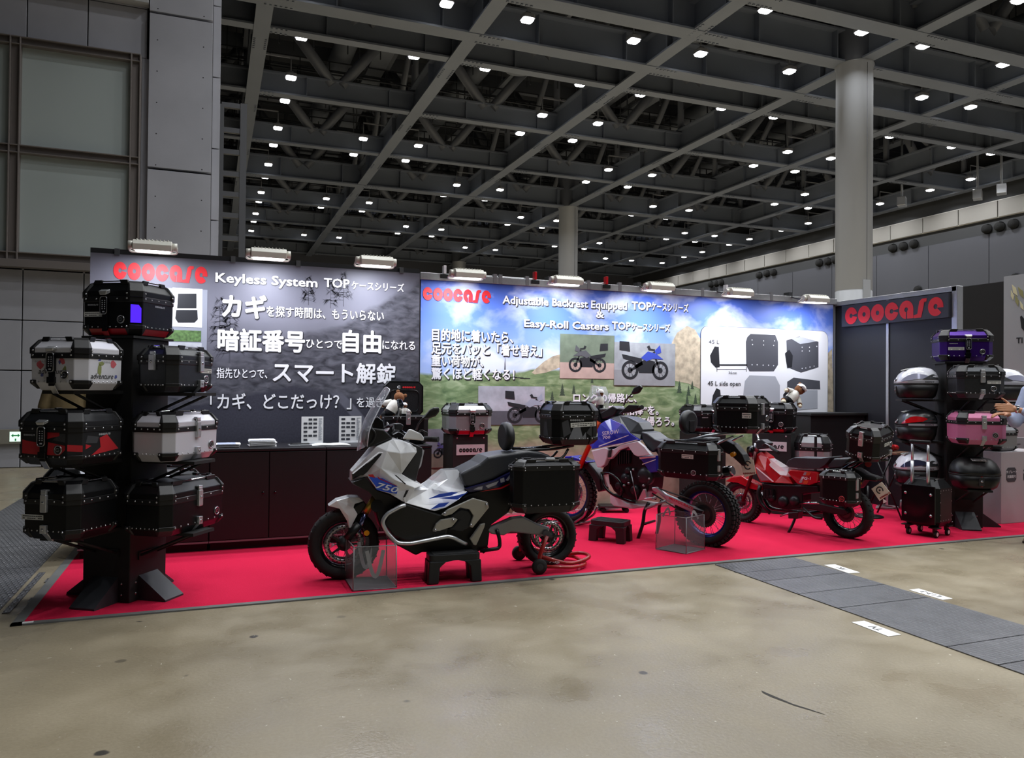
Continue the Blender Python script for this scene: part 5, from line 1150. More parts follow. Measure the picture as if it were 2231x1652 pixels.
def bag(pts, ytops, label, hz=1):
    B = [onZ(*p) for p in pts]; hts = [zat(p[0], y, b) for p, y, b in zip(pts, ytops, B)]; h = sum(hts)/len(hts); D = B[0]+B[2]-B[1]; B4 = [B[0], B[1], B[2], D]; o = (B[0]+B[2])/2; u = (B[2]-B[1]).normalized()
    t = thing('mesh_bag', label, 'bag', (o.x, o.y, .008), atan2(u.y, u.x)); Ri = M.Rotation(-atan2(u.y, u.x), 3, 'Z'); L = [Ri @ (b-o) for b in B4]
    mb = MB(); mb.prismZ([(p.x, p.y) for p in L], 0.001, .006); mb.build('base', BASEV, t)
    for i in range(4): p, q = L[i], L[(i+1) % 4]; mb = MB(); mb.quad((p.x, p.y, .004), (q.x, q.y, .004), (q.x*.97, q.y*.97, h), (p.x*.97, p.y*.97, h)); mb.build('side_panel', MESH, t, fix=False)
    mb = MB(); 
    for z, s in ((.006, 1), (h, .97)): mb.tube([V((p.x*s, p.y*s, z)) for p in L], .0045, 6, closed=True)
    for p in L: mb.tube([(p.x, p.y, .006), (p.x*.97, p.y*.97, h)], .004, 6)
    mb.build('piping', PIPE, t)
    for i in (1, 3):
        p, q = L[i].lerp(L[(i+1) % 4], .3)*.95, L[i].lerp(L[(i+1) % 4], .7)*.95; mb = MB(); n = V((-(q-p).y, (q-p).x, 0)).normalized()*.012; P2 = []
        dz = -1 if hz == 1 else .35
        for k in range(13): f = k/12; P2.append(p.lerp(q, f)+V((0, 0, h-.03+dz*sin(pi*f)*h*.62)) - p.normalized()*.02*sin(pi*f))
        vs = []
        for k, c_ in enumerate(P2): tv = (P2[min(k+1, 12)]-P2[max(k-1, 0)]).normalized(); s2 = tv.cross(n.normalized()).normalized()*.013; vs += [c_-s2, c_+s2]
        mb.add(vs, [(2*j, 2*j+1, 2*j+3, 2*j+2) for j in range(12)], True); mb.build('handle', mat('webbing_grey', 'b4b5b8', .6), t)
    return t
bag([(752, 1266), (769, 1292), (864, 1284.5)], [1179, 1194, 1189], 'grey mesh bag in front of the white scooter front wheel')
bag([(1429, 1199.5), (1495, 1210.5), (1535, 1199.5)], [1125, 1132, 1120], 'grey mesh bag beside the blue motorcycle rear wheel', hz=2)
# ================================================================== motorcycles
def zoom(x0, y0, s): return lambda x, y: (x0+x/s, y0+y/s)
class Bike:
    """local frame: x from front to rear along the bike, y away from the viewer, z up; traces come from its side elevation"""
    def __init__(s, name, label, cat, pf, pr, loc_z=0.0):
        s.O = V((pf[0], pf[1], 0)); s.u = (V((pr[0], pr[1], 0))-s.O); s.L = s.u.length; s.u.normalize(); s.n = V((-s.u.y, s.u.x, 0)); s.rz = atan2(s.u.y, s.u.x)
        s.t = thing(name, label, cat, s.O, s.rz)
    def at(s, Z, x, y, off):
        px, py = Z(x, y) if Z else (x, y); p = onP(px, py, s.O-s.n*off, s.n)-s.O; return V((p.dot(s.u), -off, p.z))
    def world(s, p): return s.O+s.u*p.x+s.n*p.y+V((0, 0, p.z))
    def slab(s, name, Z, pts, a, b, m, bevel=.006, parent=None, seg=2):
        mb = MB(); P = [s.at(Z, x, y, a) for x, y in pts]; mb.prism(P, (0, a-b, 0)); return mb.build(name, m, parent or s.t, bevel=bevel, seg=seg)
    def shell(s, name, Z, vs, fs, m, bevel=0.0, parent=None, smooth=False, mirror=True):
        mb = MB(); mb.smooth = smooth; P = [s.at(Z, x, y, w) for x, y, w in vs]; n = len(P)
        edges = {}
        for f in fs:
            for a, b in zip(f, f[1:]+f[:1]): edges[(a, b)] = edges.get((a, b), 0)+1
        Q = [V((p.x, -p.y, p.z)) for p in P]; F = [tuple(f) for f in fs]+[tuple(n+k for k in reversed(f)) for f in fs]
        for (a, b) in edges:
            if (b, a) not in edges: F.append((b, a, n+a, n+b))
        mb.add(P+Q, F); o = mb.build(name, m, parent or s.t)
        if bevel: q = o.modifiers.new('bev', 'BEVEL'); q.width = bevel; q.segments = 2; q.limit_method = 'ANGLE'; q.angle_limit = rad(20)
        return o
    def tube(s, name, Z, pts, r, m, parent=None, n=10, rnd=.05, mir=False):
        mb = MB(); P = [s.at(Z, *p) for p in pts]; mb.tube(arcpath(P, rnd) if len(P) > 2 else P, r, n)
        if mir: mb.tube(arcpath([V((p.x, -p.y, p.z)) for p in P], rnd) if len(P) > 2 else [V((p.x, -p.y, p.z)) for p in P], r, n)
        return mb.build(name, m, parent or s.t)
    def decal(s, name, Z, pts, off, m, parent=None): return s.slab(name, Z, pts, off, off-.0015, m, 0, parent)
    def text(s, body, Z, x, y, x2, y2, h, off, m, bold=.02, shear=0, parent=None, name='lettering'):
        a = s.at(Z, x, y, off); b = s.at(Z, x2, y2, off); c = s.at(Z, x, y-h, off); mb, (u, v) = text_mb(body, (c.z-a.z)/.72, bold, shear); k = (b-a).length/(v-u); ang = atan2(b.z-a.z, b.x-a.x)
        for p in mb.v: p.x = (p.x-u)*k
        return letters(mb, name, m, parent or s.t, a, ry=-ang)
    def wheel(s, name, c, R, wd, rim, spokes=28, rimm=BLK_G, knob=False, disc=.5, sprocket=0, hubm=GREY_D):
        w = bpy.data.objects.new(name, None); put(w, s.t); w.location = c; ax = (0, 1, 0); h = wd/2; rr = R*rim
        mb = MB(); mb.lathe([(rr, -h*.62), (rr+.012, -h*.8), (R*.86, -h), (R*.95, -h*.86), (R*.99, -h*.45), (R, 0), (R*.99, h*.45), (R*.95, h*.86), (R*.86, h), (rr+.012, h*.8), (rr, h*.62)], ax=ax, n=56)
        if knob:
            for k in range(44):
                a = 2*pi*k/44
                for j, y in enumerate((-.75, -.28, .28, .75)):
                    aa = a+(.07 if j % 2 else 0); r = R*(.975 if abs(y) > .5 else 1.0)+.004; mb.box((cos(aa)*r, y*h, sin(aa)*r), (.022, h*.36, R*.1), M.Rotation(-aa, 3, 'Y'))
        else:
            for k in range(30):
                a = 2*pi*k/30
                for e in (-1, 1): mb.box((cos(a)*R*.985, e*h*.5, sin(a)*R*.985), (.008, h*.5, .006), M.Rotation(-a, 3, 'Y') @ M.Rotation(e*.5, 3, 'X'))
        mb.build('tyre', RUBBER, w)
        mb = MB(); mb.lathe([(rr+.004, -h*.66), (rr-.012, -h*.6), (rr-.022, -h*.3), (rr-.022, h*.3), (rr-.012, h*.6), (rr+.004, h*.66)], ax=ax, n=48); mb.build('rim', rimm, w)
        mb = MB(); mb.lathe([(.0005, -h*.75), (.028, -h*.75), (.03, -h*.6), (.05, -h*.55), (.05, -h*.4), (.03, -h*.3), (.03, h*.3), (.05, h*.4), (.05, h*.55), (.03, h*.6), (.0005, h*.75)], ax=ax, n=24); mb.build('hub', hubm, w)
        mb = MB()
        for k in range(spokes):
            a = 2*pi*k/spokes; e = 1 if k % 2 else -1; d = .35*(1 if (k//2) % 2 else -1); mb.cyl((cos(a+d)*.045, e*h*.48, sin(a+d)*.045), (cos(a)*(rr-.018), e*h*.2, sin(a)*(rr-.018)), .0022, n=5)
        mb.build('spokes', STEEL, w)
        if disc:
            mb = MB(); r0, r1 = R*disc, R*disc*.74
            for y in (-h*.72, h*.72): mb.lathe([(r1, y-.002), (r0, y-.002), (r0, y+.002), (r1, y+.002), (r1, y-.002)], ax=ax, n=40)
            mb.i = 1
            for k in range(24):
                a = 2*pi*k/24
                for q in (.8, .92): mb.lathe([(.0005, 0), (.006, 0)], (cos(a+q)*r0*q, -h*.72-.0022, sin(a+q)*r0*q), (0, -1, 0), n=6)
            mb.i = 1
            for k in range(5): a = 2*pi*k/5; mb.box((cos(a)*r1*.7, -h*.7, sin(a)*r1*.7), (r1*.75, .004, .016), M.Rotation(-a, 3, 'Y'))
            mb.build('brake_disc', [STEEL, BLK], w)
        if sprocket:
            mb = MB(); N = 40; P = []
            for k in range(N*2): a = pi*k/N; r = sprocket*(1 if k % 2 else .94); P.append((cos(a)*r, sin(a)*r))
            mb.prismY(P, -h*.85, -h*.78); mb.i = 1; mb.lathe([(sprocket*.72, -h*.86), (sprocket*.5, -h*.88)], ax=ax, n=30); mb.build('sprocket', [mat('sprocket_steel', '55524e', .4, .8), BLK], w)
        return w
SEATM = mat('seat_vinyl', '2f3136', .45, bump=.12, scale=250); PEARLG = mat('scooter_pearl_white', 'e6e8ec', .28, coat=.5); BLUE = mat('decal_blue', '2850c8', .4); NAVY = mat('navy_gloss', '15163f', .2, coat=.5); GOLD = mat('gold_fork', 'a98a3a', .3, .8); PLATE = mat('satin_plate', 'a8a69f', .35, .5); ENG = mat('engine_black', '161618', .4, .4); ENG2 = mat('engine_grey', '2c2d30', .4, .5); AMBER = mat('amber_lens', 'd98a1a', .25); SHIELD = mat('clear_screen', 'dfe3f2', .05, alpha=.26, coat=1); FILM = mat('clear_film', 'eef0f4', .08, alpha=.42, coat=1)
# ---------------------------------------------------------------- white adventure scooter
z4 = zoom(640, 800, 3.303); z5 = zoom(860, 820, 3.441); zA = zoom(660, 1080, 7.508); zB = zoom(760, 840, 8.26)
g0, g1 = onZ(748, 1263), onZ(1188, 1235)
S = Bike('adventure_scooter', 'white adventure scooter with silver crash bar, nearest to the viewer', 'motorcycle', g0, g1)
c = S.at(None, 749, 1184, 0); top = S.at(None, 749, 1263, 0); R = c.z-.008
S.wheel('front_wheel', c, R, .115, .68, 30, disc=.56)
c2 = S.at(None, 1191, 1166, 0); R2 = (S.at(None, 1251, 1166, 0)-c2).length
S.wheel('rear_wheel', c2, R2, .16, .7, 30, disc=.5)
S.shell('front_fender', z4, [(250, 1000, .05), (310, 962, .07), (400, 938, .075), (470, 938, .07), (505, 965, .07), (440, 985, .085), (430, 1010, .09), (460, 1060, .09), (402, 1172, .085), (385, 1110, .08), (330, 1020, .075), (390, 1068, .09)], [[0, 10, 1], [1, 10, 11, 6], [1, 6, 5, 2], [2, 5, 4, 3], [10, 9, 11], [6, 11, 7], [11, 9, 8, 7]], PEARLG, .003)
S.slab('fender_stay', z4, [(430, 1010), (505, 965), (530, 1000), (470, 1062), (458, 1058)], .085, -.085, BLK)
for nm, a in (('fork_leg', .1), ('fork_leg', -.1)):
    k = S.tube(nm, z4, [(592, 925, a), (520, 1045, a)], .026, GOLD); S.tube('fork_slider', z4, [(520, 1045, a), (462, 1185, a)], .019, mat('blue_steel', '8f93c8', .15, 1.0), k); S.tube('axle_clamp', z4, [(470, 1130, a+.012), (380, 1240, a+.012)], .03, BLK, k)
S.slab('brake_caliper', z4, [(395, 1165), (440, 1150), (450, 1190), (420, 1230), (390, 1215)], .11, .06, BLK, .006)
S.shell('front_fairing', None, [(764, 1050, .05), (766, 1028, .07), (795, 1000, .11), (821, 973, .14), (849, 961, .15), (857, 957, .15), (892, 966, .17), (907, 976, .19), (908, 986, .20), (875, 1033, .20), (904, 1051, .21), (923, 1058, .22),
    (800, 1038, .14), (822, 1068, .18), (849, 1076, .21), (877, 1093, .23), (843, 983, .19), (872, 988, .21), (830, 1021, .2), (860, 1046, .225), (905, 1064, .24), (886, 1096, .235)],
    [[0, 12, 1], [1, 12, 2], [2, 12, 18], [2, 18, 16, 3], [3, 16, 4], [4, 16, 17, 5], [5, 17, 6], [6, 17, 8, 7], [16, 18, 9, 17], [17, 9, 8], [18, 19, 10, 9], [12, 13, 14, 19, 18], [10, 19, 20, 11], [19, 14, 15, 21, 20]], PEARLG, .004)
S.shell('headlight', None, [(767, 1034, .085), (800, 1008, .125), (826, 989, .165), (833, 989, .175), (809, 1017, .16), (790, 1034, .13), (768, 1045, .08)], [[0, 6, 5, 4, 3, 2, 1]], mat('headlight_smoke', '191a20', .08, .2))
S.decal('headlight_lens', zB, [(75, 1590), (300, 1430), (560, 1225), (600, 1222), (330, 1560), (260, 1620), (70, 1640)], .205, mat('headlight_smoke'), S.t)
S.decal('position_light', zB, [(60, 1580), (540, 1195), (620, 1200), (610, 1212), (550, 1212), (75, 1598)], .207, mat('pale_light_bar', 'e8eaf4', .2, emit=.2))
S.slab('nose_underside', z4, [(415, 832), (520, 795), (600, 890), (690, 918), (790, 975), (760, 1010), (640, 1180), (600, 1060), (610, 980), (540, 900), (440, 850)], .15, -.15, BLK)
S.slab('inner_shield', None, [(898, 966), (921, 976), (920, 992), (906, 1050), (876, 1034), (907, 986)], .185, -.185, GREY_D)
S.shell('storage_strip', zB, [(1330, 1150, .14), (1360, 1170, .15), (1300, 1450, .16), (1200, 1590, .17), (1190, 1560, .16), (1250, 1300, .15)], [[0, 5, 4, 3, 2, 1]], FILM)
S.shell('centre_tunnel', z5, [(150, 815, .14), (250, 845, .15), (300, 800, .12), (470, 850, .14), (545, 862, .18), (480, 925, .225), (385, 985, .235), (300, 1012, .24), (265, 1003, .24), (75, 950, .235), (62, 915, .235), (110, 855, .23)], [[0, 11, 10, 9, 8, 1], [1, 8, 7, 6, 2], [2, 6, 5, 3], [3, 5, 4]], PEARLG, .004)
for pts in ([(252, 920), (330, 885), (430, 868), (475, 872), (420, 895), (360, 905)], [(265, 1000), (330, 955), (410, 945), (375, 975)], [(330, 915), (440, 900), (520, 880), (550, 868), (470, 925)]): S.decal('blue_stripe', z5, pts, .2425, BLUE)
# side decal with the number
S.decal('blue_stripe', z4, [(540, 790), (640, 800), (745, 860), (745, 880), (600, 870)], .2265, BLUE); S.decal('blue_stripe', z4, [(585, 870), (690, 880), (748, 885), (742, 912), (690, 905), (600, 885)], .2265, BLUE); S.decal('red_stripe', z4, [(532, 775), (570, 772), (590, 800), (548, 790)], .2265, RED); S.decal('red_stripe', z4, [(600, 785), (625, 803), (745, 855), (730, 855), (610, 805)], .2265, RED)
S.text('750', z4, 590, 870, 745, 908, 44, .229, mat('decal_white', 'e6e8f2', .4), .02, .25)
S.decal('vent_slot', z4, [(722, 775), (740, 780), (812, 845), (800, 845)], .232, BLK_M); S.decal('vent_slot', z4, [(808, 888), (828, 885), (802, 935), (786, 940)], .245, BLK_M)
S.shell('windscreen', zB, [(150, 1180, .0), (190, 930, 0), (270, 640, 0), (450, 320, 0), (660, 22, 0), (745, 75, .1), (560, 400, .13), (430, 650, .15), (360, 830, .16), (330, 1100, .14)], [[0, 9, 8, 1], [1, 8, 7, 2], [2, 7, 6, 3], [3, 6, 5, 4]], SHIELD, smooth=True)
S.tube('windscreen_edge_streak', zB, [(150, 1180, .0), (190, 930, 0), (270, 640, 0), (450, 320, 0), (660, 22, 0), (745, 75, .1), (560, 400, .13), (430, 650, .15), (360, 830, .16), (330, 1100, .14)], .004, mat('acrylic_edge_glint', 'e6eaf6', .1, alpha=.8), rnd=.03)  # pale tube added along the rim to imitate the bright edge streaks
S.slab('cockpit', zB, [(330, 820), (430, 765), (640, 800), (800, 950), (480, 1080), (330, 1130), (290, 1000)], .12, -.12, BLK, .01)
S.slab('instrument_pod', zB, [(400, 640), (520, 560), (620, 640), (640, 780), (430, 770)], .07, -.07, BLK_G, .01)
S.tube('windscreen_stay', zB, [(410, 775, .13), (490, 870, .13), (440, 1010, .13), (270, 1150, .13)], .008, BLK)
S.tube('handlebar', zB, [(800, 860, 0), (900, 800, .08), (1050, 900, .2), (1400, 965, .36), (1600, 970, .41)], .012, BLK_G)
S.tube('handlebar', zB, [(800, 860, 0), (830, 700, -.1), (760, 720, -.3), (640, 760, -.4)], .012, BLK_G)
S.tube('grip', zB, [(1370, 965, .37), (1610, 972, .43)], .02, RUBBER)
S.slab('hand_guard', zB, [(970, 965), (1085, 790), (1130, 790), (1300, 870), (1355, 940), (1355, 995)], .40, .37, PEARLG, .008)
S.slab('hand_guard', zB, [(690, 650), (730, 700), (735, 790), (690, 835), (630, 800), (690, 780)], -.38, -.41, PEARLG, .006)
S.slab('switch_block', zB, [(820, 690), (930, 680), (990, 720), (960, 830), (830, 800)], .12, .05, ENG2, .008); S.tube('brake_lever', zB, [(1250, 860, .38), (1300, 800, .40), (1420, 860, .43)], .006, BLK)
k = S.slab('mirror', zB, [(1340, 590), (1460, 440), (1530, 400), (1630, 388), (1640, 470), (1570, 555), (1420, 605)], .42, .38, BLK, .012); S.tube('mirror_stalk', zB, [(1340, 590, .4), (1250, 690, .36), (1215, 800, .32)], .007, BLK, k)
k = S.slab('mirror', zB, [(870, 250), (950, 240), (1000, 360), (985, 415), (890, 400)], -.36, -.4, mat('mirror_glass', '9098a0', .05, 1.0), .01); S.tube('mirror_stalk', zB, [(890, 400, -.38), (900, 520, -.35), (860, 660, -.3)], .006, BLK, k)
S.slab('lower_side_fairing', z4, [(785, 975), (960, 1032), (1045, 1058), (1130, 1080), (1100, 1215), (830, 1262), (720, 1220), (650, 1130), (680, 1050)], .235, -.235, BLK, .012)
S.slab('engine_block', z5, [(250, 1010), (400, 960), (560, 880), (900, 750), (930, 1000), (860, 1020), (720, 1120), (700, 1280), (620, 1320), (210, 1320), (160, 1345), (10, 1265), (100, 1100)], .17, -.17, ENG, .012)
S.slab('side_plate', z5, [(350, 1040), (400, 1000), (590, 915), (700, 945), (708, 985), (585, 1138), (560, 1130), (590, 1045), (560, 1000), (490, 985), (430, 1035), (380, 1050)], .262, .235, PLATE, .006)
S.slab('side_plate', z5, [(285, 1165), (310, 1110), (350, 1075), (440, 1060), (475, 1075), (430, 1130), (340, 1160)], .265, .235, PLATE, .006)
S.slab('clutch_cover', z5, [(400, 1060), (500, 992), (560, 1008), (585, 1045), (560, 1140), (500, 1170), (400, 1150), (440, 1120), (478, 1078)], .25, .1, ENG2, .012)
mb = MB()
for x, y in ((375, 1032), (440, 1080), (690, 965), (572, 1118), (305, 1155)): p = S.at(z5, x, y, .268); mb.lathe([(.011, 0), (.009, .005), (.0005, .006)], p, (0, -1, 0), n=10)
mb.build('plate_bolts', STEEL, S.t)
k = S.tube('crash_bar', None, [(883, 1101, .26), (873, 1104, .27), (843, 1120, .28), (832, 1138, .285), (842, 1160, .285), (865, 1184, .285), (895, 1185, .285), (975, 1169, .28), (988, 1172, .28), (1010, 1184, .26), (1015, 1185, .24)], .0145, SILV, rnd=.03)
S.tube('crash_bar', None, [(883, 1101, -.26), (843, 1120, -.28), (832, 1138, -.285), (842, 1160, -.285), (865, 1184, -.285), (895, 1185, -.285), (975, 1169, -.28)], .0145, SILV, rnd=.03)
S.slab('belly_pan', z5, [(0, 1262), (160, 1335), (210, 1320), (620, 1325), (600, 1240), (60, 1230)], .13, -.13, BLK)
S.slab('seat', z5, [(490, 735), (520, 716), (640, 655), (700, 605), (780, 590), (840, 580), (1000, 558), (1100, 568), (1180, 600), (1160, 640), (1000, 680), (905, 690), (740, 772), (570, 832), (525, 830)], .165, -.165, SEATM, .035, seg=4)
S.slab('seat_trim', z5, [(525, 842), (740, 782), (895, 705), (905, 745), (780, 835), (560, 875)], .18, -.18, NAVY, .006)
for pts in ([(590, 850), (625, 832), (660, 825), (655, 850)], [(680, 822), (740, 800), (780, 785), (760, 815), (700, 838)], [(790, 770), (820, 760), (825, 790), (795, 800)], [(830, 780), (885, 715), (893, 722), (850, 785)]): S.decal('silver_stripe', z5, pts, .182, mat('decal_silver', 'a9a6b0', .35, .4))
S.decal('red_stripe', z5, [(640, 866), (800, 832), (870, 800), (868, 810), (800, 845)], .182, RED)
S.decal('red_reflector', z5, [(850, 1025), (870, 985), (915, 962), (880, 1030)], .19, mat('pink_reflection', 'd9a09a', .4))  # pinkish-red reflection on the bodywork, painted as a flat decal
S.slab('rear_fender', z5, [(900, 700), (1000, 680), (1180, 640), (1230, 690), (1200, 1000), (1000, 1040), (930, 1000)], .09, -.09, BLK, .01)
S.slab('swingarm', z5, [(680, 1152), (740, 1122), (880, 1060), (960, 1050), (1080, 1110), (1165, 1135), (1160, 1190), (1130, 1202), (960, 1178), (870, 1168), (820, 1196), (730, 1186)], .17, .11, mat('swingarm_silver', '8f9097', .35, .6), .012)
S.slab('swingarm', z5, [(740, 1122), (960, 1060), (1165, 1135), (1160, 1190), (960, 1178), (730, 1186)], -.1, -.15, MATS['swingarm_silver'], .012)
S.tube('axle_nut', z5, [(1140, 1185, .2), (1140, 1185, .12)], .03, STEEL)
S.slab('footrest_bracket', z5, [(565, 1222), (645, 1112), (680, 1103), (672, 1135), (612, 1270), (590, 1268)], .23, .2, PLATE, .005)
S.tube('side_stand', z5, [(765, 1150, .18), (785, 1215, .19), (790, 1290, .2), (640, 1310, .2)], .014, BLK)
S.tube('centre_stand', z5, [(620, 1250, .12), (700, 1290, .12), (660, 1318, .14)], .013, BLK)
S.tube('turn_signal', z4, [(525, 1195, .16), (525, 1195, .12)], .02, AMBER); S.tube('horn', z4, [(600, 1000, .16), (600, 1000, .1)], .045, BLK, n=20)
S.shell('protective_film', z5, [(245, 830, .1), (300, 770, .08), (370, 705, .06), (470, 700, .06), (495, 730, .1), (525, 855, .16), (400, 870, .2), (300, 850, .18), (400, 770, .12), (455, 780, .13)], [[0, 7, 8, 1], [1, 8, 2], [2, 8, 9, 3], [3, 9, 4], [4, 9, 5], [8, 7, 6, 9], [9, 6, 5]], FILM)
k = S.tube('luggage_rack', z5, [(820, 590, .13), (1000, 555, .13), (1200, 545, .13), (1340, 520, .12)], .011, BLK); S.tube('luggage_rack', z5, [(820, 575, -.13), (1000, 540, -.13), (1340, 505, -.12)], .011, BLK)
S.tube('pannier_rack', z5, [(1300, 545, .14), (1270, 600, .16), (1200, 640, .18), (1000, 650, .19), (905, 700, .2), (930, 800, .2), (1000, 1000, .2), (1300, 980, .2)], .01, BLK); S.tube('pannier_rack', z5, [(1220, 560, -.14), (1180, 610, -.16), (1000, 640, -.19)], .01, BLK)
# its luggage
def local_case(B, Zm, xl, xr, yb, yt, off, dep, name, label, **k):
    a = B.at(Zm, xl, yb, off); b = B.at(Zm, xr, yb, off); w = b.x-a.x; zt = B.at(Zm, (xl+xr)/2, yt, off).z; z0 = (a.z+b.z)/2
    p = B.world(V(((a.x+b.x)/2, -off+dep/2, z0))); return case(name, label, p, B.rz, w, dep, zt-z0, **k)
k = local_case(S, z5, 1195, 1535, 520, 205, .2, .38, 'luggage_case', 'black case with grey patches and round backrest on the rack of the white scooter', latch='none', stick=None, emb=False, brand=False)
w_, d_, h_ = k['wdh']; decal(k, 'grey_patch', mat('patch_grey', '74767c', .4), [[(.22, .12), (.42, .5), (.58, .5), (.68, .2), (.78, .32), (.8, .12)]]); decal(k, 'grey_patch', GREYC, [[(.0, .55), (.2, .62), (.3, .3), (.06, .2)]], off=.002); decal(k, 'grey_patch', GREYC, [[(.8, .3), (.98, .5), (.98, .2)]], off=.002); decal(k, 'grey_patch', GREYC, [[(.3, .2), (.75, .2), (.6, .55), (.4, .55)]], 'left'); decal(k, 'red_reflector', mat('red_reflector', 'b01522', .3), [[(.1, .0), (.9, .0), (.9, .06), (.1, .06)]])
sticker(k, (.05, -d_/2-.0035, h_*.5), .21, .035, M.Rotation(-.05, 3, 'Y')); lm, wd = logo_mb(.016); letters(lm, 'brand_lettering', MATS['brand_grey'], k, (-.06, -d_/2-.004, h_*.58))
def backrest(k, q, th, ry, rz_, rodto):
    mb = MB(); n = 24; rings = []
    for x, s in ((-th/2, .8), (-th*.3, .96), (0, 1.0), (th*.35, .93), (th/2, .75)): rings.append([V((q.x+x, q.y+cos(2*pi*j/n)*ry*s, q.z+sin(2*pi*j/n)*rz_*s*(1 if sin(2*pi*j/n) > 0 else .95))) for j in range(n)])
    mb.loft(rings, smooth=True); b = mb.build('backrest', mat('backrest_pad', '1c1d20', .5, bump=.1, scale=200), k); mb = MB(); mb.box((q.x+th/2, q.y, q.z-rz_*.3), (.012, ry*.7, rz_*.9)); mb.build('backrest_plate', BLK, b, bevel=.004)
    mb = MB()
    for y in (-.035, .035): mb.tube([(q.x+th/2, q.y+y, q.z-rz_*.8), (rodto, q.y+y, q.z-rz_*.8)], .008, 8)
    mb.build('backrest_rod', BLK_G, k)
q = S.at(z5, 848, 455, .05); q = V((q.x-(k.location-S.O).dot(S.u), .0, q.z-k.location.z)); backrest(k, q, .075, .14, .115, -w_/2+.02)
k = local_case(S, z5, 905, 1400, 1030, 640, .45, .2, 'side_case', 'flat black side case hung beside the rear wheel of the white scooter', latch='none', stick='lid', zf=(.86, .89), emb=False, brand=False, cat='luggage case')
w_, d_, h_ = k['wdh']; mb = MB(); mb.box((w_*.05, -d_/2+.05, h_+.012), (.07, .03, .025)); mb.build('latch', SILV, k, bevel=.008)
# red paddock stand under the rear wheel
p = S.world(S.at(z5, 1085, 1430, .24)); ps = thing('paddock_stand', 'red paddock stand lifting the rear wheel of the white scooter', 'motorcycle stand', (p.x, p.y, .008), S.rz)
REDT = mat('red_tube', '9e1a16', .35, coat=.3)
def PS(x, y, off, z=None): a = S.at(z5, x, y, off); q = S.world(a)-ps.location; return V((q.dot(S.u), q.dot(S.n), q.z if z is None else z))
wc = PS(1085, 1428, .26); r = wc.z
for y in (wc.y, wc.y+.5):
    mb = MB(); mb.lathe([(r*.4, -.018), (r*.92, -.018), (r, -.008), (r, .008), (r*.92, .018), (r*.4, .018)], (wc.x, y, r), (0, 1, 0), n=24); mb.i = 1; mb.lathe([(.0005, -.02), (r*.45, -.018)], (wc.x, y, r), (0, 1, 0), n=14); mb.lathe([(.0005, .02), (r*.45, .018)], (wc.x, y, r), (0, 1, 0), n=14); mb.build('wheel', [RUBBER, GREY_D], ps)
mb = MB(); up = PS(1135, 1195, .21)
for e, y in ((0, wc.y), (1, wc.y+.5)): mb.tube([(wc.x, y, r), (wc.x+.01, y+(.02 if e == 0 else -.02), r+.08), (up.x, y+(.03 if e == 0 else -.03), up.z)], .016, 8)
a, b_, c_ = PS(1110, 1330, .2), PS(1300, 1402, .12), PS(1440, 1385, 0)
mb.tube(arcpath([(wc.x, wc.y+.02, r+.075), (b_.x, wc.y+.08, b_.z), (c_.x, wc.y+.16, .07), (c_.x, wc.y+.34, .07), (b_.x, wc.y+.42, b_.z), (wc.x, wc.y+.48, r+.075)], .1), .015, 8)
mb.tube(arcpath([(wc.x+.03, wc.y, r), (b_.x, wc.y+.02, .03), (c_.x-.06, wc.y+.1, .03), (c_.x-.06, wc.y+.4, .03), (b_.x, wc.y+.48, .03), (wc.x+.03, wc.y+.5, r)], .1), .013, 8)
mb.build('frame', REDT, ps); mb = MB()
for y in (wc.y+.05, wc.y+.44): mb.box((b_.x+.05, y, .012), (.02, .02, .02))
mb.build('rubber_foot', STEEL, ps); mb = MB()
p2 = (wc+V((0, .02, .075))).lerp(V((b_.x, wc.y+.08, b_.z)), .55)
tm, (u, v) = text_mb('J-TRIP', .03, .012); letters(tm, 'lettering', LETW, ps, (p2.x-.06, p2.y-.017, p2.z), ry=.3)
# ---------------------------------------------------------------- blue and white adventure motorcycle
z8 = zoom(1230, 820, 4.029)
pf = onZ(1241, 1137, .03); pr = onZ(1543, 1190)
A = Bike('adventure_motorcycle', 'blue and white adventure motorcycle with knobbly tyres in the middle of the stand', 'motorcycle', pf, pr)
c = A.at(None, 1241, 1072, 0); A.wheel('front_wheel', c, c.z-.03, .1, .8, 32, mat('blue_rim', '18246e', .3, .6), True, .45)
c2 = A.at(None, 1541, 1119, 0); A.wheel('rear_wheel', c2, c2.z-.008, .15, .72, 32, mat('blue_rim', '18246e', .3, .6), True, 0, .12)
ORG = mat('orange_fork', 'c2481e', .35, .4); SBLUE = mat('tank_blue', '2526a0', .25, coat=.5); SWHT = mat('shroud_white', 'd9d3dc', .35, coat=.3)
for a in (.1, -.1): k = A.tube('fork_leg', z8, [(300, 400, a), (235, 570, a), (132, 800, a)], .026, ORG); A.tube('fork_slider', z8, [(132, 800, a), (45, 1010, a)], .018, BLK_G, k)
A.slab('lower_fender', z8, [(120, 700), (200, 750), (262, 820), (310, 900), (322, 1010), (290, 1018), (262, 930), (200, 830), (130, 770)], .07, -.07, BLK, .012)
A.slab('upper_fender', z8, [(0, 705), (60, 700), (130, 722), (210, 755), (180, 770), (120, 745), (0, 735)], .08, -.08, SBLUE, .008)
A.slab('headlight_tower', z8, [(215, 330), (300, 280), (330, 400), (300, 480), (230, 420)], .09, -.09, BLK_G, .012)
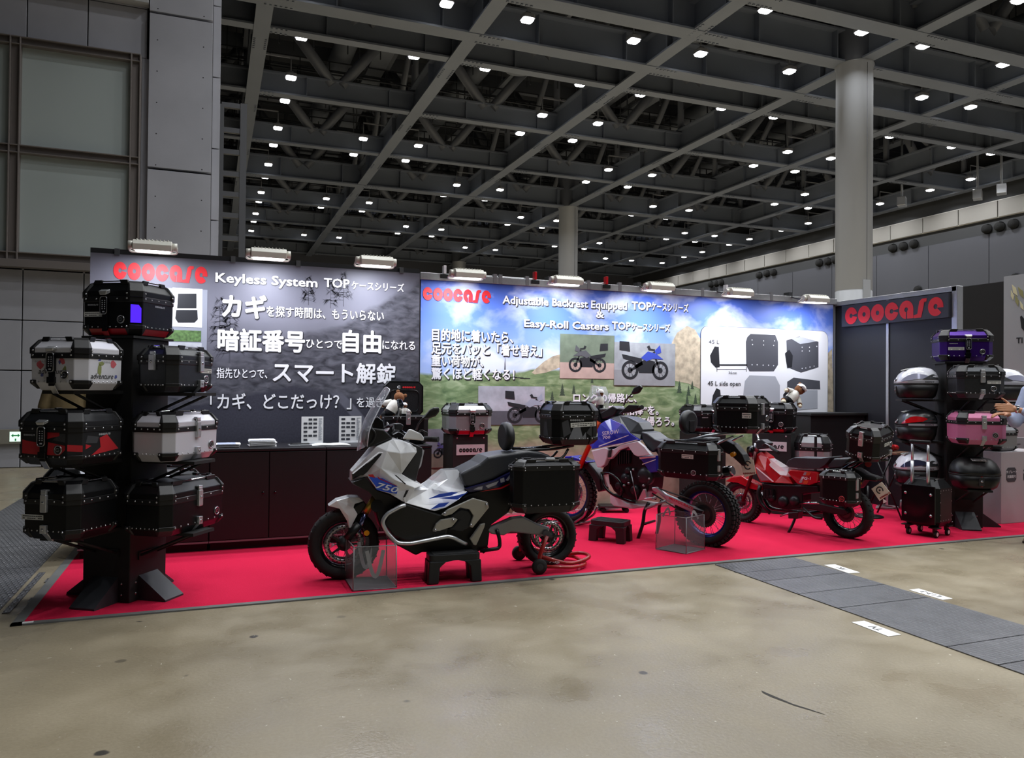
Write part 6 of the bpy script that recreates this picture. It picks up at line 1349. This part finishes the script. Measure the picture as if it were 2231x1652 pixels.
A.shell('tank', z8, [(200, 590, .1), (240, 575, .13), (290, 520, .15), (286, 470, .13), (312, 420, .12), (352, 392, .11), (400, 372, .1), (500, 420, .16), (570, 500, .18), (655, 560, .17), (520, 585, .2), (390, 605, .2), (240, 640, .17), (228, 612, .13), (420, 500, .19)], [[0, 13, 12, 1], [1, 12, 2], [2, 12, 11, 14], [2, 14, 3], [3, 14, 4], [4, 14, 5], [5, 14, 6], [6, 14, 7], [7, 14, 8], [8, 14, 10, 9], [14, 11, 10]], SBLUE, .004)
A.shell('tank_cover', z8, [(400, 370, .09), (480, 345, .08), (560, 358, .08), (650, 405, .1), (690, 470, .1), (672, 512, .12), (662, 556, .15), (575, 500, .17), (500, 420, .15)], [[0, 8, 1], [1, 8, 7, 2], [2, 7, 3], [3, 7, 6, 5, 4]], mat('tank_top_grey', '34363a', .35), .004)
A.slab('front_shroud', z8, [(235, 655), (350, 625), (382, 640), (372, 720), (348, 780), (320, 802), (285, 800), (262, 740)], .21, -.21, SWHT, .008)
A.slab('side_shroud', z8, [(385, 645), (430, 640), (500, 600), (640, 570), (700, 620), (755, 690), (640, 705), (608, 690), (560, 620), (480, 650), (410, 728), (372, 722)], .2, .16, SWHT, .006); A.slab('side_shroud', z8, [(500, 600), (640, 570), (755, 690), (640, 705), (560, 620)], -.16, -.2, SWHT, .006)
for pts in ([(235, 650), (640, 555), (640, 563), (235, 660)], [(300, 610), (560, 515), (562, 520), (300, 620)]): A.decal('white_stripe', z8, pts, .205, LETW)
A.slab('air_intake', z8, [(386, 650), (412, 640), (402, 710), (378, 715)], .213, .2, BLK_M, .002)
A.text('SEROW', z8, 330, 522, 482, 500, 36, .212, LETW, .02, .2); A.text('700', z8, 337, 553, 402, 545, 24, .212, LETW, .02, .1)
A.slab('side_cover', z8, [(650, 708), (800, 698), (812, 840), (745, 850), (700, 775)], .16, -.16, SBLUE, .008); A.decal('white_stripe', z8, [(655, 712), (798, 700), (798, 712), (660, 728)], .162, LETW); A.decal('white_stripe', z8, [(680, 770), (800, 728), (800, 735), (682, 778)], .162, LETW)
A.slab('seat', z8, [(670, 485), (720, 500), (790, 552), (850, 570), (980, 560), (1180, 540), (1250, 545), (1260, 570), (1180, 580), (1000, 592), (800, 645), (770, 672), (725, 640), (680, 565)], .13, -.13, SEATM, .03, seg=4)
A.slab('subframe', z8, [(790, 650), (1250, 570), (1330, 560), (1300, 620), (1100, 720), (850, 740)], .1, -.1, BLK, .01)
A.slab('engine_block', z8, [(335, 810), (372, 730), (430, 662), (600, 650), (720, 780), (742, 900), (730, 1010), (640, 1085), (520, 1085), (430, 1010), (345, 850)], .14, -.14, ENG, .015)
mb = MB()
for x, y, r0 in ((705, 880, .085), (540, 900, .06), (560, 830, .035), (480, 960, .04), (620, 1000, .05)): p = A.at(z8, x, y, .15); mb.lathe([(.0005, .03), (r0*.6, .03), (r0*.8, .022), (r0, 0), (r0, -.04)], p, (0, -1, 0), n=26)
for k in range(6): p = A.at(z8, 470+k*20, 720-k*2, .15); mb.box(p, (.012, .03, .12))
mb.build('engine_covers', ENG2, A.t, bevel=.003); mb = MB()
for x, y in ((500, 1010), (540, 890), (560, 940), (655, 880), (740, 900), (690, 960), (600, 820), (520, 960)): p = A.at(z8, x, y, .175); mb.lathe([(.012, -.02), (.01, .004), (.0005, .006)], p, (0, -1, 0), n=10)
mb.build('engine_bolts', STEEL, A.t)
A.slab('radiator', z8, [(330, 830), (372, 740), (400, 745), (380, 900), (350, 960)], .15, -.15, BLK_M, .005)
A.tube('crash_bar', z8, [(322, 850, .2), (410, 850, .22), (490, 925, .24), (505, 1000, .24), (500, 1070, .2)], .013, BLK_G, mir=True); A.tube('crash_bar', z8, [(322, 850, .2), (345, 970, .22), (420, 1040, .23), (520, 1080, .22), (625, 1110, .18)], .013, BLK_G, mir=True)
A.decal('radiator_sticker', z8, [(340, 865), (385, 862), (400, 980), (365, 965)], .19, PAPER)
A.slab('skid_plate', z8, [(395, 1050), (430, 1030), (540, 1112), (660, 1130), (745, 1140), (600, 1165), (430, 1140), (400, 1112)], .14, -.14, SWHT, .008)
A.slab('footrest_bracket', z8, [(640, 1095), (688, 992), (705, 990), (725, 1085)], .19, .165, SILV, .004); A.tube('shift_rod', z8, [(580, 830, .19), (635, 1092, .19)], .005, STEEL); A.slab('footrest', z8, [(700, 1070), (765, 1062), (770, 1082), (705, 1092)], .27, .19, SILV, .004)
A.slab('swingarm', z8, [(760, 975), (800, 972), (890, 1038), (1050, 1105), (1212, 1185), (1200, 1212), (1130, 1205), (900, 1098), (880, 1062), (770, 1002)], .14, .1, SILV, .008); A.slab('swingarm', z8, [(760, 975), (890, 1038), (1212, 1185), (1200, 1212), (900, 1098)], -.1, -.14, SILV, .008)
A.text('MOTOCRAZE', z8, 915, 1080, 1125, 1172, 24, .1425, LOGO_RED, .02)
A.slab('chain_adjuster', z8, [(1128, 1160), (1212, 1185), (1200, 1212), (1130, 1205)], .146, .14, BLK, .003)
mb = MB()
for dz in (-.03, .035):
    a, b_ = A.at(z8, 770, 1000, .12), A.at(z8, 1235, 1230, .12); mb.tube([a+V((0, 0, dz)), V((b_.x, b_.y, b_.z+dz*3))], .007, 6)
mb.build('chain', mat('chain_steel', '4a4845', .4, .8), A.t)
k = A.slab('licence_plate', None, [(1612, 1007), (1641, 1001), (1647, 1033), (1622, 1040)], .05, .046, mat('plate_ivory', 'dedccb', .5), .001)
q = A.at(None, 1629, 1014, .052); mb = MB(); mb.lathe([(.0005, .004), (.008, .003), (.009, 0)], q, (0, -1, 0), n=12)
mb.add([q+V((cos(rad(30+290*k_/14))*u, 0, sin(rad(30+290*k_/14))*u*1.1)) for k_ in range(15) for u in (.026, .036)], [(2*j, 2*j+1, 2*j+3, 2*j+2) for j in range(14)]); mb.build('plate_mark', GREY_D, k)
lm, wd = logo_mb(.015); q = A.at(None, 1619, 1034, .052); letters(lm, 'plate_lettering', mat('plate_red', '8e1f24', .5), k, q, ry=-.12)
A.slab('tail_unit', z8, [(1260, 570), (1400, 560), (1480, 600), (1560, 690), (1600, 780), (1560, 790), (1450, 690), (1330, 640)], .06, -.06, BLK, .01)
A.tube('luggage_rack', z8, [(1090, 560, .11), (1250, 520, .11), (1500, 500, .11)], .011, SILV, mir=True); A.tube('rack_stay', z8, [(1290, 630, .1), (1350, 585, .1), (1480, 530, .1)], .01, SILV, mir=True)
k = A.tube('exhaust', z8, [(1240, 880, -.05), (1320, 862, -.05), (1460, 832, -.05)], .05, BLK_G, n=18); A.tube('exhaust_tip', z8, [(1455, 834, -.05), (1482, 828, -.05)], .04, STEEL, k, n=16)
A.tube('turn_signal', z8, [(1490, 680, .1), (1470, 690, .14)], .02, AMBER)
k = A.tube('centre_stand', z8, [(740, 1110, .12), (700, 1180, .13), (690, 1290, .15), (640, 1440, .17)], .016, BLK, mir=True); A.tube('stand_foot', z8, [(640, 1440, .17), (770, 1468, .2)], .016, BLK, k); A.tube('stand_crossbar', z8, [(690, 1300, .15), (790, 1270, -.15)], .012, BLK, k); A.tube('stand_lever', z8, [(710, 1165, .17), (890, 1095, .17)], .012, SILV, k)
A.tube('handlebar', z8, [(430, 310, 0), (470, 290, .1), (560, 300, .3), (670, 275, .42)], .012, BLK_G); A.tube('handlebar', z8, [(430, 310, 0), (380, 300, -.1), (320, 340, -.3), (270, 350, -.42)], .012, BLK_G); A.tube('grip', z8, [(590, 300, .32), (680, 272, .44)], .02, RUBBER)
A.slab('instrument_pod', z8, [(300, 330), (420, 260), (470, 290), (430, 350), (330, 380)], .08, -.08, BLK, .01); A.slab('hand_guard', z8, [(470, 330), (560, 250), (650, 255), (640, 290), (560, 320)], .43, .41, BLK, .006)
k = A.slab('mirror', z8, [(578, 150), (605, 98), (655, 75), (676, 98), (645, 148), (600, 160)], .4, .36, BLK, .012); A.tube('mirror_stalk', z8, [(590, 155, .38), (545, 200, .35), (520, 255, .3)], .007, BLK, k)
A.shell('windscreen', z8, [(185, 330, 0), (215, 150, 0), (235, 75, 0), (262, 90, .1), (265, 180, .13), (250, 300, .14)], [[0, 5, 4, 1], [1, 4, 3, 2]], SHIELD, smooth=True)
q = A.world(A.at(z8, 310, 270, 0)); bear('plush bear in black and white with white cap sitting on the blue motorcycle cockpit', (q.x, q.y, q.z-.05), (0, 0, rad(200)), .44)
k = local_case(A, z8, 1285, 1665, 500, 185, .2, .36, 'luggage_case', 'black case with round backrest mounted on the tail of the blue motorcycle', latch='none', stick=None, emb=False, brand=False)
w_, d_, h_ = k['wdh']; sticker(k, (w_*.33, -d_/2-.003, h_*.5), .08, .045)
mb = MB(); mb.box((w_/2+.01, -d_*.1, h_*.68), (.02, .042, .1)); l2 = mb.build('latch', SILV, k, bevel=.004); mb = MB(); mb.box((w_/2+.01, -d_*.1, h_*.2), (.02, .04, .05)); mb.prism([(w_/2+.02, -d_*.1-.02, h_*.18), (w_/2+.02, -d_*.1+.02, h_*.18), (w_/2-.04, -d_*.1+.02, -.01), (w_/2-.04, -d_*.1-.02, -.01)], (-.006, 0, .006)); mb.build('lower_latch', SILV, k, bevel=.003); emblem(k, (w_/2+.001, d_*.2, h_*.42), .026, rz=pi/2)
q = A.at(z8, 1095, 405, .0); q = V((q.x-(k.location-A.O).dot(A.u), .0, q.z-k.location.z)); backrest(k, q, .07, .14, .115, -w_/2+.02)
k = local_case(A, z8, 795, 1315, 905, 590, .42, .2, 'side_case', 'black side case with steel latch on the blue motorcycle', latch='none', stick=None, zf=(.76, .84), brand=False, emb=False)
w_, d_, h_ = k['wdh']; sticker(k, (w_*.06, -d_/2-.003, h_*.64), .11, .035); emblem(k, (w_*.16, -d_/2-.001, h_*.2), .024)
mb = MB(); mb.box((w_*.5+.004, -d_*.15, h_*.72), (.02, .036, .1)); mb.build('latch', SILV, k, bevel=.004); mb = MB(); mb.box((w_*.5+.004, -d_*.15, h_*.35), (.018, .03, .05)); mb.build('lower_latch', SILV, k, bevel=.004)
# front wheel chock
q = onZ(1262, 1158); fc = thing('wheel_chock', 'steel wheel chock holding the front wheel of the blue motorcycle', 'motorcycle stand', (pf.x, pf.y, .008), A.rz); mb = MB()
for y in (-.09, .09): mb.tube(arcpath([(-.2, y, .015), (-.1, y, .015), (.1, y, .02), (.25, y, .12), (.28, y, .2)], .05), .012, 8)
for x in (-.15, .12): mb.tube([(x, -.2, .015), (x, .2, .015)], .012, 8)
mb.build('frame', STEEL, fc); mb = MB(); mb.box((.0, 0, .012), (.2, .14, .02)); mb.build('cradle', BLK, fc)
dl = onZ(1330, 1121); dy = thing('caster_dolly', 'black dolly with four small casters on the carpet behind the step stool', 'dolly', (dl.x+.1, dl.y+.1, .008), -.3); mb = MB(); mb.box((0, 0, .07), (.34, .2, .02)); mb.build('deck', BLK, dy, bevel=.004)
for sx in (-.13, .13):
    for sy in (-.07, .07): mb = MB(); mb.lathe([(.0005, -.012), (.024, -.012), (.028, 0), (.024, .012), (.0005, .012)], (sx, sy, .028), (0, 1, 0), n=16); mb.box((sx, sy, .05), (.02, .03, .03)); mb.build('caster', RUBBER, dy)
# ---------------------------------------------------------------- small red motorcycle
z9 = zoom(1560, 850, 4.464)
pf = onZ(1612, 1137); pr = onZ(1847, 1174)
B_ = Bike('small_motorcycle', 'small red step through motorcycle standing on its side stand', 'motorcycle', pf, pr)
P_ = B_
c = P_.at(None, 1617, 1092, 0); P_.wheel('front_wheel', c, c.z-.008, .085, .72, 28, BLK_G, True, .4); c2 = P_.at(None, 1847, 1117, 0); P_.wheel('rear_wheel', c2, c2.z-.008, .1, .72, 28, BLK_G, False, 0, .09)
MRED = mat('motorcycle_red', 'a8101a', .22, coat=.6)
P_.slab('front_fender', z9, [(85, 890), (150, 842), (240, 832), (300, 870), (410, 925), (432, 982), (330, 962), (210, 905), (130, 895)], .06, -.06, MRED, .012)
for a in (.075, -.075): P_.tube('fork_leg', z9, [(385, 600, a), (345, 830, a), (262, 1080, a)], .018, mat('dark_red_fork', '4a0c10', .3, .4))
P_.shell('leg_shield', z9, [(372, 700, .06), (400, 622, .05), (440, 600, .05), (500, 650, .06), (560, 752, .07), (640, 832, .08), (705, 842, .1), (745, 912, .11), (560, 902, .12), (430, 892, .12), (402, 832, .11), (370, 762, .09), (480, 780, .12)], [[0, 11, 12, 1], [1, 12, 3, 2], [3, 12, 4], [4, 12, 8, 5], [5, 8, 7, 6], [11, 10, 12], [10, 9, 8, 12]], MRED, .004)
P_.slab('shield_grille', z9, [(385, 755), (540, 880), (440, 885), (410, 840)], .135, .12, mat('grille_pink_steel', '9a8488', .35, .5), .003)
P_.decal('white_stripe', z9, [(385, 755), (395, 752), (562, 890), (545, 892)], .138, LETW)
P_.shell('protective_film', z9, [(450, 645, .04), (482, 642, .04), (560, 700, .06), (625, 750, .07), (710, 752, .08), (685, 832, .11), (625, 828, .11), (530, 745, .09)], [[0, 7, 2, 1], [2, 7, 6, 3], [3, 6, 5, 4]], FILM)
P_.slab('side_panel', z9, [(690, 800), (722, 770), (960, 792), (1000, 802), (985, 900), (900, 926), (790, 916), (732, 852)], .12, -.12, MRED, .014); P_.text('PG-1', z9, 832, 872, 924, 872, 26, .122, LETW, .03, .2)
P_.decal('orange_stripe', z9, [(880, 800), (925, 800), (905, 832), (870, 832)], .1215, mat('decal_orange', 'c0461c', .4)); P_.decal('grey_stripe', z9, [(860, 798), (885, 800), (870, 830), (845, 828)], .1215, mat('decal_silver')); P_.decal('grey_stripe', z9, [(835, 840), (860, 840), (830, 905), (805, 903)], .1215, mat('decal_silver')); P_.decal('orange_stripe', z9, [(860, 880), (900, 880), (885, 915), (845, 910)], .1215, MATS['decal_orange'])
P_.slab('seat', z9, [(680, 725), (700, 682), (760, 656), (900, 662), (1020, 665), (1110, 650), (1118, 660), (1060, 730), (1000, 768), (840, 766), (700, 748)], .12, -.12, SEATM, .035, seg=4); P_.slab('pillion_seat', z9, [(1080, 735), (1142, 666), (1300, 664), (1288, 692), (1230, 758), (1092, 764)], .1, -.1, SEATM, .025, seg=3)
P_.tube('seat_rail', z9, [(1050, 770, .1), (1230, 772, .1), (1300, 720, .1), (1420, 680, .09)], .01, BLK_G, mir=True)
P_.slab('engine_block', z9, [(440, 900), (560, 920), (990, 930), (1000, 1000), (840, 1010), (840, 1080), (820, 1155), (700, 1172), (560, 1142), (470, 1050)], .09, -.09, ENG, .012)
mb = MB()
for x, y, r0 in ((650, 1085, .055), (760, 1080, .05), (540, 1050, .04)): p = P_.at(z9, x, y, .1); mb.lathe([(.0005, .025), (r0*.7, .025), (r0, 0), (r0, -.04)], p, (0, -1, 0), n=24)
for k in range(7): p = P_.at(z9, 480+k*14, 1010, .09); mb.box(p, (.006, .08, .09))
mb.build('engine_covers', ENG2, P_.t)
P_.tube('crash_bar', z9, [(430, 930, .1), (405, 1010, .12), (430, 1100, .12), (530, 1200, .1)], .02, BLK); P_.tube('exhaust_pipe', z9, [(440, 1000, -.1), (520, 1150, -.11), (900, 1200, -.11), (1250, 1150, -.13)], .02, BLK_G); P_.tube('lower_rail', z9, [(820, 1100, .09), (1010, 1100, .09)], .014, CHROME)
P_.slab('chain_case', z9, [(820, 1090), (1000, 1100), (1260, 1160), (1290, 1195), (1240, 1225), (1000, 1178), (830, 1152)], .1, .06, BLK, .01); P_.tube('passenger_footrest', z9, [(850, 1150, .1), (960, 1245, .14), (1030, 1250, .15)], .012, BLK)
k = P_.tube('side_stand', z9, [(790, 1195, .1), (740, 1320, .16), (700, 1395, .2)], .013, BLK); P_.tube('gear_lever', z9, [(625, 1228, .14), (700, 1200, .14), (830, 1185, .12)], .008, STEEL); P_.slab('footrest', z9, [(700, 1195), (800, 1185), (790, 1255), (700, 1250)], .22, .12, BLK, .006)
P_.tube('handlebar', z9, [(430, 560, 0), (470, 520, .08), (520, 545, .2), (605, 610, .36)], .011, CHROME); P_.tube('handlebar', z9, [(430, 560, 0), (400, 420, -.12), (440, 280, -.36)], .011, CHROME); P_.tube('grip', z9, [(530, 555, .22), (608, 612, .37)], .018, RUBBER); P_.tube('grip', z9, [(432, 320, -.28), (442, 240, -.4)], .018, mat('grip_blue_grey', '6a7080', .5)); P_.slab('switch_block', z9, [(380, 500), (440, 480), (500, 520), (480, 570), (400, 580)], .06, -.06, ENG2, .008)
P_.tube('headlight', z9, [(330, 600, 0), (390, 590, 0)], .06, BLK_G, n=20); P_.tube('turn_signal', z9, [(290, 640, .12), (250, 640, .18)], .018, AMBER); P_.tube('fork_cap', z9, [(385, 600, .0), (398, 520, 0)], .03, STEEL)
P_.slab('rear_fender', z9, [(1050, 780), (1350, 760), (1450, 820), (1570, 860), (1560, 890), (1440, 880), (1380, 960), (1100, 990), (1020, 900)], .07, -.07, BLK, .012); P_.tube('tail_light', z9, [(1480, 720, .02), (1480, 720, -.04)], .03, mat('dark_red_lens')); P_.tube('turn_signal', z9, [(1390, 905, .1), (1380, 910, .14)], .024, AMBER)
P_.tube('tail_bar', z9, [(1380, 830, .05), (1500, 850, .05), (1570, 870, .02)], .018, BLK); P_.tube('shock_absorber', z9, [(1330, 760, .1), (1340, 960, .1), (1260, 1150, .1)], .02, BLK_G); P_.tube('luggage_rack', z9, [(1200, 740, .09), (1330, 700, .09), (1600, 690, .08)], .01, BLK, mir=True)
k = P_.slab('licence_plate', z9, [(1510, 962), (1612, 892), (1698, 1005), (1590, 1080)], .06, .056, mat('plate_ivory'), .001)
q = P_.at(z9, 1592, 975, .062); mb = MB(); mb.lathe([(.0005, .004), (.008, .003), (.009, 0)], q, (0, -1, 0), n=12); mb.add([q+V((cos(rad(-10+290*k_/14))*u, 0, sin(rad(-10+290*k_/14))*u)) for k_ in range(15) for u in (.024, .034)], [(2*j, 2*j+1, 2*j+3, 2*j+2) for j in range(14)]); mb.build('plate_mark', GREY_D, k)
lm, wd = logo_mb(.015); q = P_.at(z9, 1598, 1060, .062); letters(lm, 'plate_lettering', mat('plate_red'), k, q, ry=-.6)
k2 = P_.slab('warning_label', z9, [(1625, 1060), (1662, 1085), (1625, 1105)], .06, .058, PAPER, 0)
k = local_case(P_, z9, 985, 1330, 1130, 800, .36, .2, 'side_case', 'black side case with round emblem on the small red motorcycle', latch='none', stick=None, zf=(.82, .86), brand=False, emb=False); w_, d_, h_ = k['wdh']; emblem(k, (w_*.2, -d_/2-.001, h_*.24), .026, ring=mat('emblem_red', 'a8343a', .4)); mb = MB(); mb.box((w_*.5+.004, -d_*.15, h_*.66), (.02, .034, .1)); mb.build('latch', SILV, k, bevel=.004); mb = MB(); mb.box((w_*.5+.004, -d_*.15, h_*.35), (.018, .03, .05)); mb.build('lower_latch', SILV, k, bevel=.004)
q = P_.world(P_.at(z9, 1480, 655, .0)); ca = rad(-68)
cs = case('luggage_case', 'tilted black case with steel latches on the rear rack of the small red motorcycle', q, ca, .3, .36, .3, ALU_BLK, latch='metal', stick='side', brand=False, emb=False); w_, d_, h_ = cs['wdh']; cs.rotation_euler = (rad(8), rad(7), ca); emblem(cs, (w_/2+.001, d_*.3, h_*.45), .026, rz=pi/2)
mb = MB(); mb.box((w_/2+.01, d_*.25, h_*.2), (.02, .04, .05)); mb.prism([(w_/2+.02, d_*.25-.02, h_*.18), (w_/2+.02, d_*.25+.02, h_*.18), (w_/2-.04, d_*.2+.02, -.01), (w_/2-.04, d_*.2-.02, -.01)], (-.006, 0, .006)); mb.build('lower_latch', SILV, cs, bevel=.003)
print('BIKES', S.L, A.L, P_.L, [round(math.degrees(b.rz)) for b in (S, A, P_)])
# ================================================================== people
SKIN = mat('skin', 'b98463', .55, noise=.06, scale=30); HAIR = mat('black_hair', '14110f', .6); SHIRT = mat('pale_blue_shirt', 'a9b6d6', .8, noise=.06, scale=30, bump=.1); TROU = mat('grey_trousers', '4d545c', .85, noise=.08, scale=30); SHOE = mat('tan_leather_shoe', '9a6a3c', .4, noise=.15, scale=20); KHAKI = mat('khaki_coat', '5d4f33', .9, noise=.12, scale=20)
def remesh(o, v, sm=6):
    q = o.modifiers.new('remesh', 'REMESH'); q.mode = 'VOXEL'; q.voxel_size = v; q.use_smooth_shade = True
    q = o.modifiers.new('smooth', 'SMOOTH'); q.factor = .5; q.iterations = sm; return o
def chain(mb, pts, rs, n=12):
    pts = [V(p) for p in pts]; mb.tube(pts, list(rs), n)
    for p, r in zip(pts, rs): mb.ball(p, r*.99, n)
def hand(mb, wr, d, up, curl, side, s=1.0, thumb_up=.9):
    """palm and five fingers: wr wrist, d pointing direction, up the back of the hand, side towards the thumb"""
    d = V(d).normalized(); up = V(up); up = (up-d*up.dot(d)).normalized(); sd = d.cross(up).normalized()*side
    for k, o in enumerate((-.03, -.01, .01, .03)): chain(mb, [wr+sd*o*.55*s, wr+d*.045*s+sd*o*.9*s, wr+d*.092*s+sd*o*s], [.017*s, .016*s, .0125*s], 10)
    L = (.058, .074, .08, .072); 
    for k, o in enumerate((-.03, -.01, .01, .03)):
        p = wr+d*.092*s+sd*o*s; c = curl*(1.15-.1*k); P = [p]; a = 0
        for j, f in enumerate((.45, .32, .23)): a += c*(.5 if j == 0 else .9); q = d*cos(a)-up*sin(a)+sd*o*.6; P.append(P[-1]+q.normalized()*L[k]*f*s)
        chain(mb, P, [.0098*s, .0092*s, .0084*s, .007*s], 10)
    b = wr+d*.025*s+sd*.026*s; q = (sd*thumb_up+d*.75-up*.15).normalized(); chain(mb, [b, b+q*.038*s, b+q*.066*s+d*.004, b+q*.092*s+d*.012*s], [.016*s, .012*s, .0105*s, .008*s], 10)
def person(label, loc, rz, arms, shirt, trouser, shoe, coat=False, step=0.0):
    """facing local -Y; arms: per side (shoulder offset) elbow, wrist, hand direction"""
    t = thing('person', label, 'person', loc, rz)
    b = MB()
    b.ball((0, -.0, 1.585), (.075, .092, .108), 16); b.ball((0, -.02, 1.53), (.06, .07, .06), 14); b.ball((0, -.1, 1.575), (.013, .02, .02), 8); b.ball((0, -.092, 1.535), (.025, .012, .009), 8)
    for e in (-1, 1): b.ball((e*.077, .005, 1.58), (.012, .02, .032), 8)
    chain(b, [(0, .015, 1.52), (0, .02, 1.42)], [.055, .062]); chain(b, [(0, .02, 1.38), (0, .015, 1.2), (0, .01, 1.02), (0, .01, .92)], [.12, .125, .12, .13])
    for e in (-1, 1):
        f = -step if e > 0 else step*.15; chain(b, [(e*.09, .01, .92), (e*.095, -.005+f*.55, .5), (e*.095, .02+f, .1), (e*.1, -.02+f, .05)], [.085, .058, .042, .04]); chain(b, [(e*.1, .02+f, .05), (e*.105, -.13+f, .035)], [.04, .035])
        A = arms[0 if e < 0 else 1]; sh = V((e*.17, .02, 1.4)); chain(b, [(0, .02, 1.39), sh], [.08, .062]); chain(b, [sh, A[0], A[1]], [.055, .042, .026]); hand(b, V(A[1]), A[2], A[3], A[4], A[5])
    remesh(b.build('body', SKIN, t, fix=False), .0055, 5)
    h = MB(); h.ball((0, .018, 1.615), (.084, .093, .095), 14); h.ball((0, .05, 1.57), (.072, .06, .07), 12); remesh(h.build('hair', HAIR, t, fix=False), .012)
    mb = MB()
    for e in (-1, 1): mb.ball((e*.03, -.085, 1.592), (.011, .006, .007), 8)
    mb.build('eyes', INK, t)
    c = MB(); bot = .45 if coat else .9
    c.loft([[V((x*w, .015+y*d, z)) for x, y in rrect(2, 2, .9, 5)] for z, w, d in ((1.47, .075, .075), (1.42, .15, .1), (1.3, .2, .135), (1.1, .19, .14), (bot, .2 if not coat else .25, .15 if not coat else .19))], smooth=True)
    for e in (-1, 1):
        A = arms[0 if e < 0 else 1]; sh = V((e*.17, .02, 1.4)); el = V(A[0]); cuff = el.lerp(V(A[1]), A[6]); chain(c, [(0, .02, 1.4), sh, el, cuff], [.09, .078, .06, .046])
    remesh(c.build('coat' if coat else 'shirt', shirt, t, fix=False), .011)
    p = MB(); chain(p, [(0, .015, .95), (0, .015, .88)], [.15, .155])
    for e in (-1, 1): f = -step if e > 0 else step*.15; chain(p, [(e*.09, .01, .9), (e*.095, -.005+f*.55, .5), (e*.097, .02+f, .12)], [.115, .082, .066])
    remesh(p.build('trousers', trouser, t, fix=False), .012)
    for e in (-1, 1):
        f = -step if e > 0 else step*.15; s = MB(); chain(s, [(e*.1, .04, .045), (e*.103, -.06, .04), (e*.108, -.17, .034), (e*.11, -.2, .03)], [.046, .048, .042, .03]); chain(s, [(e*.1, .03, .05), (e*.1, .03, .1)], [.045, .05])
        o = remesh(s.build('shoe', shoe, t, fix=False), .008); o.location.y = f; so = MB(); so.prismZ([(e*.105+x*.95, -.075+y) for x, y in rrect(.1, .31, .045)], 0, .016); so.build('sole', mat('shoe_sole', '2a1d14', .6), o)
    return t
# right edge: gesturing towards the grey and pink cases, mostly outside the picture
toe = onZ(2193, 1191); base = V((toe.x+.26+.24, toe.y-.04, .002))
rz = rad(-78)
Rz = M.Rotation(-rz, 3, 'Z')
def loc_at(px, py, depthp): p = onP(px, py, depthp, V((FW.x, FW.y, 0))); return Rz @ (p-base)
dp = V((base.x, base.y, 0))-V((FW.x, FW.y, 0))*.0
w1 = loc_at(2209, 891, dp); e1 = loc_at(2250, 926, dp+V((FW.x, FW.y, 0))*-.02)
w0 = loc_at(2196, 902, dp+V((FW.x, FW.y, 0))*.16); e0 = loc_at(2236, 935, dp+V((FW.x, FW.y, 0))*.2)
left = Rz @ (-RT); upv = V((0, 0, 1)); tocam = Rz @ (-FW)
# keep the elbows anatomically reachable from the shoulders
arms = [[V((-.24, -.1, 1.12)), w0, left, upv, .45, -1, .45], [V((.22, -.12, 1.13)), w1, left*1.0+V((0, 0, .12)), tocam+V((0, 0, .35)), .22, 1, .78]]
fwd = V((0, -1, 0))
pr_ = person('person in pale blue shirt and tan shoes gesturing beside the pink case', base, rz, arms, SHIRT, TROU, SHOE, step=.24)
w1v = V(arms[1][1]); d_ = (V(arms[1][0])-w1v).normalized(); q = w1v+d_*.03
mb = MB(); mb.lathe([(.03, -.011), (.034, -.009), (.034, .009), (.03, .011)], q, d_, n=20); x_, y_ = frame_of(d_); mb.lathe([(.0005, .012), (.018, .01), (.02, 0)], q+V((0, 0, .03)), (0, 0, 1), n=16); mb.build('wristwatch', CHROME, pr_)
# behind the left tower: a standing figure in khaki
f = onZ(140, 1082)
rel = [[V((-.25, .03, 1.12)), V((-.24, -.12, .9)), V((0, -.3, -1)), V((0, 1, 0)), .5, 1, .9], [V((.25, .03, 1.12)), V((.24, -.12, .9)), V((0, -.3, -1)), V((0, 1, 0)), .5, -1, .9]]
p2_ = person('person in khaki coat and grey trousers standing behind the left display tower', (f.x, f.y, .002), rad(200), rel, KHAKI, TROU, mat('dark_shoe', '22201e', .5), coat=True)
